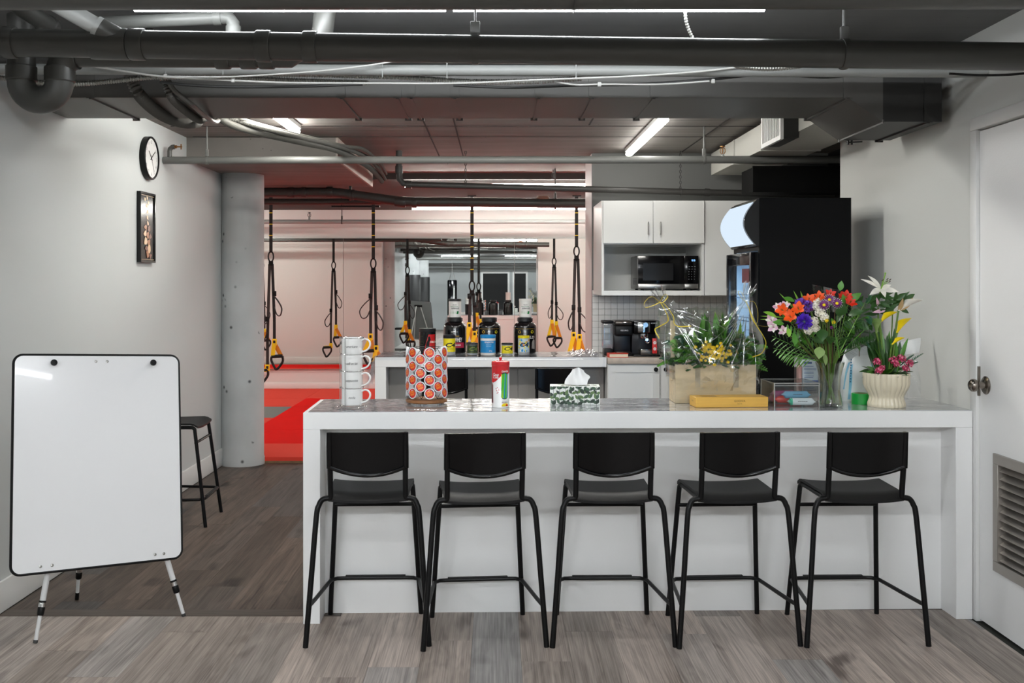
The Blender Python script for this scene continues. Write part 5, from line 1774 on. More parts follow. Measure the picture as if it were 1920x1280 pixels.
# ---- base units and worktop
wt = tag(MB().box(0.851, 1.97, 7.72, 8.284, 0.882, 0.93, bevel=0.003).build('kitchen_worktop', 'laminate_beige'), 'beige laminate worktop under the coffee machines', 'worktop')
for i, (x0, x1, lab, kx) in enumerate(((0.853, 1.254, 'white shaker base cabinet under the coffee machines', 0.365), (1.258, 1.66, 'white shaker base cabinet behind the wrapped planter', 0.035))):
    bc = thing('base_cabinet', lab, 'cabinet', (x0, 7.76, 0.0))
    w = x1 - x0
    MB().box(0, w, 0.0, 0.52, 0.10, 0.880).build('carcass', 'cabinet_white', bc)
    MB().box(0, w, 0.05, 0.50, 0.0, 0.099).build('plinth', 'black_matte', bc)
    dd = MB()
    fwid = 0.055
    z0, z1 = 0.112, 0.872
    dd.box(0.004, w - 0.004, -0.014, -0.001, z0, z1)
    for (a, b_, c, d_) in ((0.004, 0.004 + fwid, z0, z1), (w - 0.004 - fwid, w - 0.004, z0, z1), (0.004 + fwid, w - 0.004 - fwid, z0, z0 + fwid), (0.004 + fwid, w - 0.004 - fwid, z1 - fwid, z1)):
        dd.box(a, b_, -0.022, -0.014, c, d_)
    do = dd.build('door', 'cabinet_white', bc)
    MB().lathe([(0.006, 0), (0.006, 0.012), (0.015, 0.016), (0.017, 0.023), (0.013, 0.029), (0.001, 0.030)], 16, M=Matrix.Translation((kx, -0.022, 0.840)) @ Matrix.Rotation(PI / 2, 4, 'X')).build('knob', 'black_plastic', do)

# ---- pod coffee machine
cm = thing('coffee_machine', 'black pod coffee machine with a clear water tank', 'coffee machine', (1.005, 7.86, 0.93))
MB().box(-0.085, 0.055, 0, 0.26, 0, 0.028, bevel=0.006).build('base', 'black_plastic', cm)
MB().box(-0.082, 0.052, 0.10, 0.26, 0.026, 0.225, bevel=0.008).build('back', mat('navy_black', '15171d', 0.3), cm)
MB().box(-0.085, 0.055, -0.015, 0.26, 0.16, 0.240, bevel=0.014, seg=3).build('head', 'black_plastic', cm)
MB().box(-0.085, 0.055, -0.012, 0.25, 0.240, 0.276, bevel=0.012, seg=3).build('lid', mat('dark_steel', '56504b', 0.3, 0.8), cm)
MB().tube([(-0.025, -0.02, 0.262), (0.012, -0.024, 0.263), (0.04, -0.02, 0.262)], 0.006, 8).build('lid_handle', 'chrome', cm)
MB().text('KEURIG', 0.016, face_M((-0.01, -0.0156, 0.200), *FRONT), 0, width=0.058).build('lettering', 'white_gloss', cm)
MB().box(-0.070, 0.040, -0.008, 0.09, 0.028, 0.034, bevel=0.002).build('drip_tray', 'dark_steel', cm)
film('tank', (0.85, 0.9, 0.95), 0.03, 0.10, 0.7)
MB().box(-0.170, -0.092, 0.04, 0.20, 0.055, 0.252, bevel=0.010).build('water_tank', 'tank', cm)
MB().box(-0.172, -0.090, 0.038, 0.202, 0.252, 0.275, bevel=0.006).build('tank_lid', 'black_plastic', cm)
MB().box(-0.160, -0.092, 0.05, 0.19, 0.0, 0.055, bevel=0.006).build('tank_base', 'black_plastic', cm)
# ---- espresso machine
em = thing('espresso_machine', 'black and chrome espresso machine next to the pod coffee machine', 'coffee machine', (1.170, 7.83, 0.93))
MB().box(-0.108, 0.10, -0.01, 0.28, 0, 0.014, bevel=0.004).build('base', 'black_plastic', em)
MB().box(-0.105, 0.098, 0.12, 0.28, 0.012, 0.272, bevel=0.008).build('body', 'navy_black', em)
MB().box(-0.105, 0.098, 0.0, 0.28, 0.175, 0.278, bevel=0.010).build('head', 'black_gloss', em)
MB().box(-0.075, 0.02, -0.010, 0.01, 0.185, 0.265, bevel=0.004).build('chrome_front', 'chrome', em)
MB().lathe([(0.001, 0), (0.016, 0.0), (0.019, 0.003), (0.016, 0.006), (0.001, 0.006)], 20, M=Matrix.Translation((-0.015, -0.010, 0.245)) @ Matrix.Rotation(PI / 2, 4, 'X')).build('dial', lamp_mat('led_pale', (0.35, 0.6, 0.9), 0.9), em)
MB().lathe([(0.030, 0.0), (0.034, 0.01), (0.034, 0.035), (0.001, 0.036)], 20, M=Matrix.Translation((-0.02, 0.055, 0.140))).build('group_head', 'chrome', em)
MB().tube([(-0.02, 0.02, 0.146), (-0.02, -0.06, 0.140), (-0.02, -0.11, 0.136)], [0.008, 0.010, 0.012], 10).build('portafilter', 'chrome', em)
MB().lathe([(0.018, 0), (0.021, 0.002), (0.018, 0.004), (0.014, 0.002), (0.018, 0)], 16, M=Matrix.Translation((-0.003, -0.03, 0.125)) @ Matrix.Rotation(PI / 2, 4, 'X')).build('steam_ring', 'chrome', em)
MB().box(-0.055, 0.085, -0.02, 0.12, 0.014, 0.050, bevel=0.004).build('drip_tray', 'dark_steel', em)
MB().box(-0.05, 0.035, -0.015, 0.11, 0.050, 0.056, bevel=0.002).build('drip_grid', 'chrome', em)
lg = MB()
for i in range(6):
    lg.box(0.028 + i * 0.0085, 0.033 + i * 0.0085, -0.0012, 0.0, 0.254, 0.262)
lg.build('print', 'steel', em)
# ---- red book and red packet
rb = thing('red_book', 'red hardback notebook lying in front of the coffee machines', 'book', (0.935, 7.785, 0.93), math.radians(2))
MB().box(-0.076, 0.076, -0.05, 0.06, 0, 0.004).box(-0.076, 0.076, -0.05, 0.06, 0.026, 0.030).box(-0.076, -0.070, -0.05, 0.06, 0.004, 0.026).build('cover', mat('book_red', 'd6391c', 0.5), rb)
MB().box(-0.069, 0.072, -0.046, 0.056, 0.0045, 0.0255).build('page_block', mat('paper', 'e6dcc4', 0.8), rb)
rp = thing('red_packet', 'slim red packet with two white round emblems beside the espresso machine', 'packet', (1.215, 7.765, 0.93))
MB().box(-0.016, 0.016, -0.012, 0.012, 0.0, 0.145, bevel=0.003).build('sleeve', 'acrylic', rp)
MB().box(-0.0175, 0.0175, -0.014, 0.013, 0.03, 0.145, bevel=0.003).build('packet', mat('packet_red', 'cf2b2b', 0.4), rp)
e_ = MB()
for z in (0.065, 0.112):
    e_.lathe([(0.005, 0), (0.012, 0)], 16, M=Matrix.Translation((0, -0.0145, z)) @ Matrix.Rotation(PI / 2, 4, 'X'))
    e_.lathe([(0.0001, 0), (0.0035, 0)], 10, M=Matrix.Translation((0, -0.0145, z)) @ Matrix.Rotation(PI / 2, 4, 'X'))
e_.build('emblem', 'white_gloss', rp)

# ---- drinks refrigerator
fx0, fx1, fy0, fy1, fz = 1.455, 1.963, 5.60, 6.20, 1.97
fg = thing('drinks_refrigerator', 'tall black drinks refrigerator with a lit curved header', 'refrigerator', ((fx0 + fx1) / 2, 5.9, 0))
bd = MB()
bd.box(fx0, fx1, fy0, fy0 + 0.03, 0.04, fz)                   # side walls
bd.box(fx0, fx1, fy1 - 0.03, fy1, 0.04, fz)
bd.box(fx1 - 0.03, fx1, fy0 + 0.03, fy1 - 0.03, 0.04, fz)
bd.box(fx0, fx1 - 0.03, fy0 + 0.03, fy1 - 0.03, 0.04, 0.14)
bd.box(fx0, fx1 - 0.03, fy0 + 0.03, fy1 - 0.03, 1.68, fz)
bd.build('body', mat('fridge_black', '070708', 0.5, spec=0.12), fg, world=True)
li = MB()
li.box(fx1 - 0.036, fx1 - 0.031, fy0 + 0.036, fy1 - 0.036, 0.14, 1.68).box(fx0 + 0.01, fx1 - 0.04, fy0 + 0.031, fy0 + 0.036, 0.14, 1.68).box(fx0 + 0.01, fx1 - 0.04, fy1 - 0.036, fy1 - 0.031, 0.14, 1.68)
li.build('liner', mat('liner_white', 'e8ecf0', 0.4), fg, world=True)
MB().box(fx0 + 0.012, fx0 + 0.028, fy0 + 0.038, fy0 + 0.050, 0.2, 1.66).build('light_strip', lamp_mat('fridge_led', (0.42, 0.68, 1.0), 30.0), fg, world=True)
for z in (0.45, 0.75, 1.05, 1.35):
    s = MB()
    for i in range(12):
        y = fy0 + 0.05 + i * (fy1 - fy0 - 0.1) / 11
        s.tube([(fx0 + 0.04, y, z), (fx1 - 0.05, y, z)], 0.002, 5)
    for x in (fx0 + 0.04, fx1 - 0.05):
        s.tube([(x, fy0 + 0.037, z), (x, fy1 - 0.037, z)], 0.003, 5)
    s.build('shelf', 'white_gloss', fg, world=True)
df = MB()
for (a, b_, c, d_) in ((fy0, fy0 + 0.045, 0.14, 1.67), (fy1 - 0.030, fy1, 0.14, 1.67), (fy0 + 0.045, fy1 - 0.030, 0.14, 0.20), (fy0 + 0.045, fy1 - 0.030, 1.60, 1.67)):
    df.box(fx0 - 0.046, fx0 - 0.004, a, b_, c, d_, bevel=0.004)
do = df.build('door', 'black_gloss', fg, world=True)
film('door_glass', (0.85, 0.94, 1.0), 0.01, 0.03, 0.18)
MB().box(fx0 - 0.042, fx0 - 0.036, fy0 + 0.04, fy1 - 0.025, 0.19, 1.61).build('glass', 'door_glass', do, world=True)
MB().box(fx0 - 0.0355, fx0 - 0.034, fy0 + 0.08, fy0 + 0.25, 1.50, 1.58).build('sticker', mat('sticker_red', '8a2b22', 0.5), do, world=True)
nt_ = MB()
for z in (1.43, 1.41, 1.30, 1.28):
    nt_.box(fx0 - 0.0355, fx0 - 0.034, fy0 + 0.08, fy0 + 0.40, z, z + 0.006)
nt_.build('print', mat('print_blue', '5a7fa0', 0.5), do, world=True)
hp = []
for i in range(13):
    a = -1.0 + 2.0 * i / 12
    hp.append((fx0 - 0.092 * math.cos(a * 1.35) - 0.012 + 0.02, 1.832 + 0.130 * a))
hd_ = MB().prism([(fx0 + 0.001, 1.702)] + hp + [(fx0 + 0.001, 1.966)], fy0, fy1, 'y', smooth=False)
ho = hd_.build('header', 'black_gloss', fg, world=True)
lp_ = MB()


def hpan(u, v):
    a = -0.90 + 1.80 * v
    return (fx0 - 0.092 * math.cos(a * 1.35) + 0.008 - 0.003, fy0 + 0.018 + (fy1 - fy0 - 0.036) * u, 1.832 + 0.130 * a)


lp_.grid(hpan, 4, 16)
lp_.build('light_panel', lamp_mat('header_light', (0.74, 0.87, 1.0), 0.95), fg, world=True)
for x in (fx0 + 0.04, fx1 - 0.06):
    for y in (fy0 + 0.05, fy1 - 0.05):
        MB().lathe([(0.02, 0), (0.02, 0.04)], 10, M=Matrix.Translation((x, y, 0))).build('foot', 'black_matte', fg, world=True)

# ================================================================ supplement tubs on the rear counter
T2 = BZ + 0.0075
for n_, c_, r_ in (('tub_black', '101012', 0.18), ('lid_black', '18181a', 0.45), ('tub_white', 'e9e7e3', 0.3), ('lab_yellow', 'e9d71d', 0.35), ('lab_gold', 'c9a12a', 0.4), ('lab_magenta', 'b02a4a', 0.4), ('lab_blue', '1b86c6', 0.35), ('lab_red', 'c41f24', 0.35), ('lab_green', '1f7a3e', 0.4), ('lab_silver', 'a9acb0', 0.3), ('lab_dkgreen', '2b3a1e', 0.4), ('lab_orange', 'e8861c', 0.4)):
    mat(n_, c_, r_, coat=0.2 if 'lab' not in n_ else 0.0)


def tub_at(px, d):
    return Vector(((px - 930) / 1900 * d, d, T2))


def big_tub(px, d, label):
    R0, H0 = 0.092, 0.285
    t = thing('protein_tub', label, 'tub', tub_at(px, d), 0)
    MB().lathe([(0.001, 0), (R0 - 0.008, 0), (R0, 0.008), (R0, 0.205), (R0 - 0.004, 0.222), (R0 - 0.018, 0.240), (0.056, 0.250), (0.055, 0.256), (0.001, 0.256)], 40).build('body', 'tub_black', t)
    MB().lathe([(0.060, 0.252), (0.0625, 0.255), (0.0625, 0.280), (0.058, 0.285), (0.001, 0.285)], 48).build('lid', 'lid_black', t)
    return t, R0


def jar(px, d, R0, H0, label, body, lidc, lh=0.018, cat='jar', foot=None):
    t = thing('supplement_jar', label, cat, tub_at(px, d), 0)
    prof = [(0.001, 0), (R0 - 0.004, 0), (R0 - 0.001, 0.004), (R0 - 0.001, H0 - lh), (0.001, H0 - lh)]
    MB().lathe(prof, 32).build('body', body, t)
    MB().lathe([(R0, H0 - lh + 0.001), (R0 + 0.0008, H0 - lh + 0.003), (R0 + 0.0008, H0 - 0.003), (R0 - 0.002, H0), (0.001, H0)], 32).build('lid', lidc, t)
    return t


A0 = -PI / 2 - 0.0
t, R0 = big_tub(853, 8.14, 'large black protein tub lettered WHEY behind the yellow jar')
p = MB()
p.wrap_patch([(-0.085, 0.045), (0.085, 0.045), (0.085, 0.088), (-0.085, 0.088)], R0, A0, 0, 0.0006, 16)
p.wrap_text('WHEY', 0.046, R0, 0.108, A0 + 0.32, 1, bold=0.02, width=0.072, off=0.001)
p.wrap_text('STANDARD', 0.014, R0, 0.137, A0 + 0.1, 2, width=0.06, off=0.001)
for xx in (0.004, 0.014, 0.024, 0.034, 0.044):
    p.wrap_patch([(xx, 0.062), (xx + 0.007, 0.062), (xx + 0.007, 0.073), (xx, 0.073)], R0, A0, 1, 0.0012, 2)
p.wrap_text('OPTIMUM', 0.012, R0, 0.172, A0 + 0.0, 1, width=0.05, off=0.001)
p.build('print', ['lab_magenta', 'tub_white', 'lab_gold'], t)
for px, lab, nm_ in ((917.5, 'large black protein tub behind the blue jar', 'MASS'), (984.5, 'large black protein tub behind the colourful yellow and blue jar', 'ISO')):
    t, R0 = big_tub(px, 8.14, lab)
    p = MB()
    p.wrap_patch([(-0.088, 0.196), (0.088, 0.196), (0.088, 0.1975), (-0.088, 0.1975)], R0, A0, 0, 0.0006, 16)
    for xx in (-0.048, 0.058):
        p.wrap_patch([(xx + 0.012 * math.cos(a), 0.172 + 0.012 * math.sin(a)) for a in [2 * PI * i / 12 for i in range(12)]], R0, A0, 0 if xx < 0 else 1, 0.0006, 4)
        p.wrap_patch([(xx + 0.008 * math.cos(a), 0.172 + 0.008 * math.sin(a)) for a in [2 * PI * i / 10 for i in range(10)]], R0, A0, 2, 0.0009, 3)
    if nm_ == 'ISO':
        p.wrap_text('GOLD', 0.030, R0, 0.128, A0 + 0.30, 3, shear=0.2, bold=0.02, width=0.10, off=0.001)
        p.wrap_patch([(0.052, 0.04), (0.085, 0.035), (0.085, 0.105), (0.070, 0.115), (0.056, 0.09)], R0, A0, 4, 0.0006, 6)
    p.build('print', ['lab_gold', 'lab_yellow', 'tub_black', 'tub_white', mat('pic_grey', '8f8a86', 0.5)], t)


def white_tub(px, lab):
    R1 = 0.050
    t = thing('greens_tub', lab, 'tub', tub_at(px, 8.14) + Vector((0, 0, 0.2855)), 0)
    MB().lathe([(0.001, 0), (R1 - 0.004, 0), (R1, 0.005), (R1, 0.128), (0.001, 0.128)], 32).build('body', 'tub_white', t)
    top = 'lid_black' if px < 900 else 'tub_white'
    MB().lathe([(R1 + 0.001, 0.129), (R1 + 0.0015, 0.132), (R1 + 0.0015, 0.146), (R1 - 0.001, 0.149), (0.001, 0.149)], 32).build('lid', top, t)
    p = MB()
    p.wrap_text('VEGAN', 0.014, R1, 0.100, A0, 1, width=0.034, off=0.0006)
    p.wrap_text('SUPERFOOD', 0.0165, R1, 0.072, A0 + 0.1, 0, bold=0.03, width=0.066, off=0.0006)
    p.wrap_patch([(-0.036, 0.086), (0.03, 0.086), (0.03, 0.089), (-0.036, 0.089)], R1, A0, 2, 0.0006, 8)
    p.wrap_patch([(0.014, 0.028), (0.030, 0.028), (0.034, 0.050), (0.018, 0.050)], R1, A0, 2, 0.0006, 4)
    for xx in (-0.034, -0.022, -0.010, 0.002):
        p.wrap_patch([(xx, 0.030), (xx + 0.005, 0.030), (xx + 0.005, 0.048), (xx, 0.048)], R1, A0, 3, 0.0006, 2)
    p.build('print', ['ink', 'ink', 'lab_green', mat('pale_green', 'b7c9b4', 0.5)], t)


white_tub(853, 'white tub with a black lid on top of the WHEY tub')
white_tub(985, 'all-white tub on top of the protein tub nearest the kitchen')


def c4(t, R1, zc, s, shear=0.3):
    p = MB()
    p.wrap_text('C4', s, R1, zc, A0 + 0.18, 0, shear=0.25, bold=0.03, width=s * 1.9, off=0.0012)
    p.wrap_text('ORIGINAL', s * 0.22, R1, zc - s * 0.62, A0 + 0.18, 0, width=s * 1.6, off=0.0012)
    return p


t = jar(842.5, 7.935, 0.0475, 0.155, 'yellow jar with a black lid lettered C4, standing in front of the WHEY tub', 'lab_silver', 'lid_black', 0.026)
p = c4(t, 0.0465, 0.076, 0.046)
p.wrap_patch([(-0.072, 0.024), (0.072, 0.024), (0.072, 0.128), (-0.072, 0.128)], 0.0465, A0, 1, 0.0006, 24)
p.build('print', ['ink', 'lab_yellow'], t)
t = jar(885.5, 7.945, 0.043, 0.092, 'low dark jar with dim green lettering between the WHEY tub and the blue jar', 'lab_silver', 'lid_black', 0.014)
p = c4(t, 0.042, 0.045, 0.040)
p.wrap_patch([(-0.064, 0.014), (0.064, 0.014), (0.064, 0.076), (-0.064, 0.076)], 0.042, A0, 1, 0.0006, 24)
p.build('print', [mat('dim_green', '74843a', 0.4), 'lab_dkgreen'], t)
t = jar(915, 7.93, 0.0605, 0.157, 'blue jar with a blue lid in front of the middle protein tub', 'tub_white', 'lab_blue', 0.026)
p = MB()
p.wrap_patch([(-0.090, 0.018), (0.090, 0.018), (0.090, 0.112), (-0.090, 0.112)], 0.0595, A0, 1, 0.0006, 28)
p.wrap_text('VITAL', 0.018, 0.0595, 0.099, A0 - 0.2, 0, bold=0.02, width=0.030, off=0.0012)
p.wrap_text('PROTEINS', 0.018, 0.0595, 0.099, A0 + 0.42, 0, bold=0.02, width=0.045, off=0.0012)
p.wrap_text('COLLAGEN', 0.012, 0.0595, 0.082, A0 + 0.1, 2, width=0.045, off=0.0012)
p.wrap_text('PEPTIDES', 0.012, 0.0595, 0.069, A0 + 0.1, 2, width=0.040, off=0.0012)
p.wrap_text('20g', 0.014, 0.0595, 0.034, A0 + 0.35, 0, width=0.026, off=0.0012)
p.build('print', ['tub_white', 'lab_blue', mat('pale_blue', 'a9d4ea', 0.4)], t)
t = jar(951, 7.945, 0.0445, 0.092, 'low yellow jar lettered C4 between two protein tubs', 'lab_silver', 'lid_black', 0.014)
p = c4(t, 0.0435, 0.047, 0.040)
p.wrap_patch([(-0.066, 0.012), (0.066, 0.012), (0.066, 0.072), (-0.066, 0.072)], 0.0435, A0, 1, 0.0006, 24)
p.build('print', ['ink', 'lab_yellow'], t)
t = jar(982, 7.93, 0.0455, 0.150, 'yellow and blue splash-patterned jar lettered C4 with a yellow lid', 'lab_silver', 'lab_yellow', 0.020)
p = MB()
p.wrap_patch([(-0.069, 0.022), (0.069, 0.022), (0.069, 0.128), (-0.069, 0.128)], 0.0445, A0, 3, 0.0005, 24)
rr = random.Random(5)
for k in range(26):
    x, z = rr.uniform(-0.05, 0.05), rr.uniform(0.03, 0.118)
    n = 6
    s = rr.uniform(0.006, 0.014)
    p.wrap_patch([(x + s * (0.6 + 0.6 * rr.random()) * math.cos(2 * PI * i / n), max(0.023, min(0.127, z + s * (0.6 + 0.6 * rr.random()) * math.sin(2 * PI * i / n)))) for i in range(n)], 0.0445, A0, (1, 2, 4, 1, 5, 2)[k % 6], 0.0007 + k * 0.00001, 2)
p.wrap_text('C4', 0.042, 0.0445, 0.078, A0 - 0.05, 0, shear=0.25, bold=0.03, width=0.070, off=0.0015)
p.wrap_text('RIPPED', 0.014, 0.0445, 0.112, A0 + 0.45, 4, shear=0.25, bold=0.02, width=0.034, off=0.0015)
p.build('print', ['ink', 'lab_yellow', 'lab_blue', mat('lab_sky', 'b9cdd8', 0.4), 'tub_white', 'lab_orange'], t)
t = jar(801.5, 7.96, 0.066, 0.205, 'black and red creatine jar half hidden by the pod carousel', 'tub_black', 'lid_black', 0.028)
p = MB()
p.wrap_patch([(-0.035, 0.0), (0.075, 0.0), (0.075, 0.160), (0.012, 0.160), (-0.005, 0.10), (-0.02, 0.05)], 0.065, A0, 0, 0.0006, 14)
p.wrap_patch([(-0.012, 0.02), (0.016, 0.02), (0.020, 0.10), (0.030, 0.118), (0.022, 0.145), (0.010, 0.142), (0.008, 0.118), (-0.004, 0.095)], 0.065, A0, 2, 0.0009, 6)
p.wrap_text('CREATINE', 0.022, 0.065, 0.100, A0 + 0.95, 1, bold=0.02, width=0.075, off=0.0012)
for z in (0.145, 0.10, 0.08, 0.06):
    p.wrap_patch([(-0.075, z), (-0.030, z), (-0.030, z + 0.004), (-0.075, z + 0.004)], 0.065, A0, 3, 0.0007, 6)
p.build('print', ['lab_red', 'tub_white', 'tub_black', 'lab_dkgreen'], t)

# ================================================================ suspension trainers in the gym
mat('webbing', '141414', 0.7)
mat('webbing_grey', '2e2b2a', 0.7)
mat('strap_yellow', 'f8d60a', 0.5)
mat('strap_orange', 'd98a12', 0.5)
DS = 11.64


def strap(label, X, zsplit, zy, zh, sep=0.045, loops=(0, 0), spread=(0.0, 0.0), loopz=0.25, lw=0.11):
    """one suspension trainer: main strap, ring, two legs, foot cradles, yellow slings, foam handles"""
    t = thing('suspension_trainer', label, 'suspension strap', (X, DS, Z_GYM), 0, 'suspension trainers')
    z = lambda a: a - Z_GYM
    MB().box(-0.05, 0.05, -0.03, 0.03, -0.012, 0.0).build('ceiling_plate', 'black_metal', t)
    MB().box(-0.019, 0.019, -0.003, 0.003, z(zsplit + 0.10), -0.012).build('main_strap', 'webbing', t)
    mk = MB()
    k = 0
    zz_ = 2.30
    while zz_ > zsplit + 0.2:
        mk.box(-0.0195, 0.0195, -0.0042, -0.003, z(zz_), z(zz_) + 0.007)
        zz_ -= 0.13
    mk.build('yellow_mark', 'strap_yellow', t)
    MB().tube([(0.030 * math.cos(a), -0.004, z(zsplit + 0.055) + 0.058 * math.sin(a)) for a in [2 * PI * i / 18 for i in range(18)]], 0.009, 8, closed=True).build('carabiner', 'black_metal', t)
    MB().box(-0.026, 0.026, -0.010, 0.010, z(zsplit - 0.05), z(zsplit + 0.005), bevel=0.004).build('buckle', 'black_plastic', t)
    for i, s in enumerate((-1, 1)):
        x0, x1 = s * 0.016, s * sep
        zy_, zh_ = zy[i], zh[i]
        L_ = MB()
        n = 10
        q = [(x0 + (x1 - x0) * min(1, j / n * 1.4), -0.004 * s, z(zsplit - 0.03) + (zy_ - zsplit + 0.03) * j / n) for j in range(n + 1)]
        L_.tube(q, 0.017, 4, flat=(1.0, 0.16), smooth=False)
        lo_ = L_.build('leg_strap', 'webbing' if i else 'webbing_grey', t)
        zc_ = zy_ + loopz
        MB().box(x1 - 0.022, x1 + 0.022, -0.012, 0.012, z(zc_ + 0.10), z(zc_ + 0.16), bevel=0.004).build('cam_buckle', 'black_plastic', lo_)
        if loops[i]:
            w = lw * loops[i]
            qq = smooth_path([(x1, -0.01, z(zc_ + 0.10)), (x1 + w * 0.55, -0.02, z(zc_ + 0.04)), (x1 + w, -0.02, z(zc_ - 0.04)), (x1 + w * 0.8, -0.015, z(zc_ - 0.12)), (x1 + w * 0.35, -0.012, z(zc_ - 0.11)), (x1, -0.01, z(zc_ - 0.02))], 5)
            MB().tube(qq, 0.012, 6, flat=(0.55, 1.5), smooth=False).build('foot_cradle', 'webbing_grey', t)
        MB().box(x1 - 0.027, x1 + 0.027, -0.010, 0.010, z(zy_ - 0.045), z(zy_ + 0.030), bevel=0.003).build('rubber_tag', 'strap_yellow', t)
        MB().box(x1 - 0.013, x1 + 0.013, -0.0112, -0.0095, z(zy_ - 0.02), z(zy_ + 0.012)).build('print', 'webbing', t)
        # sling: two webbings opening towards the grip
        hx = x1 + spread[i]
        gw_ = 0.062
        for k, ss in enumerate((-1, 1)):
            y_ = 0.010 * ss
            MB().tube([(x1 + 0.004 * ss, y_, z(zy_ - 0.03)), (hx + ss * gw_ * 0.75, y_, z(zh_ + 0.15))], 0.024, 4, flat=(1.0, 0.2), smooth=False).build('yellow_sling', 'strap_yellow' if k == 0 else 'strap_orange', t)
        MB().tube([(hx - gw_, 0, z(zh_ + 0.145)), (hx + gw_, 0.0, z(zh_ + 0.152))], 0.020, 10).build('grip', 'black_matte', t)
        hb_ = MB().tube(smooth_path([(hx - gw_, 0, z(zh_ + 0.145)), (hx - gw_ * 1.05, 0, z(zh_ + 0.10)), (hx - gw_ * 0.45, 0, z(zh_ + 0.02)), (hx - gw_ * 0.2, 0, z(zh_)), (hx + gw_ * 0.3, 0, z(zh_ + 0.02)), (hx + gw_ * 1.05, 0, z(zh_ + 0.09)), (hx + gw_, 0, z(zh_ + 0.152))], 4), 0.014, 6)
        hb_.build('handle_loop', 'webbing', t)
    return t


zz2 = lambda py: 1.5 + (530 - py) / 1900 * DS
SX = lambda px: (px - 930) / 1900 * DS
strap('black and yellow suspension trainer hanging next to the concrete column, with the lowest grips', SX(508), zz2(490), (zz2(688), zz2(640)), (zz2(718), zz2(692)), 0.040, (-0.9, 0.8), (-0.06, 0.03), 0.42)
strap('black and yellow suspension trainer hanging right behind the mug tower', SX(700), zz2(503), (zz2(630), zz2(652)), (zz2(682), zz2(703)), 0.032, (-1.1, 0.75), (-0.02, 0.02), 0.33)
strap('black and yellow suspension trainer hanging in front of the mirror between two protein tubs', SX(885), zz2(545), (zz2(609), zz2(625)), (zz2(668), zz2(680)), 0.030, (0, 0), (0, 0), 0.2)
strap('black and yellow suspension trainer hanging near the kitchen wall', SX(1081), zz2(480), (zz2(627), zz2(631)), (zz2(690), zz2(694)), 0.034, (-0.55, 1.0), (-0.01, 0.02), 0.18)
strap('black and yellow suspension trainer hidden behind the column, seen only in the mirror', SX(322), zz2(490), (zz2(640), zz2(650)), (zz2(690), zz2(700)), 0.040, (-0.9, 0.8), (-0.02, 0.03), 0.30)
# ================================================================ plants and flowers
rr = random.Random(99)
for n_, c_, r_ in (('leaf_dark', '2c5220', 0.4), ('leaf_mid', '4a8528', 0.4), ('leaf_light', '7fb23a', 0.4), ('leaf_blue', '2b5a40', 0.5), ('leaf_pale', '7f9a58', 0.5), ('stem_green', '5a7a2a', 0.5), ('stem_brown', '5b4526', 0.6), ('fern_green', '55902e', 0.5),
                   ('petal_orange', 'ef5a1a', 0.45), ('petal_red', 'd42a12', 0.45), ('petal_pink', 'e2b9cf', 0.5), ('petal_purple', '5a2fc0', 0.5), ('petal_lilac', '8a5fd0', 0.5), ('petal_plum', '6a1f6a', 0.5), ('petal_white', 'f0ece2', 0.5), ('petal_cream', 'efe9d4', 0.55), ('petal_yellow', 'fadb12', 0.4), ('petal_magenta', 'b81e56', 0.45), ('petal_rose', 'e0708f', 0.45), ('petal_gold', 'fad41a', 0.45), ('pollen', '7a5a14', 0.7), ('anther', '3a1d10', 0.7), ('tan_petal', 'b79a6c', 0.6)):
    mat(n_, c_, r_, noise=(30, 0.12))
VIEW = Vector((0, -1, 0.25)).normalized()


def frame(d, up=Vector((0, 0, 1))):
    d = Vector(d).normalized()
    s = d.cross(up)
    if s.length < 1e-3:
        s = Vector((1, 0, 0))
    s.normalize()
    return d, s, s.cross(d).normalized()


def leaf(mb, p, d, L, w, bend=0.3, roll=0.0, m=0, fold=0.25, n=6, shape=0.9, up=Vector((0, 0, 1))):
    """a blade from p along d; bend droops it; folded at the midrib"""
    d, s, nrm = frame(d, up)
    q = Quaternion(d, roll)
    s, nrm = q @ s, q @ nrm
    vs = []
    for i in range(n + 1):
        t = i / n
        c = Vector(p) + d * (L * t) * (1 - 0.25 * bend * t) - nrm * (L * bend * t * t) * 0.6
        ww = w * math.sin(PI * min(1, t ** shape * 0.985 + 0.015)) if i < n else 0.0
        vs += [c - s * ww + nrm * ww * fold, c, c + s * ww + nrm * ww * fold]
    fs = []
    for i in range(n):
        a = 3 * i
        fs += [(a, a + 1, a + 4, a + 3), (a + 1, a + 2, a + 5, a + 4)]
    mb.add(vs, fs, m, True)


def frond(mb, p, d, L, nl, ll, lw, droop=0.25, m=0, up=Vector((0, 0, 1)), spread=1.0):
    d, s, nrm = frame(d, up)
    pts = []
    for i in range(9):
        t = i / 8
        pts.append(Vector(p) + d * L * t - Vector((0, 0, 1)) * L * droop * t * t)
    mb.tube(pts, [0.0022 * (1 - 0.8 * i / 8) + 0.0004 for i in range(9)], 5, m)
    for i in range(nl):
        t = 0.15 + 0.85 * i / nl
        k = min(7, int(t * 8))
        c = pts[k].lerp(pts[k + 1], t * 8 - k)
        l_ = ll * math.sin(PI * (0.15 + 0.8 * t)) ** 0.6 * (1.1 - 0.4 * t)
        for sg in (-1, 1):
            dd = (d * 0.75 + s * sg * spread + Vector((0, 0, rr.uniform(-0.15, 0.15)))).normalized()
            leaf(mb, c, dd, l_, lw, 0.15, 0, m, 0.15, 3)


def px3(px, py, d):
    return P(px, py, d)


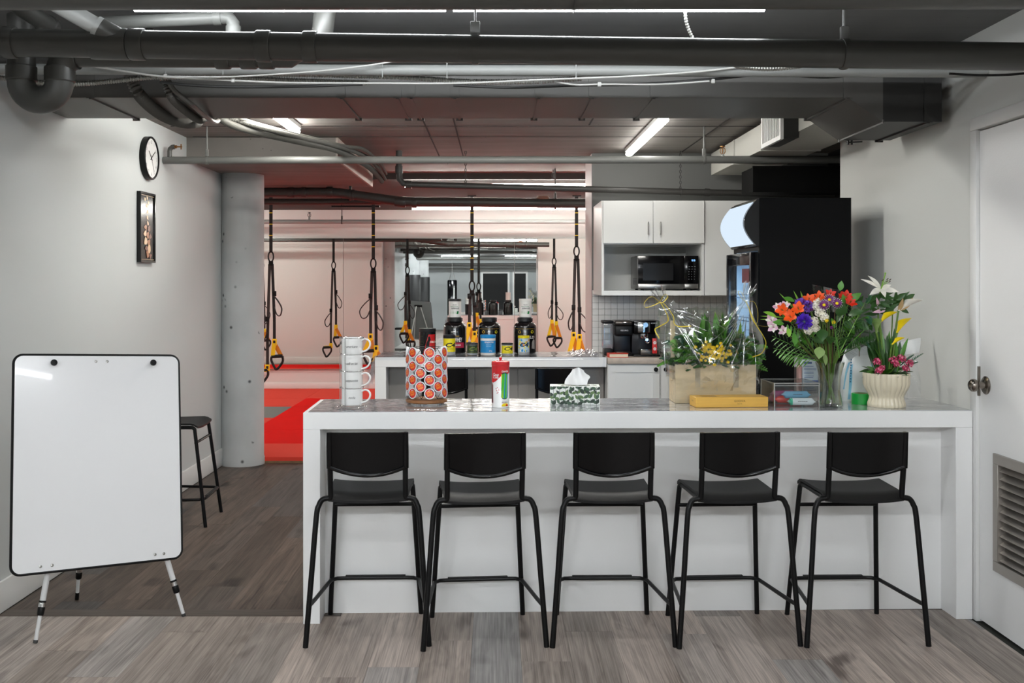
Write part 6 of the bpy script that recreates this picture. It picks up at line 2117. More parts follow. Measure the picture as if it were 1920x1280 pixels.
# ---------------------------------------------------------------- flower heads (shared meshes, each head an object)
def head_mesh(kind, colours, seed=1):
    r = random.Random(seed)
    b = MB()
    if kind == 'alstroemeria':
        for k in range(6):
            a = k * PI / 3 + 0.2
            d = Vector((math.cos(a) * 0.8, math.sin(a) * 0.8, 0.62))
            leaf(b, Vector((0, 0, -0.010)), d, 0.034 if k % 2 else 0.031, 0.0105 if k % 2 else 0.0075, -0.10, PI, 0 if k % 2 else 1, -0.2, 6, 1.25)
        for k in range(5):
            a = k * 1.25
            b.tube([(0, 0, -0.005), (0.004 * math.cos(a), 0.004 * math.sin(a), 0.014)], 0.0006, 4, 2)
        b.tube([(0, 0, -0.035), (0, 0, -0.008)], [0.0014, 0.003], 6, 3)
    elif kind == 'carnation':
        for k in range(70):
            ph = math.acos(1 - 1.25 * (k + 0.5) / 70)
            a = k * 2.39996
            d = Vector((math.sin(ph) * math.cos(a), math.sin(ph) * math.sin(a), math.cos(ph)))
            leaf(b, d * 0.006, d, 0.024 + r.uniform(-0.002, 0.002), 0.0052, r.uniform(-0.3, 0.3), r.uniform(0, 6), 0 if k % 4 else 1, r.uniform(-0.7, 0.7), 4, 1.8)
        b.tube([(0, 0, -0.035), (0, 0, -0.004)], [0.0014, 0.006], 6, 2)
    elif kind == 'daisy':
        for row, (n, L, tilt) in enumerate(((17, 0.025, 0.18), (13, 0.020, 0.45))):
            for k in range(n):
                a = 2 * PI * (k + 0.5 * row) / n
                d = Vector((math.cos(a), math.sin(a), tilt))
                leaf(b, Vector((math.cos(a) * 0.003, math.sin(a) * 0.003, 0.001 * row)), d, L, 0.0031, 0.1, PI, 0, -0.2, 4, 1.3)
                e = Vector((math.cos(a) * 0.003, math.sin(a) * 0.003, 0.001 * row)) + d.normalized() * L * 0.80
                leaf(b, e + Vector((0, 0, 0.0008)), d, L * 0.2, 0.0022, 0, PI, 1, -0.2, 2)
        b.lathe([(0.0075, 0.002), (0.0065, 0.0055), (0.003, 0.0072), (0.0001, 0.0075)], 12, 2)
        b.tube([(0, 0, -0.035), (0, 0, 0.0)], [0.0012, 0.003], 6, 3)
    elif kind == 'floret':
        b.lathe([(0.0001, -0.014), (0.010, -0.008), (0.013, 0.002), (0.009, 0.011), (0.0001, 0.014)], 10, 2)
        for k in range(30):
            ph = math.acos(1 - 1.3 * (k + 0.5) / 30)
            a = k * 2.39996
            c = Vector((math.sin(ph) * math.cos(a), math.sin(ph) * math.sin(a), math.cos(ph))) * (0.018 + r.uniform(-0.003, 0.004))
            n_ = (c.normalized() + Vector((r.uniform(-.4, .4), r.uniform(-.4, .4), r.uniform(-.2, .4)))).normalized()
            for j in range(4):
                _, s, u = frame(n_)
                aa = j * 2 * PI / 4 + k
                d = s * math.cos(aa) + u * math.sin(aa) + n_ * 0.3
                leaf(b, c, d, 0.0072, 0.0030, 0.0, 0, 0 if k % 3 else 1, 0.0, 2, up=n_)
        b.tube([(0, 0, -0.03), (0, 0, 0.0)], 0.0016, 5, 2)
    elif kind == 'bud':
        b.lathe([(0.0005, -0.012), (0.005, -0.006), (0.0075, 0.002), (0.005, 0.010), (0.0005, 0.014)], 10, 0)
    me = bpy.data.meshes.new(kind)
    me.from_pydata(b.v, [], b.f)
    for q in colours:
        me.materials.append(MATS[q])
    me.polygons.foreach_set('material_index', b.m)
    me.polygons.foreach_set('use_smooth', b.s)
    me.update()
    return me


H = {
    'orange': head_mesh('alstroemeria', ['petal_orange', 'petal_orange', 'pollen', 'stem_green']),
    'red': head_mesh('alstroemeria', ['petal_red', 'petal_red', 'pollen', 'stem_green'], 2),
    'pink': head_mesh('alstroemeria', ['petal_pink', 'petal_white', 'pollen', 'stem_green'], 3),
    'violet': head_mesh('carnation', ['petal_purple', 'petal_purple', 'stem_green'], 4),
    'lilac': head_mesh('carnation', ['petal_lilac', 'petal_plum', 'stem_green'], 5),
    'daisy': head_mesh('daisy', ['petal_plum', 'petal_white', 'petal_yellow', 'stem_green'], 6),
    'cream': head_mesh('floret', ['petal_cream', 'petal_white', 'petal_cream'], 7),
    'gold': head_mesh('floret', ['petal_yellow', 'petal_gold', 'petal_gold'], 8),
    'magenta': head_mesh('floret', ['petal_magenta', 'petal_rose', 'leaf_dark'], 9),
    'bud': head_mesh('bud', ['petal_plum'], 10),
}


def put_head(parent, name, key, pos, facing, s=1.0, label=None):
    d, sd, u = frame(facing)
    o = bpy.data.objects.new(name, H[key])
    COL.objects.link(o)
    o.parent = parent
    o.location = Vector(pos) - parent.location
    M = Matrix((sd, u * -1 if False else sd.cross(d) * -1, d)).transposed()
    o.rotation_euler = (M @ Matrix.Rotation(rr.uniform(0, 6.28), 3, 'Z')).to_euler()
    o.scale = (s, s, s)
    if label:
        o['label'] = label
    return o


# ---------------------------------------------------------------- the glass vase and its bouquet
vz = bar_pt(1556, 4.645)
VA = thing('glass_vase', 'clear glass vase of stems and water next to the acrylic box', 'vase', vz)
film('vase_glass', (0.93, 0.97, 0.94), 0.02, 0.06, 0.7)
MB().lathe([(0.001, 0.0), (0.050, 0.0), (0.056, 0.006), (0.053, 0.03), (0.046, 0.075), (0.048, 0.13), (0.058, 0.175), (0.066, 0.203), (0.064, 0.203), (0.056, 0.175), (0.046, 0.13), (0.044, 0.075), (0.051, 0.03), (0.050, 0.010), (0.001, 0.008)], 40).build('glass', 'vase_glass', VA)
film('water', (0.80, 0.84, 0.66), 0.02, 0.04, 0.4)
MB().lathe([(0.001, 0.0095), (0.048, 0.011), (0.049, 0.03), (0.0425, 0.075), (0.001, 0.076)], 32).build('water', 'water', VA)
BQ = thing('flower_bouquet', 'mixed bouquet with orange, red, purple and cream flowers in the glass vase', 'flowers', vz + Vector((0, 0, 0.012)))
MOUTH = vz + Vector((0, 0, 0.16))


def stem_to(p, r=0.0018, m='stem_green', k=0):
    p = Vector(p)
    off = Vector((p.x - MOUTH.x, p.y - MOUTH.y, 0))
    w = max(1e-6, off.length)
    mid = MOUTH + off * min(0.25, 0.025 / w)
    bot = vz + Vector((-off.x * min(0.22, 0.030 / w) + 0.008 * math.sin(k * 3.1), -off.y * 0.15 + 0.008 * math.cos(k * 2.3), 0.014))
    return MB().tube(smooth_path([bot, mid, mid.lerp(p, 0.55) + Vector((0, 0, 0.02)), p], 5), r, 6)


FL = [
    ('alstroemeria', 'orange', 1467, 581, -0.06, 1.15), ('alstroemeria', 'orange', 1482, 593, -0.09, 1.2), ('alstroemeria', 'orange', 1497, 578, -0.07, 1.2), ('alstroemeria', 'orange', 1517, 561, -0.03, 1.1), ('alstroemeria', 'orange', 1537, 556, -0.02, 1.0),
    ('alstroemeria', 'red', 1557, 551, 0.0, 0.95), ('alstroemeria', 'red', 1588, 554, -0.02, 1.0), ('alstroemeria', 'red', 1594, 567, -0.06, 1.15), ('alstroemeria', 'red', 1527, 563, -0.01, 0.9), ('alstroemeria', 'red', 1579, 556, 0.01, 0.9),
    ('alstroemeria', 'pink', 1459, 576, -0.03, 0.9), ('alstroemeria', 'pink', 1446, 600, -0.05, 1.0), ('alstroemeria', 'pink', 1450, 613, -0.06, 1.0), ('alstroemeria', 'pink', 1469, 620, -0.05, 0.9), ('alstroemeria', 'pink', 1473, 572, -0.02, 0.8),
    ('carnation', 'violet', 1508, 603, -0.12, 1.30), ('carnation', 'lilac', 1501, 569, -0.04, 0.95), ('carnation', 'lilac', 1515, 574, -0.05, 1.0),
    ('daisy', 'daisy', 1545, 572, -0.09, 1.0), ('daisy', 'daisy', 1555, 562, -0.07, 1.0), ('daisy', 'daisy', 1569, 569, -0.08, 1.0),
    ('floret', 'cream', 1530, 573, -0.06, 1.0), ('floret', 'cream', 1538, 586, -0.07, 1.15), ('floret', 'cream', 1545, 594, -0.08, 1.0), ('floret', 'cream', 1527, 602, -0.07, 1.0), ('floret', 'cream', 1516, 619, -0.08, 0.95), ('floret', 'cream', 1529, 616, -0.06, 0.9), ('floret', 'cream', 1533, 566, -0.03, 0.8),
    ('floret', 'gold', 1550, 601, -0.11, 0.4), ('floret', 'gold', 1563, 604, -0.11, 0.4), ('bud', 'bud', 1559, 614, -0.13, 1.0), ('daisy', 'daisy', 1520, 577, -0.04, 0.8),
]
LBL = {'orange': 'orange alstroemeria flower', 'red': 'red alstroemeria flower', 'pink': 'pale pink alstroemeria flower', 'violet': 'violet carnation', 'lilac': 'lilac and plum carnation', 'daisy': 'plum daisy with white tips', 'cream': 'cream floret cluster', 'gold': 'small yellow floret', 'bud': 'small plum bud'}
for i, (nm_, key, px, py, dy, s) in enumerate(FL):
    d = 4.645 + dy
    p = px3(px, py, d)
    f = (Vector((p.x - MOUTH.x, p.y - MOUTH.y, (p.z - MOUTH.z) * 0.4)).normalized() * 0.8 + Vector((0, -1.0, 0.15)) + Vector((rr.uniform(-.3, .3), 0, rr.uniform(-.3, .3)))).normalized()
    put_head(BQ, nm_, key, p, f, s, LBL[key])
    stem_to(p - f * 0.03 * s, 0.0017, k=i).build('stem', 'stem_green' if i % 4 else 'stem_brown', BQ, world=True)
# leaves
LV = [(1542, 617, -0.11, 0.075, 0.026, (-0.2, -0.6, -0.5), 'leaf_dark'), (1571, 592, -0.06, 0.075, 0.028, (0.2, -0.5, 0.6), 'leaf_dark'), (1456, 594, -0.07, 0.07, 0.011, (-0.9, -0.2, 0.45), 'leaf_light'), (1470, 607, -0.08, 0.06, 0.012, (-0.9, -0.3, 0.2), 'leaf_mid'),
      (1478, 615, -0.1, 0.045, 0.012, (0.0, -0.5, -0.9), 'leaf_light'), (1488, 622, -0.1, 0.07, 0.013, (0.05, -0.4, -1), 'leaf_mid'), (1582, 570, -0.05, 0.05, 0.013, (-0.1, -0.3, 1), 'leaf_mid'), (1537, 650, -0.10, 0.062, 0.024, (-0.2, -0.5, -0.8), 'leaf_pale'), (1545, 662, -0.09, 0.06, 0.011, (0.1, -0.4, -0.9), 'leaf_pale'),
      (1560, 630, -0.06, 0.08, 0.02, (-0.3, -0.6, -0.2), 'leaf_dark'), (1525, 632, -0.05, 0.07, 0.02, (0.3, -0.6, -0.2), 'leaf_dark'), (1590, 590, -0.04, 0.08, 0.02, (0.4, -0.5, 0.2), 'leaf_dark'), (1605, 600, -0.02, 0.08, 0.02, (0.4, -0.5, -0.4), 'leaf_dark'), (1490, 565, -0.02, 0.06, 0.012, (-0.9, -0.1, 0.4), 'leaf_mid'), (1575, 545, 0.0, 0.05, 0.014, (0.1, -0.2, 1), 'leaf_mid')]
for i, (px, py, dy, L_, w, d, m) in enumerate(LV):
    b = MB()
    leaf(b, px3(px, py, 4.645 + dy), d, L_, w, 0.3, rr.uniform(-0.5, 0.5), 0, 0.25, 8, up=Vector((0, -1, 0.4)))
    b.build('leaf', m, BQ, world=True)
for i in range(42):
    a = rr.uniform(-1, 1)
    p = px3(1545 + a * 62, rr.uniform(575, 655) - 8 * (1 - abs(a)), 4.66 + rr.uniform(-0.04, 0.08))
    b = MB()
    leaf(b, p, (a * 0.7 + rr.uniform(-.4, .4), rr.uniform(-.6, .1), rr.uniform(-0.4, 0.8)), rr.uniform(0.05, 0.085), rr.uniform(0.009, 0.02), 0.35, rr.uniform(-1, 1), 0, 0.2, 6, up=Vector((0, -1, 0.4)))
    b.build('leaf', ('leaf_dark', 'leaf_mid', 'leaf_dark')[i % 3], BQ, world=True)
for i in range(26):
    p = px3(rr.uniform(1578, 1632), rr.uniform(562, 640), 4.66 + rr.uniform(-0.05, 0.07))
    b = MB()
    leaf(b, p, (rr.uniform(-.2, .9), rr.uniform(-.6, .1), rr.uniform(-0.5, 0.8)), rr.uniform(0.045, 0.08), rr.uniform(0.008, 0.018), 0.35, rr.uniform(-1, 1), 0, 0.2, 6, up=Vector((0, -1, 0.4)))
    b.build('leaf', ('leaf_dark', 'leaf_mid', 'leaf_dark', 'leaf_blue')[i % 4], BQ, world=True)
# palm and fern fronds
UPV = Vector((0, -1, 0.25))
FR = [((1530, 672), (1450, 650), 0.0, 9, 0.075, 0.006, 'fern_green', 0.03), ((1530, 676), (1460, 662), -0.03, 9, 0.07, 0.006, 'fern_green', 0.0), ((1528, 668), (1448, 628), 0.01, 9, 0.08, 0.006, 'fern_green', 0.02), ((1532, 665), (1470, 612), 0.03, 8, 0.06, 0.006, 'fern_green', 0.0),
      ((1575, 660), (1622, 566), -0.02, 14, 0.05, 0.0045, 'leaf_light', 0.0), ((1578, 660), (1642, 596), -0.03, 14, 0.055, 0.005, 'fern_green', 0.03), ((1580, 664), (1640, 630), -0.04, 14, 0.05, 0.004, 'leaf_dark', 0.05), ((1572, 650), (1608, 548), 0.02, 14, 0.045, 0.004, 'fern_green', 0.0), ((1575, 655), (1630, 560), 0.04, 14, 0.05, 0.004, 'leaf_mid', 0.02), ((1574, 670), (1562, 600), -0.09, 12, 0.03, 0.004, 'fern_green', 0.0), ((1580, 660), (1628, 605), 0.03, 12, 0.06, 0.008, 'leaf_dark', 0.04), ((1578, 655), (1612, 585), 0.0, 12, 0.06, 0.008, 'leaf_dark', 0.02), ((1530, 650), (1480, 590), 0.04, 12, 0.05, 0.008, 'leaf_dark', 0.0)]
for (a, b_, dy, n, ll, lw, m, dr_) in FR:
    p, q = px3(a[0], a[1], 4.645 + dy), px3(b_[0], b_[1], 4.645 + dy - 0.03)
    b = MB()
    frond(b, p, q - p, (q - p).length, n, ll, lw, dr_, up=UPV)
    b.build('fern_frond', m, BQ, world=True)
    stem_to(p, 0.0022, k=a[0]).build('stem', 'stem_green', BQ, world=True)
for (x0, y0, x1, y1) in ((1500, 590, 1461, 548), (1502, 575, 1488, 544), (1508, 570, 1501, 545), (1470, 595, 1425, 592), (1470, 600, 1425, 598)):
    p, q = px3(x0, y0, 4.65), px3(x1, y1, 4.62)
    b = MB()
    leaf(b, p, q - p, (q - p).length, 0.0045, 0.05, 0, 0, 0.3, 6, up=UPV)
    b.build('grass_blade', 'leaf_light', BQ, world=True)
sh = MB()
sh.grid(lambda u, v: tuple(px3(1526 + 58 * u + 3 * math.sin(v * 5), 585 - v * (52 - 12 * u), 4.78 + 0.03 * math.sin(u * 9 + v * 2))), 14, 6, smooth=False)
sh.build('cellophane', 'vinyl', BQ, world=True)

# ---------------------------------------------------------------- ribbed pot with callas, lily and kalanchoe
pt = bar_pt(1662, 4.655)
PT = thing('flower_pot', 'cream ribbed ceramic pot of yellow callas, white lily and pink blossoms', 'potted plant', pt)
prof = [(0.001, 0.0), (0.078, 0.0), (0.080, 0.004), (0.080, 0.016), (0.074, 0.034), (0.072, 0.046), (0.080, 0.064), (0.092, 0.085), (0.099, 0.108), (0.0985, 0.130), (0.0995, 0.150), (0.098, 0.155), (0.093, 0.154), (0.091, 0.13)]
MB().lathe(prof, 144, ripple=(24, 0.045)).build('pot', mat('cream_glaze', 'd9cfb6', 0.28, coat=0.4), PT)
MB().lathe([(0.001, 0.132), (0.092, 0.130)], 24).build('soil', mat('soil', '2a2119', 0.95), PT)
PO = pt + Vector((0, 0, 0.13))
for i in range(46):
    a = 2 * PI * i / 46 * 2.618
    r_ = 0.035 + 0.055 * rr.random()
    p = PO + Vector((math.cos(a) * r_ * 0.8, math.sin(a) * r_ * 0.8, rr.uniform(0.0, 0.03)))
    b = MB()
    leaf(b, p, (math.cos(a), math.sin(a) * 0.9, rr.uniform(-0.05, 0.8)), rr.uniform(0.05, 0.075), rr.uniform(0.015, 0.022), 0.35, rr.uniform(-.3, .3), 0, 0.12, 6, 0.75)
    b.build('leaf', 'leaf_dark' if i % 3 else 'leaf_mid', PT, world=True)
for px, py, dy, s in ((1645, 678, -0.06, 0.9), (1675, 676, -0.05, 1.0), (1690, 672, -0.02, 1.0), (1706, 681, -0.02, 0.85), (1648, 695, -0.10, 0.8), (1698, 691, -0.08, 0.8), (1660, 680, 0.0, 0.7), (1654, 690, -0.1, 0.7), (1681, 683, -0.07, 0.7)):
    p = px3(px, py, 4.655 + dy)
    put_head(PT, 'kalanchoe_cluster', 'magenta', p, (0.1 * rr.uniform(-1, 1), -0.5, 0.9), s, 'pink kalanchoe blossom cluster')
    MB().tube([PO + (p - PO) * 0.2, p], 0.0018, 5).build('stem', 'stem_green', PT, world=True)
for (x0, y0, x1, y1, w) in ((1690, 690, 1732, 661, 0.004), (1695, 690, 1722, 678, 0.004), (1688, 685, 1714, 664, 0.005), (1685, 680, 1690, 655, 0.005), (1682, 680, 1678, 650, 0.005), (1690, 680, 1698, 656, 0.005)):
    p, q = px3(x0, y0, 4.66), px3(x1, y1, 4.66)
    b = MB()
    frond(b, p, q - p, (q - p).length, 12, 0.014, 0.0028, 0.02, up=UPV)
    b.build('spike_leaf', 'leaf_blue', PT, world=True)


def calla(px, py, dy, size, facing, m='petal_yellow', base=None):
    p = px3(px, py, 4.655 + dy)
    d, s, u = frame(facing)
    b = MB()

    def f(a, v):
        th = (a - 0.5) * 2 * PI * 0.94
        r_ = size * (0.10 + 0.42 * v ** 1.6) * (1 + 0.35 * v * math.cos(th))
        h = size * (1.25 * v) * (1 + 0.35 * v * math.cos(th))
        return tuple(p + d * (h - size * 0.9) + s * (math.sin(th) * r_) + u * (-math.cos(th) * r_ * 0.8))
    b.grid(f, 22, 10)
    o = b.build('calla_flower', m, PT, world=True)
    bb = MB()
    bb.tube([p + d * (-size * 0.85), p + d * (-size * 0.1)], [size * 0.05, size * 0.035], 8)
    bb.build('spadix', 'petal_yellow', o, world=True)
    e = p - d * size * 0.88
    q = PO + Vector(((e.x - PO.x) * 0.35, (e.y - PO.y) * 0.35, 0))
    MB().tube(smooth_path([q, q.lerp(e, 0.6) + Vector((0, 0, 0.02)), e], 6), [0.0045] * 12 + [0.006], 8).build('stem', 'stem_green', PT, world=True)


calla(1662, 590, -0.05, 0.052, (0.55, -0.25, 0.75))
calla(1690, 606, -0.03, 0.055, (0.30, -0.35, 0.95))
calla(1682, 636, -0.06, 0.036, (0.6, -0.2, 0.7))
calla(1643, 608, -0.04, 0.045, (-0.1, -0.2, 1.0), 'leaf_pale')
calla(1703, 566, 0.03, 0.066, (0.75, -0.3, 0.75), 'petal_white')
for i in range(34):
    x = rr.uniform(-0.06, 0.06)
    p = PO + Vector((x * 0.8, rr.uniform(-0.03, 0.04), 0.0))
    b = MB()
    L_ = rr.uniform(0.13, 0.24)
    leaf(b, p, (x * 3.2 + rr.uniform(-.15, .15), rr.uniform(-.25, .15), 1), L_, rr.uniform(0.010, 0.017), rr.uniform(0.0, 0.35), rr.uniform(-1.2, 1.2), 0, 0.35, 9, 1.5, up=UPV)
    b.build('long_leaf', ('leaf_dark', 'leaf_mid', 'leaf_dark')[i % 3], PT, world=True)
# lily
lc = px3(1652, 541, 4.70)
for i, (x1, y1, w) in enumerate(((1619, 521, 0.010), (1634, 549, 0.014), (1681, 545, 0.013), (1632, 516, 0.011), (1668, 535, 0.012), (1660, 552, 0.012))):
    q = px3(x1, y1, 4.68 - 0.03 * (i % 3))
    b = MB()
    leaf(b, lc, q - lc, (q - lc).length * 1.1, w, 0.25, 0.3, 0, 0.3, 9, 0.9, up=UPV)
    b.build('lily_petal', 'petal_white', PT, world=True)
b = MB()
b.tube([lc, px3(1656, 528, 4.66), px3(1660, 513, 4.64)], [0.003, 0.0022, 0.0022], 6)
b.lathe([(0.0005, -0.003), (0.004, -0.002), (0.004, 0.002), (0.0005, 0.004)], 8, M=Matrix.Translation(px3(1660, 512, 4.64)))
b.build('pistil', 'leaf_light', PT, world=True)
for (x1, y1) in ((1655, 525), (1664, 523), (1668, 528), (1669, 524), (1663, 527)):
    q = px3(x1, y1, 4.645)
    b = MB()
    b.tube([lc, lc.lerp(q, 0.6) + Vector((0, 0, 0.005)), q], 0.0010, 5)
    so_ = b.build('stamen', 'leaf_light', PT, world=True)
    MB().tube([q + Vector((-0.004, 0, -0.003)), q + Vector((0.004, 0, 0.003))], 0.0018, 6).build('anther', 'anther', so_, world=True)
MB().tube(smooth_path([PO + Vector((0.0, 0.02, 0)), px3(1648, 620, 4.72), px3(1647, 570, 4.72), lc], 6), 0.004, 7).build('stem', 'stem_green', PT, world=True)
for i, (x0, y0, x1, y1) in enumerate(((1648, 552, 1628, 566), (1650, 550, 1672, 549), (1650, 556, 1674, 558), (1648, 560, 1634, 578), (1655, 552, 1640, 560), (1676, 575, 1698, 552), (1676, 572, 1702, 548), (1676, 572, 1682, 547), (1672, 580, 1680, 566), (1680, 572, 1695, 562), (1650, 565, 1668, 575), (1660, 585, 1682, 570), (1645, 575, 1627, 560))):
    p, q = px3(x0, y0, 4.71), px3(x1, y1, 4.67)
    b = MB()
    leaf(b, p, q - p, (q - p).length * 1.15, 0.012, 0.2, rr.uniform(-.5, .5), 0, 0.25, 7, 0.85, up=UPV)
    b.build('lily_leaf', 'leaf_dark', PT, world=True)
for i in range(18):
    p = px3(rr.uniform(1632, 1698), rr.uniform(555, 592), 4.71 + rr.uniform(-0.02, 0.03))
    b = MB()
    leaf(b, p, (rr.uniform(-1, 1), rr.uniform(-.5, 0), rr.uniform(-.2, .8)), rr.uniform(0.05, 0.075), rr.uniform(0.010, 0.014), 0.2, rr.uniform(-.6, .6), 0, 0.25, 7, 0.85, up=UPV)
    b.build('lily_leaf', 'leaf_dark', PT, world=True)
for (x0, y0, x1, y1, w, m) in ((1690, 582, 1711, 560, 0.012, 'tan_petal'), (1660, 582, 1640, 584, 0.009, 'petal_pink'), (1645, 574, 1646, 560, 0.007, 'petal_pink'), (1684, 584, 1694, 562, 0.011, 'tan_petal')):
    p, q = px3(x0, y0, 4.70), px3(x1, y1, 4.66)
    b = MB()
    leaf(b, p, q - p, (q - p).length * 1.1, w, 0.3, 0, 0, 0.4, 7, up=UPV)
    b.build('faded_petal', m, PT, world=True)
MB().tube(smooth_path([PO + Vector((0.015, 0.02, 0)), px3(1672, 620, 4.73), px3(1674, 585, 4.72), px3(1680, 560, 4.71)], 6), 0.003, 6).build('stem', 'stem_green', PT, world=True)
MB().tube(smooth_path([px3(1611, 668, 4.73), px3(1612, 640, 4.73), px3(1613, 622, 4.73)], 4), [0.002] * 4 + [0.004] * 4 + [0.005], 6).build('brown_stem', 'stem_brown', BQ, world=True)
# white paper collar at the wall
pp_ = thing('paper_wrap', 'crumpled white flower paper leaning at the wall behind the ribbed pot', 'paper', px3(1700, 757, 5.0))
b = MB()
pf = lambda u, v: tuple(px3(1676 + 48 * u + 3 * math.sin(v * 6), 748.5 - 80 * v - 8 * u * v, 4.90 + 0.06 * v + 0.012 * math.sin(u * 8 + v * 4)))
b.grid(pf, 10, 12, smooth=False)
b.build('clear_sleeve', 'vinyl', pp_, world=True)
b = MB()
b.grid(lambda u, v: pf(u, 1 + 0.32 * v), 10, 6)
b.build('paper', mat('paper_white', 'e4e5e4', 0.6), pp_, world=True)

# ---------------------------------------------------------------- wrapped planter
pl0 = bar_pt(1335, 4.85)
PLN = thing('wrapped_planter', 'pale wooden crate of green plants and yellow blossoms wrapped in cellophane', 'planter', pl0)
cw_, cd_, chh = 0.190, 0.085, 0.182
cr = MB()
m_crate = mat('crate_wood', 'c9b795', 0.6, noise=(5, 0.15, (1, 6, 6)))
for (a, b_, c, d_, nm_) in ((-cw_, cw_, -cd_, -cd_ + 0.010, 'front_board'), (-cw_, cw_, cd_ - 0.010, cd_, 'rear_board'), (-cw_, -cw_ + 0.010, -cd_ + 0.010, cd_ - 0.010, 'end_board'), (cw_ - 0.010, cw_, -cd_ + 0.010, cd_ - 0.010, 'end_board')):
    MB().box(a, b_, c, d_, 0, chh, bevel=0.0015, seg=1).build(nm_, m_crate, PLN)
MB().box(-cw_ + 0.01, cw_ - 0.01, -cd_ + 0.01, cd_ - 0.01, 0.004, chh - 0.02).build('soil', 'soil', PLN)
for x in (-0.085, 0.095):
    MB().box(x - 0.012, x + 0.012, -cd_ - 0.0008, -cd_ + 0.001, 0.075, 0.165).build('grey_mark', mat('crate_mark', 'a59a85', 0.7, noise=(20, 0.25)), PLN)
MB().box(-cw_ - 0.008, -cw_ + 0.012, -0.015, 0.015, 0.10, 0.385, bevel=0.003).build('handle_post', m_crate, PLN)
CT = pl0 + Vector((0, 0, chh))
k = 0
for i in range(170):       # ferny side plants
    sx = -1 if i % 2 else 1
    t_ = rr.random()
    p = CT + Vector((sx * (0.02 + 0.17 * t_), rr.uniform(-0.078, 0.06), -0.01 + 0.15 * rr.random() ** 1.5 * (1 - 0.45 * t_)))
    b = MB()
    d = Vector((sx * rr.uniform(-0.4, 1.0), rr.uniform(-0.8, 0.2), rr.uniform(0.0, 1.0)))
    frond(b, p, d, rr.uniform(0.06, 0.12), 9, 0.030, 0.0075, 0.35, up=Vector((0, -1, 0.6)))
    b.build('fern_frond', ('leaf_blue', 'fern_green', 'leaf_dark', 'leaf_mid')[(i // 2) % 4], PLN, world=True)
for i in range(60):
    sx = -1 if i % 2 else 1
    p = CT + Vector((sx * rr.uniform(0.03, 0.19), rr.uniform(-0.07, 0.04), rr.uniform(0.0, 0.11)))
    b = MB()
    leaf(b, p, (sx * rr.uniform(-0.6, 1), rr.uniform(-0.8, 0.1), rr.uniform(-0.4, 0.9)), rr.uniform(0.035, 0.06), rr.uniform(0.009, 0.016), 0.3, rr.uniform(-.8, .8), 0, 0.15, 6)
    b.build('leaf', ('leaf_dark', 'leaf_mid', 'leaf_blue')[i % 3], PLN, world=True)
for i in range(30):       # broad upright leaves in the middle
    p = CT + Vector((rr.uniform(-0.055, 0.09), rr.uniform(-0.01, 0.06), -0.01))
    b = MB()
    leaf(b, p, (rr.uniform(-0.35, 0.45), rr.uniform(-0.3, 0.1), 1), rr.uniform(0.14, 0.29), rr.uniform(0.012, 0.024), rr.uniform(0.1, 0.6), rr.uniform(-1.0, 1.0), 0, 0.3, 9, 1.6, up=Vector((rr.uniform(-1, 1), -0.6, 0.2)))
    b.build('broad_leaf', ('leaf_mid', 'leaf_light', 'leaf_mid', 'leaf_dark')[i % 4], PLN, world=True)
for i in range(26):
    p = CT + Vector((rr.uniform(-0.10, 0.09), -0.05 + rr.uniform(-0.02, 0.04), -0.01))
    b = MB()
    leaf(b, p, (rr.uniform(-0.9, 0.9), rr.uniform(-0.8, 0), rr.uniform(0.1, 0.9)), rr.uniform(0.05, 0.08), rr.uniform(0.014, 0.022), 0.3, rr.uniform(-.5, .5), 0, 0.15, 6)
    b.build('leaf', ('leaf_dark', 'leaf_mid')[i % 2], PLN, world=True)
for i in range(95):
    px, py = 1337 + rr.gauss(0, 15), 661 + rr.gauss(0, 8.5)
    px, py = max(1304, min(1370, px)), max(641, min(684, py))
    p = px3(px, py, 4.76 - 0.02 * rr.random())
    put_head(PLN, 'yellow_cluster', 'gold', p, (rr.uniform(-.3, .3), -0.8, 0.7), rr.uniform(0.28, 0.45), 'yellow blossom cluster')
    MB().tube([CT + Vector((0.0, -0.05, 0)), p], 0.0016, 5).build('stem', 'stem_green', PLN, world=True)
# cellophane: front and rear sheets pinched into two ears
film('cellophane', (0.985, 0.99, 0.985), 0.10, 0.075, 0.85)
film('cellophane_fold', (0.95, 0.96, 0.95), 0.18, 0.45, 0.95)
LB_ = [(0.0, -0.205), (0.18, -0.200), (0.36, -0.225), (0.52, -0.262), (0.70, -0.275), (0.86, -0.255), (1.0, -0.225)]
RB_ = [(0.0, 0.200), (0.15, 0.200), (0.30, 0.235), (0.50, 0.258), (0.66, 0.235), (0.84, 0.190), (1.0, 0.150)]


def interp(tab, t):
    for (a, x), (b_, y) in zip(tab, tab[1:]):
        if t <= b_:
            return x + (y - x) * (t - a) / (b_ - a)
    return tab[-1][1]


HC = 0.475


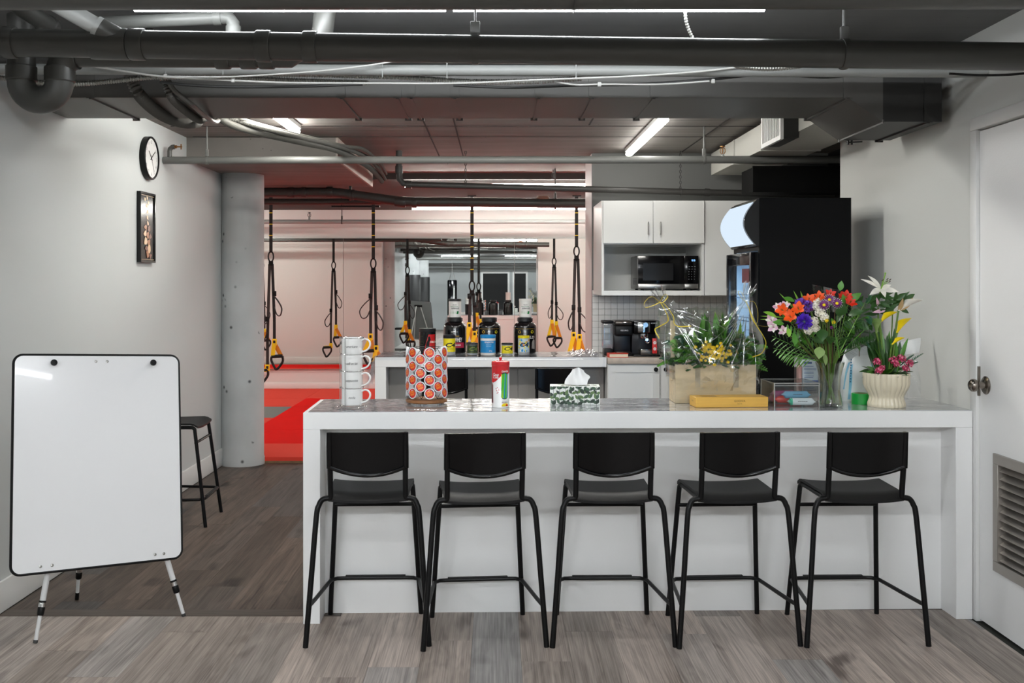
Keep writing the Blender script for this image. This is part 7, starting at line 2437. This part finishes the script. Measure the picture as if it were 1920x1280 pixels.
def sheet(side):
    r = random.Random(31 + (side > 0))
    nu, nv = 24, 22
    jit = [[Vector((r.uniform(-1, 1), r.uniform(-1, 1), r.uniform(-1, 1))) for _ in range(nu + 1)] for _ in range(nv + 1)]

    def f(u, v):
        i, j = round(u * nu), round(v * nv)
        xl, xr = interp(LB_, v), interp(RB_, v)
        x = xl + (xr - xl) * u
        bulge = math.sin(PI * u) ** 0.55
        dep = (0.098 + 0.03 * math.sin(PI * v)) * (1 - 0.75 * max(0, v - 0.55) / 0.45)
        y = side * dep * bulge
        sag = 0.045 * math.sin(PI * u) * v * v * (0.6 if side > 0 else 1.0)
        z = 0.002 + HC * v - sag + 0.045 * (abs(u - 0.5) * 2) ** 6 * v ** 3
        k = 0.0095 if 0 < u < 1 and v > 0.02 else 0.002
        q = Vector((x, y, z)) + jit[j][i] * k
        q.z = max(q.z, 0.0015)
        if v < 0.42 and abs(x) < cw_ + 0.02:
            q.y = side * max(side * q.y, cd_ + 0.003 + 0.005 * abs(jit[j][i].x))
            q.y = side * min(side * q.y, cd_ + 0.012) if v < 0.16 else q.y
        return tuple(q)
    b = MB()
    b.grid(f, nu, nv, smooth=False)
    return b


fs_ = sheet(-1)
fo = MB()
r3 = random.Random(77)
for i in range(26):
    c0 = Vector((-0.232, -0.03, 0.455)) if i % 2 else Vector((0.150, -0.03, 0.455))
    sg = 1 if i % 2 else -1
    L_ = r3.uniform(0.08, 0.34)
    an = -PI / 2 + sg * r3.uniform(-0.15, 1.25)
    p1_ = c0 + Vector((math.cos(an) * 0.05, -0.05, math.sin(an) * 0.05))
    p2_ = c0 + Vector((math.cos(an) * L_, -0.085 - r3.uniform(0, 0.02), math.sin(an) * L_))
    pm_ = p1_.lerp(p2_, 0.5) + Vector((r3.uniform(-.012, .012), -0.01, r3.uniform(-.012, .012)))
    fo.tube(smooth_path([p1_, pm_, p2_], 6), [0.0005] + [r3.uniform(0.0008, 0.0022) for _ in range(11)] + [0.0004], 4, smooth=False, flat=(1.0, 0.4))
for i in range(12):
    x0, z0 = r3.uniform(-0.2, 0.2), r3.uniform(0.20, 0.36)
    a_ = r3.uniform(-0.5, 0.9)
    L_ = r3.uniform(0.02, 0.08)
    q1, q2 = Vector((x0, -0.100, z0)), Vector((x0 + L_ * math.cos(a_), -0.102, z0 + L_ * math.sin(a_)))
    fo.tube([q1, q1.lerp(q2, 0.5) + Vector((0, -0.004, 0.003)), q2], [0.0003, r3.uniform(0.001, 0.0022), 0.0003], 4, smooth=False, flat=(1.0, 0.4))
fo.build('cellophane_fold', 'cellophane_fold', PLN)['kind'] = 'stuff'
fs_.build('cellophane', 'cellophane', PLN)
sheet(1).build('cellophane', 'cellophane', PLN)
for (cx_, cz_, dx, dz, L_) in ((-0.232, 0.470, -0.45, 1.0, 0.075), (0.150, 0.470, 0.38, 1.0, 0.095)):
    b = MB()
    d = Vector((dx, -0.1, dz)).normalized()
    _, s, u = frame(d)

    def ear(a, v):
        th = 2 * PI * a
        r_ = 0.010 + 0.034 * v + 0.010 * math.sin(th * 7) * v
        return tuple(Vector((cx_, 0, cz_)) + d * (L_ * v * (1 + 0.15 * math.sin(th * 5))) + s * math.cos(th) * r_ + u * math.sin(th) * r_ * 0.7)
    b.grid(ear, 42, 7, smooth=False)

    def neck(a, v):
        th = 2 * PI * a
        r_ = 0.010 + 0.045 * v * v + 0.006 * math.sin(th * 9) * v
        return tuple(Vector((cx_, 0, cz_)) - d * (0.11 * v) + Vector((-dx * 0.10 * v, 0, 0)) + s * math.cos(th) * r_ + u * math.sin(th) * r_ * 0.8)
    b.grid(neck, 42, 7, smooth=False)
    b.build('cellophane_ear', 'cellophane', PLN)
rib = mat('ribbon_yellow', 'd9c23a', 0.3, coat=0.3)


def ribbon(pts, w=0.0022):
    MB().tube(smooth_path([px3(x, y, 4.77 + dz * 0.8) for x, y, dz in pts], 8), w, 5, flat=(0.35, 1.2)).build('ribbon', rib, PLN, world=True)


ribbon([(1237, 566, 0), (1222, 556, -0.02), (1209, 566, -0.03), (1210, 576, -0.02), (1226, 572, 0), (1238, 566, 0)])
ribbon([(1237, 566, 0), (1246, 552, -0.02), (1252, 556, -0.02), (1244, 566, 0), (1237, 568, 0)])
ribbon([(1238, 566, 0), (1250, 588, -0.05), (1252, 602, -0.07), (1236, 612, -0.06), (1228, 618, -0.05), (1236, 634, -0.05)])
ribbon([(1238, 566, 0), (1246, 570, -0.03), (1262, 592, -0.08), (1264, 606, -0.09), (1274, 612, -0.09), (1296, 611, -0.09)])
ribbon([(1399, 566, 0), (1388, 556, -0.01), (1384, 546, -0.01), (1390, 548, -0.01), (1397, 560, 0)])
ribbon([(1399, 566, 0), (1414, 566, -0.02), (1421, 585, -0.03), (1419, 606, -0.03), (1412, 600, -0.04), (1405, 580, -0.02)])
ribbon([(1399, 566, 0), (1406, 582, -0.03), (1416, 606, -0.05), (1430, 628, -0.05), (1436, 644, -0.05), (1428, 662, -0.06), (1411, 669, -0.07)])
ribbon([(1416, 608, -0.03), (1428, 611, -0.02), (1440, 612, -0.01)], 0.0015)
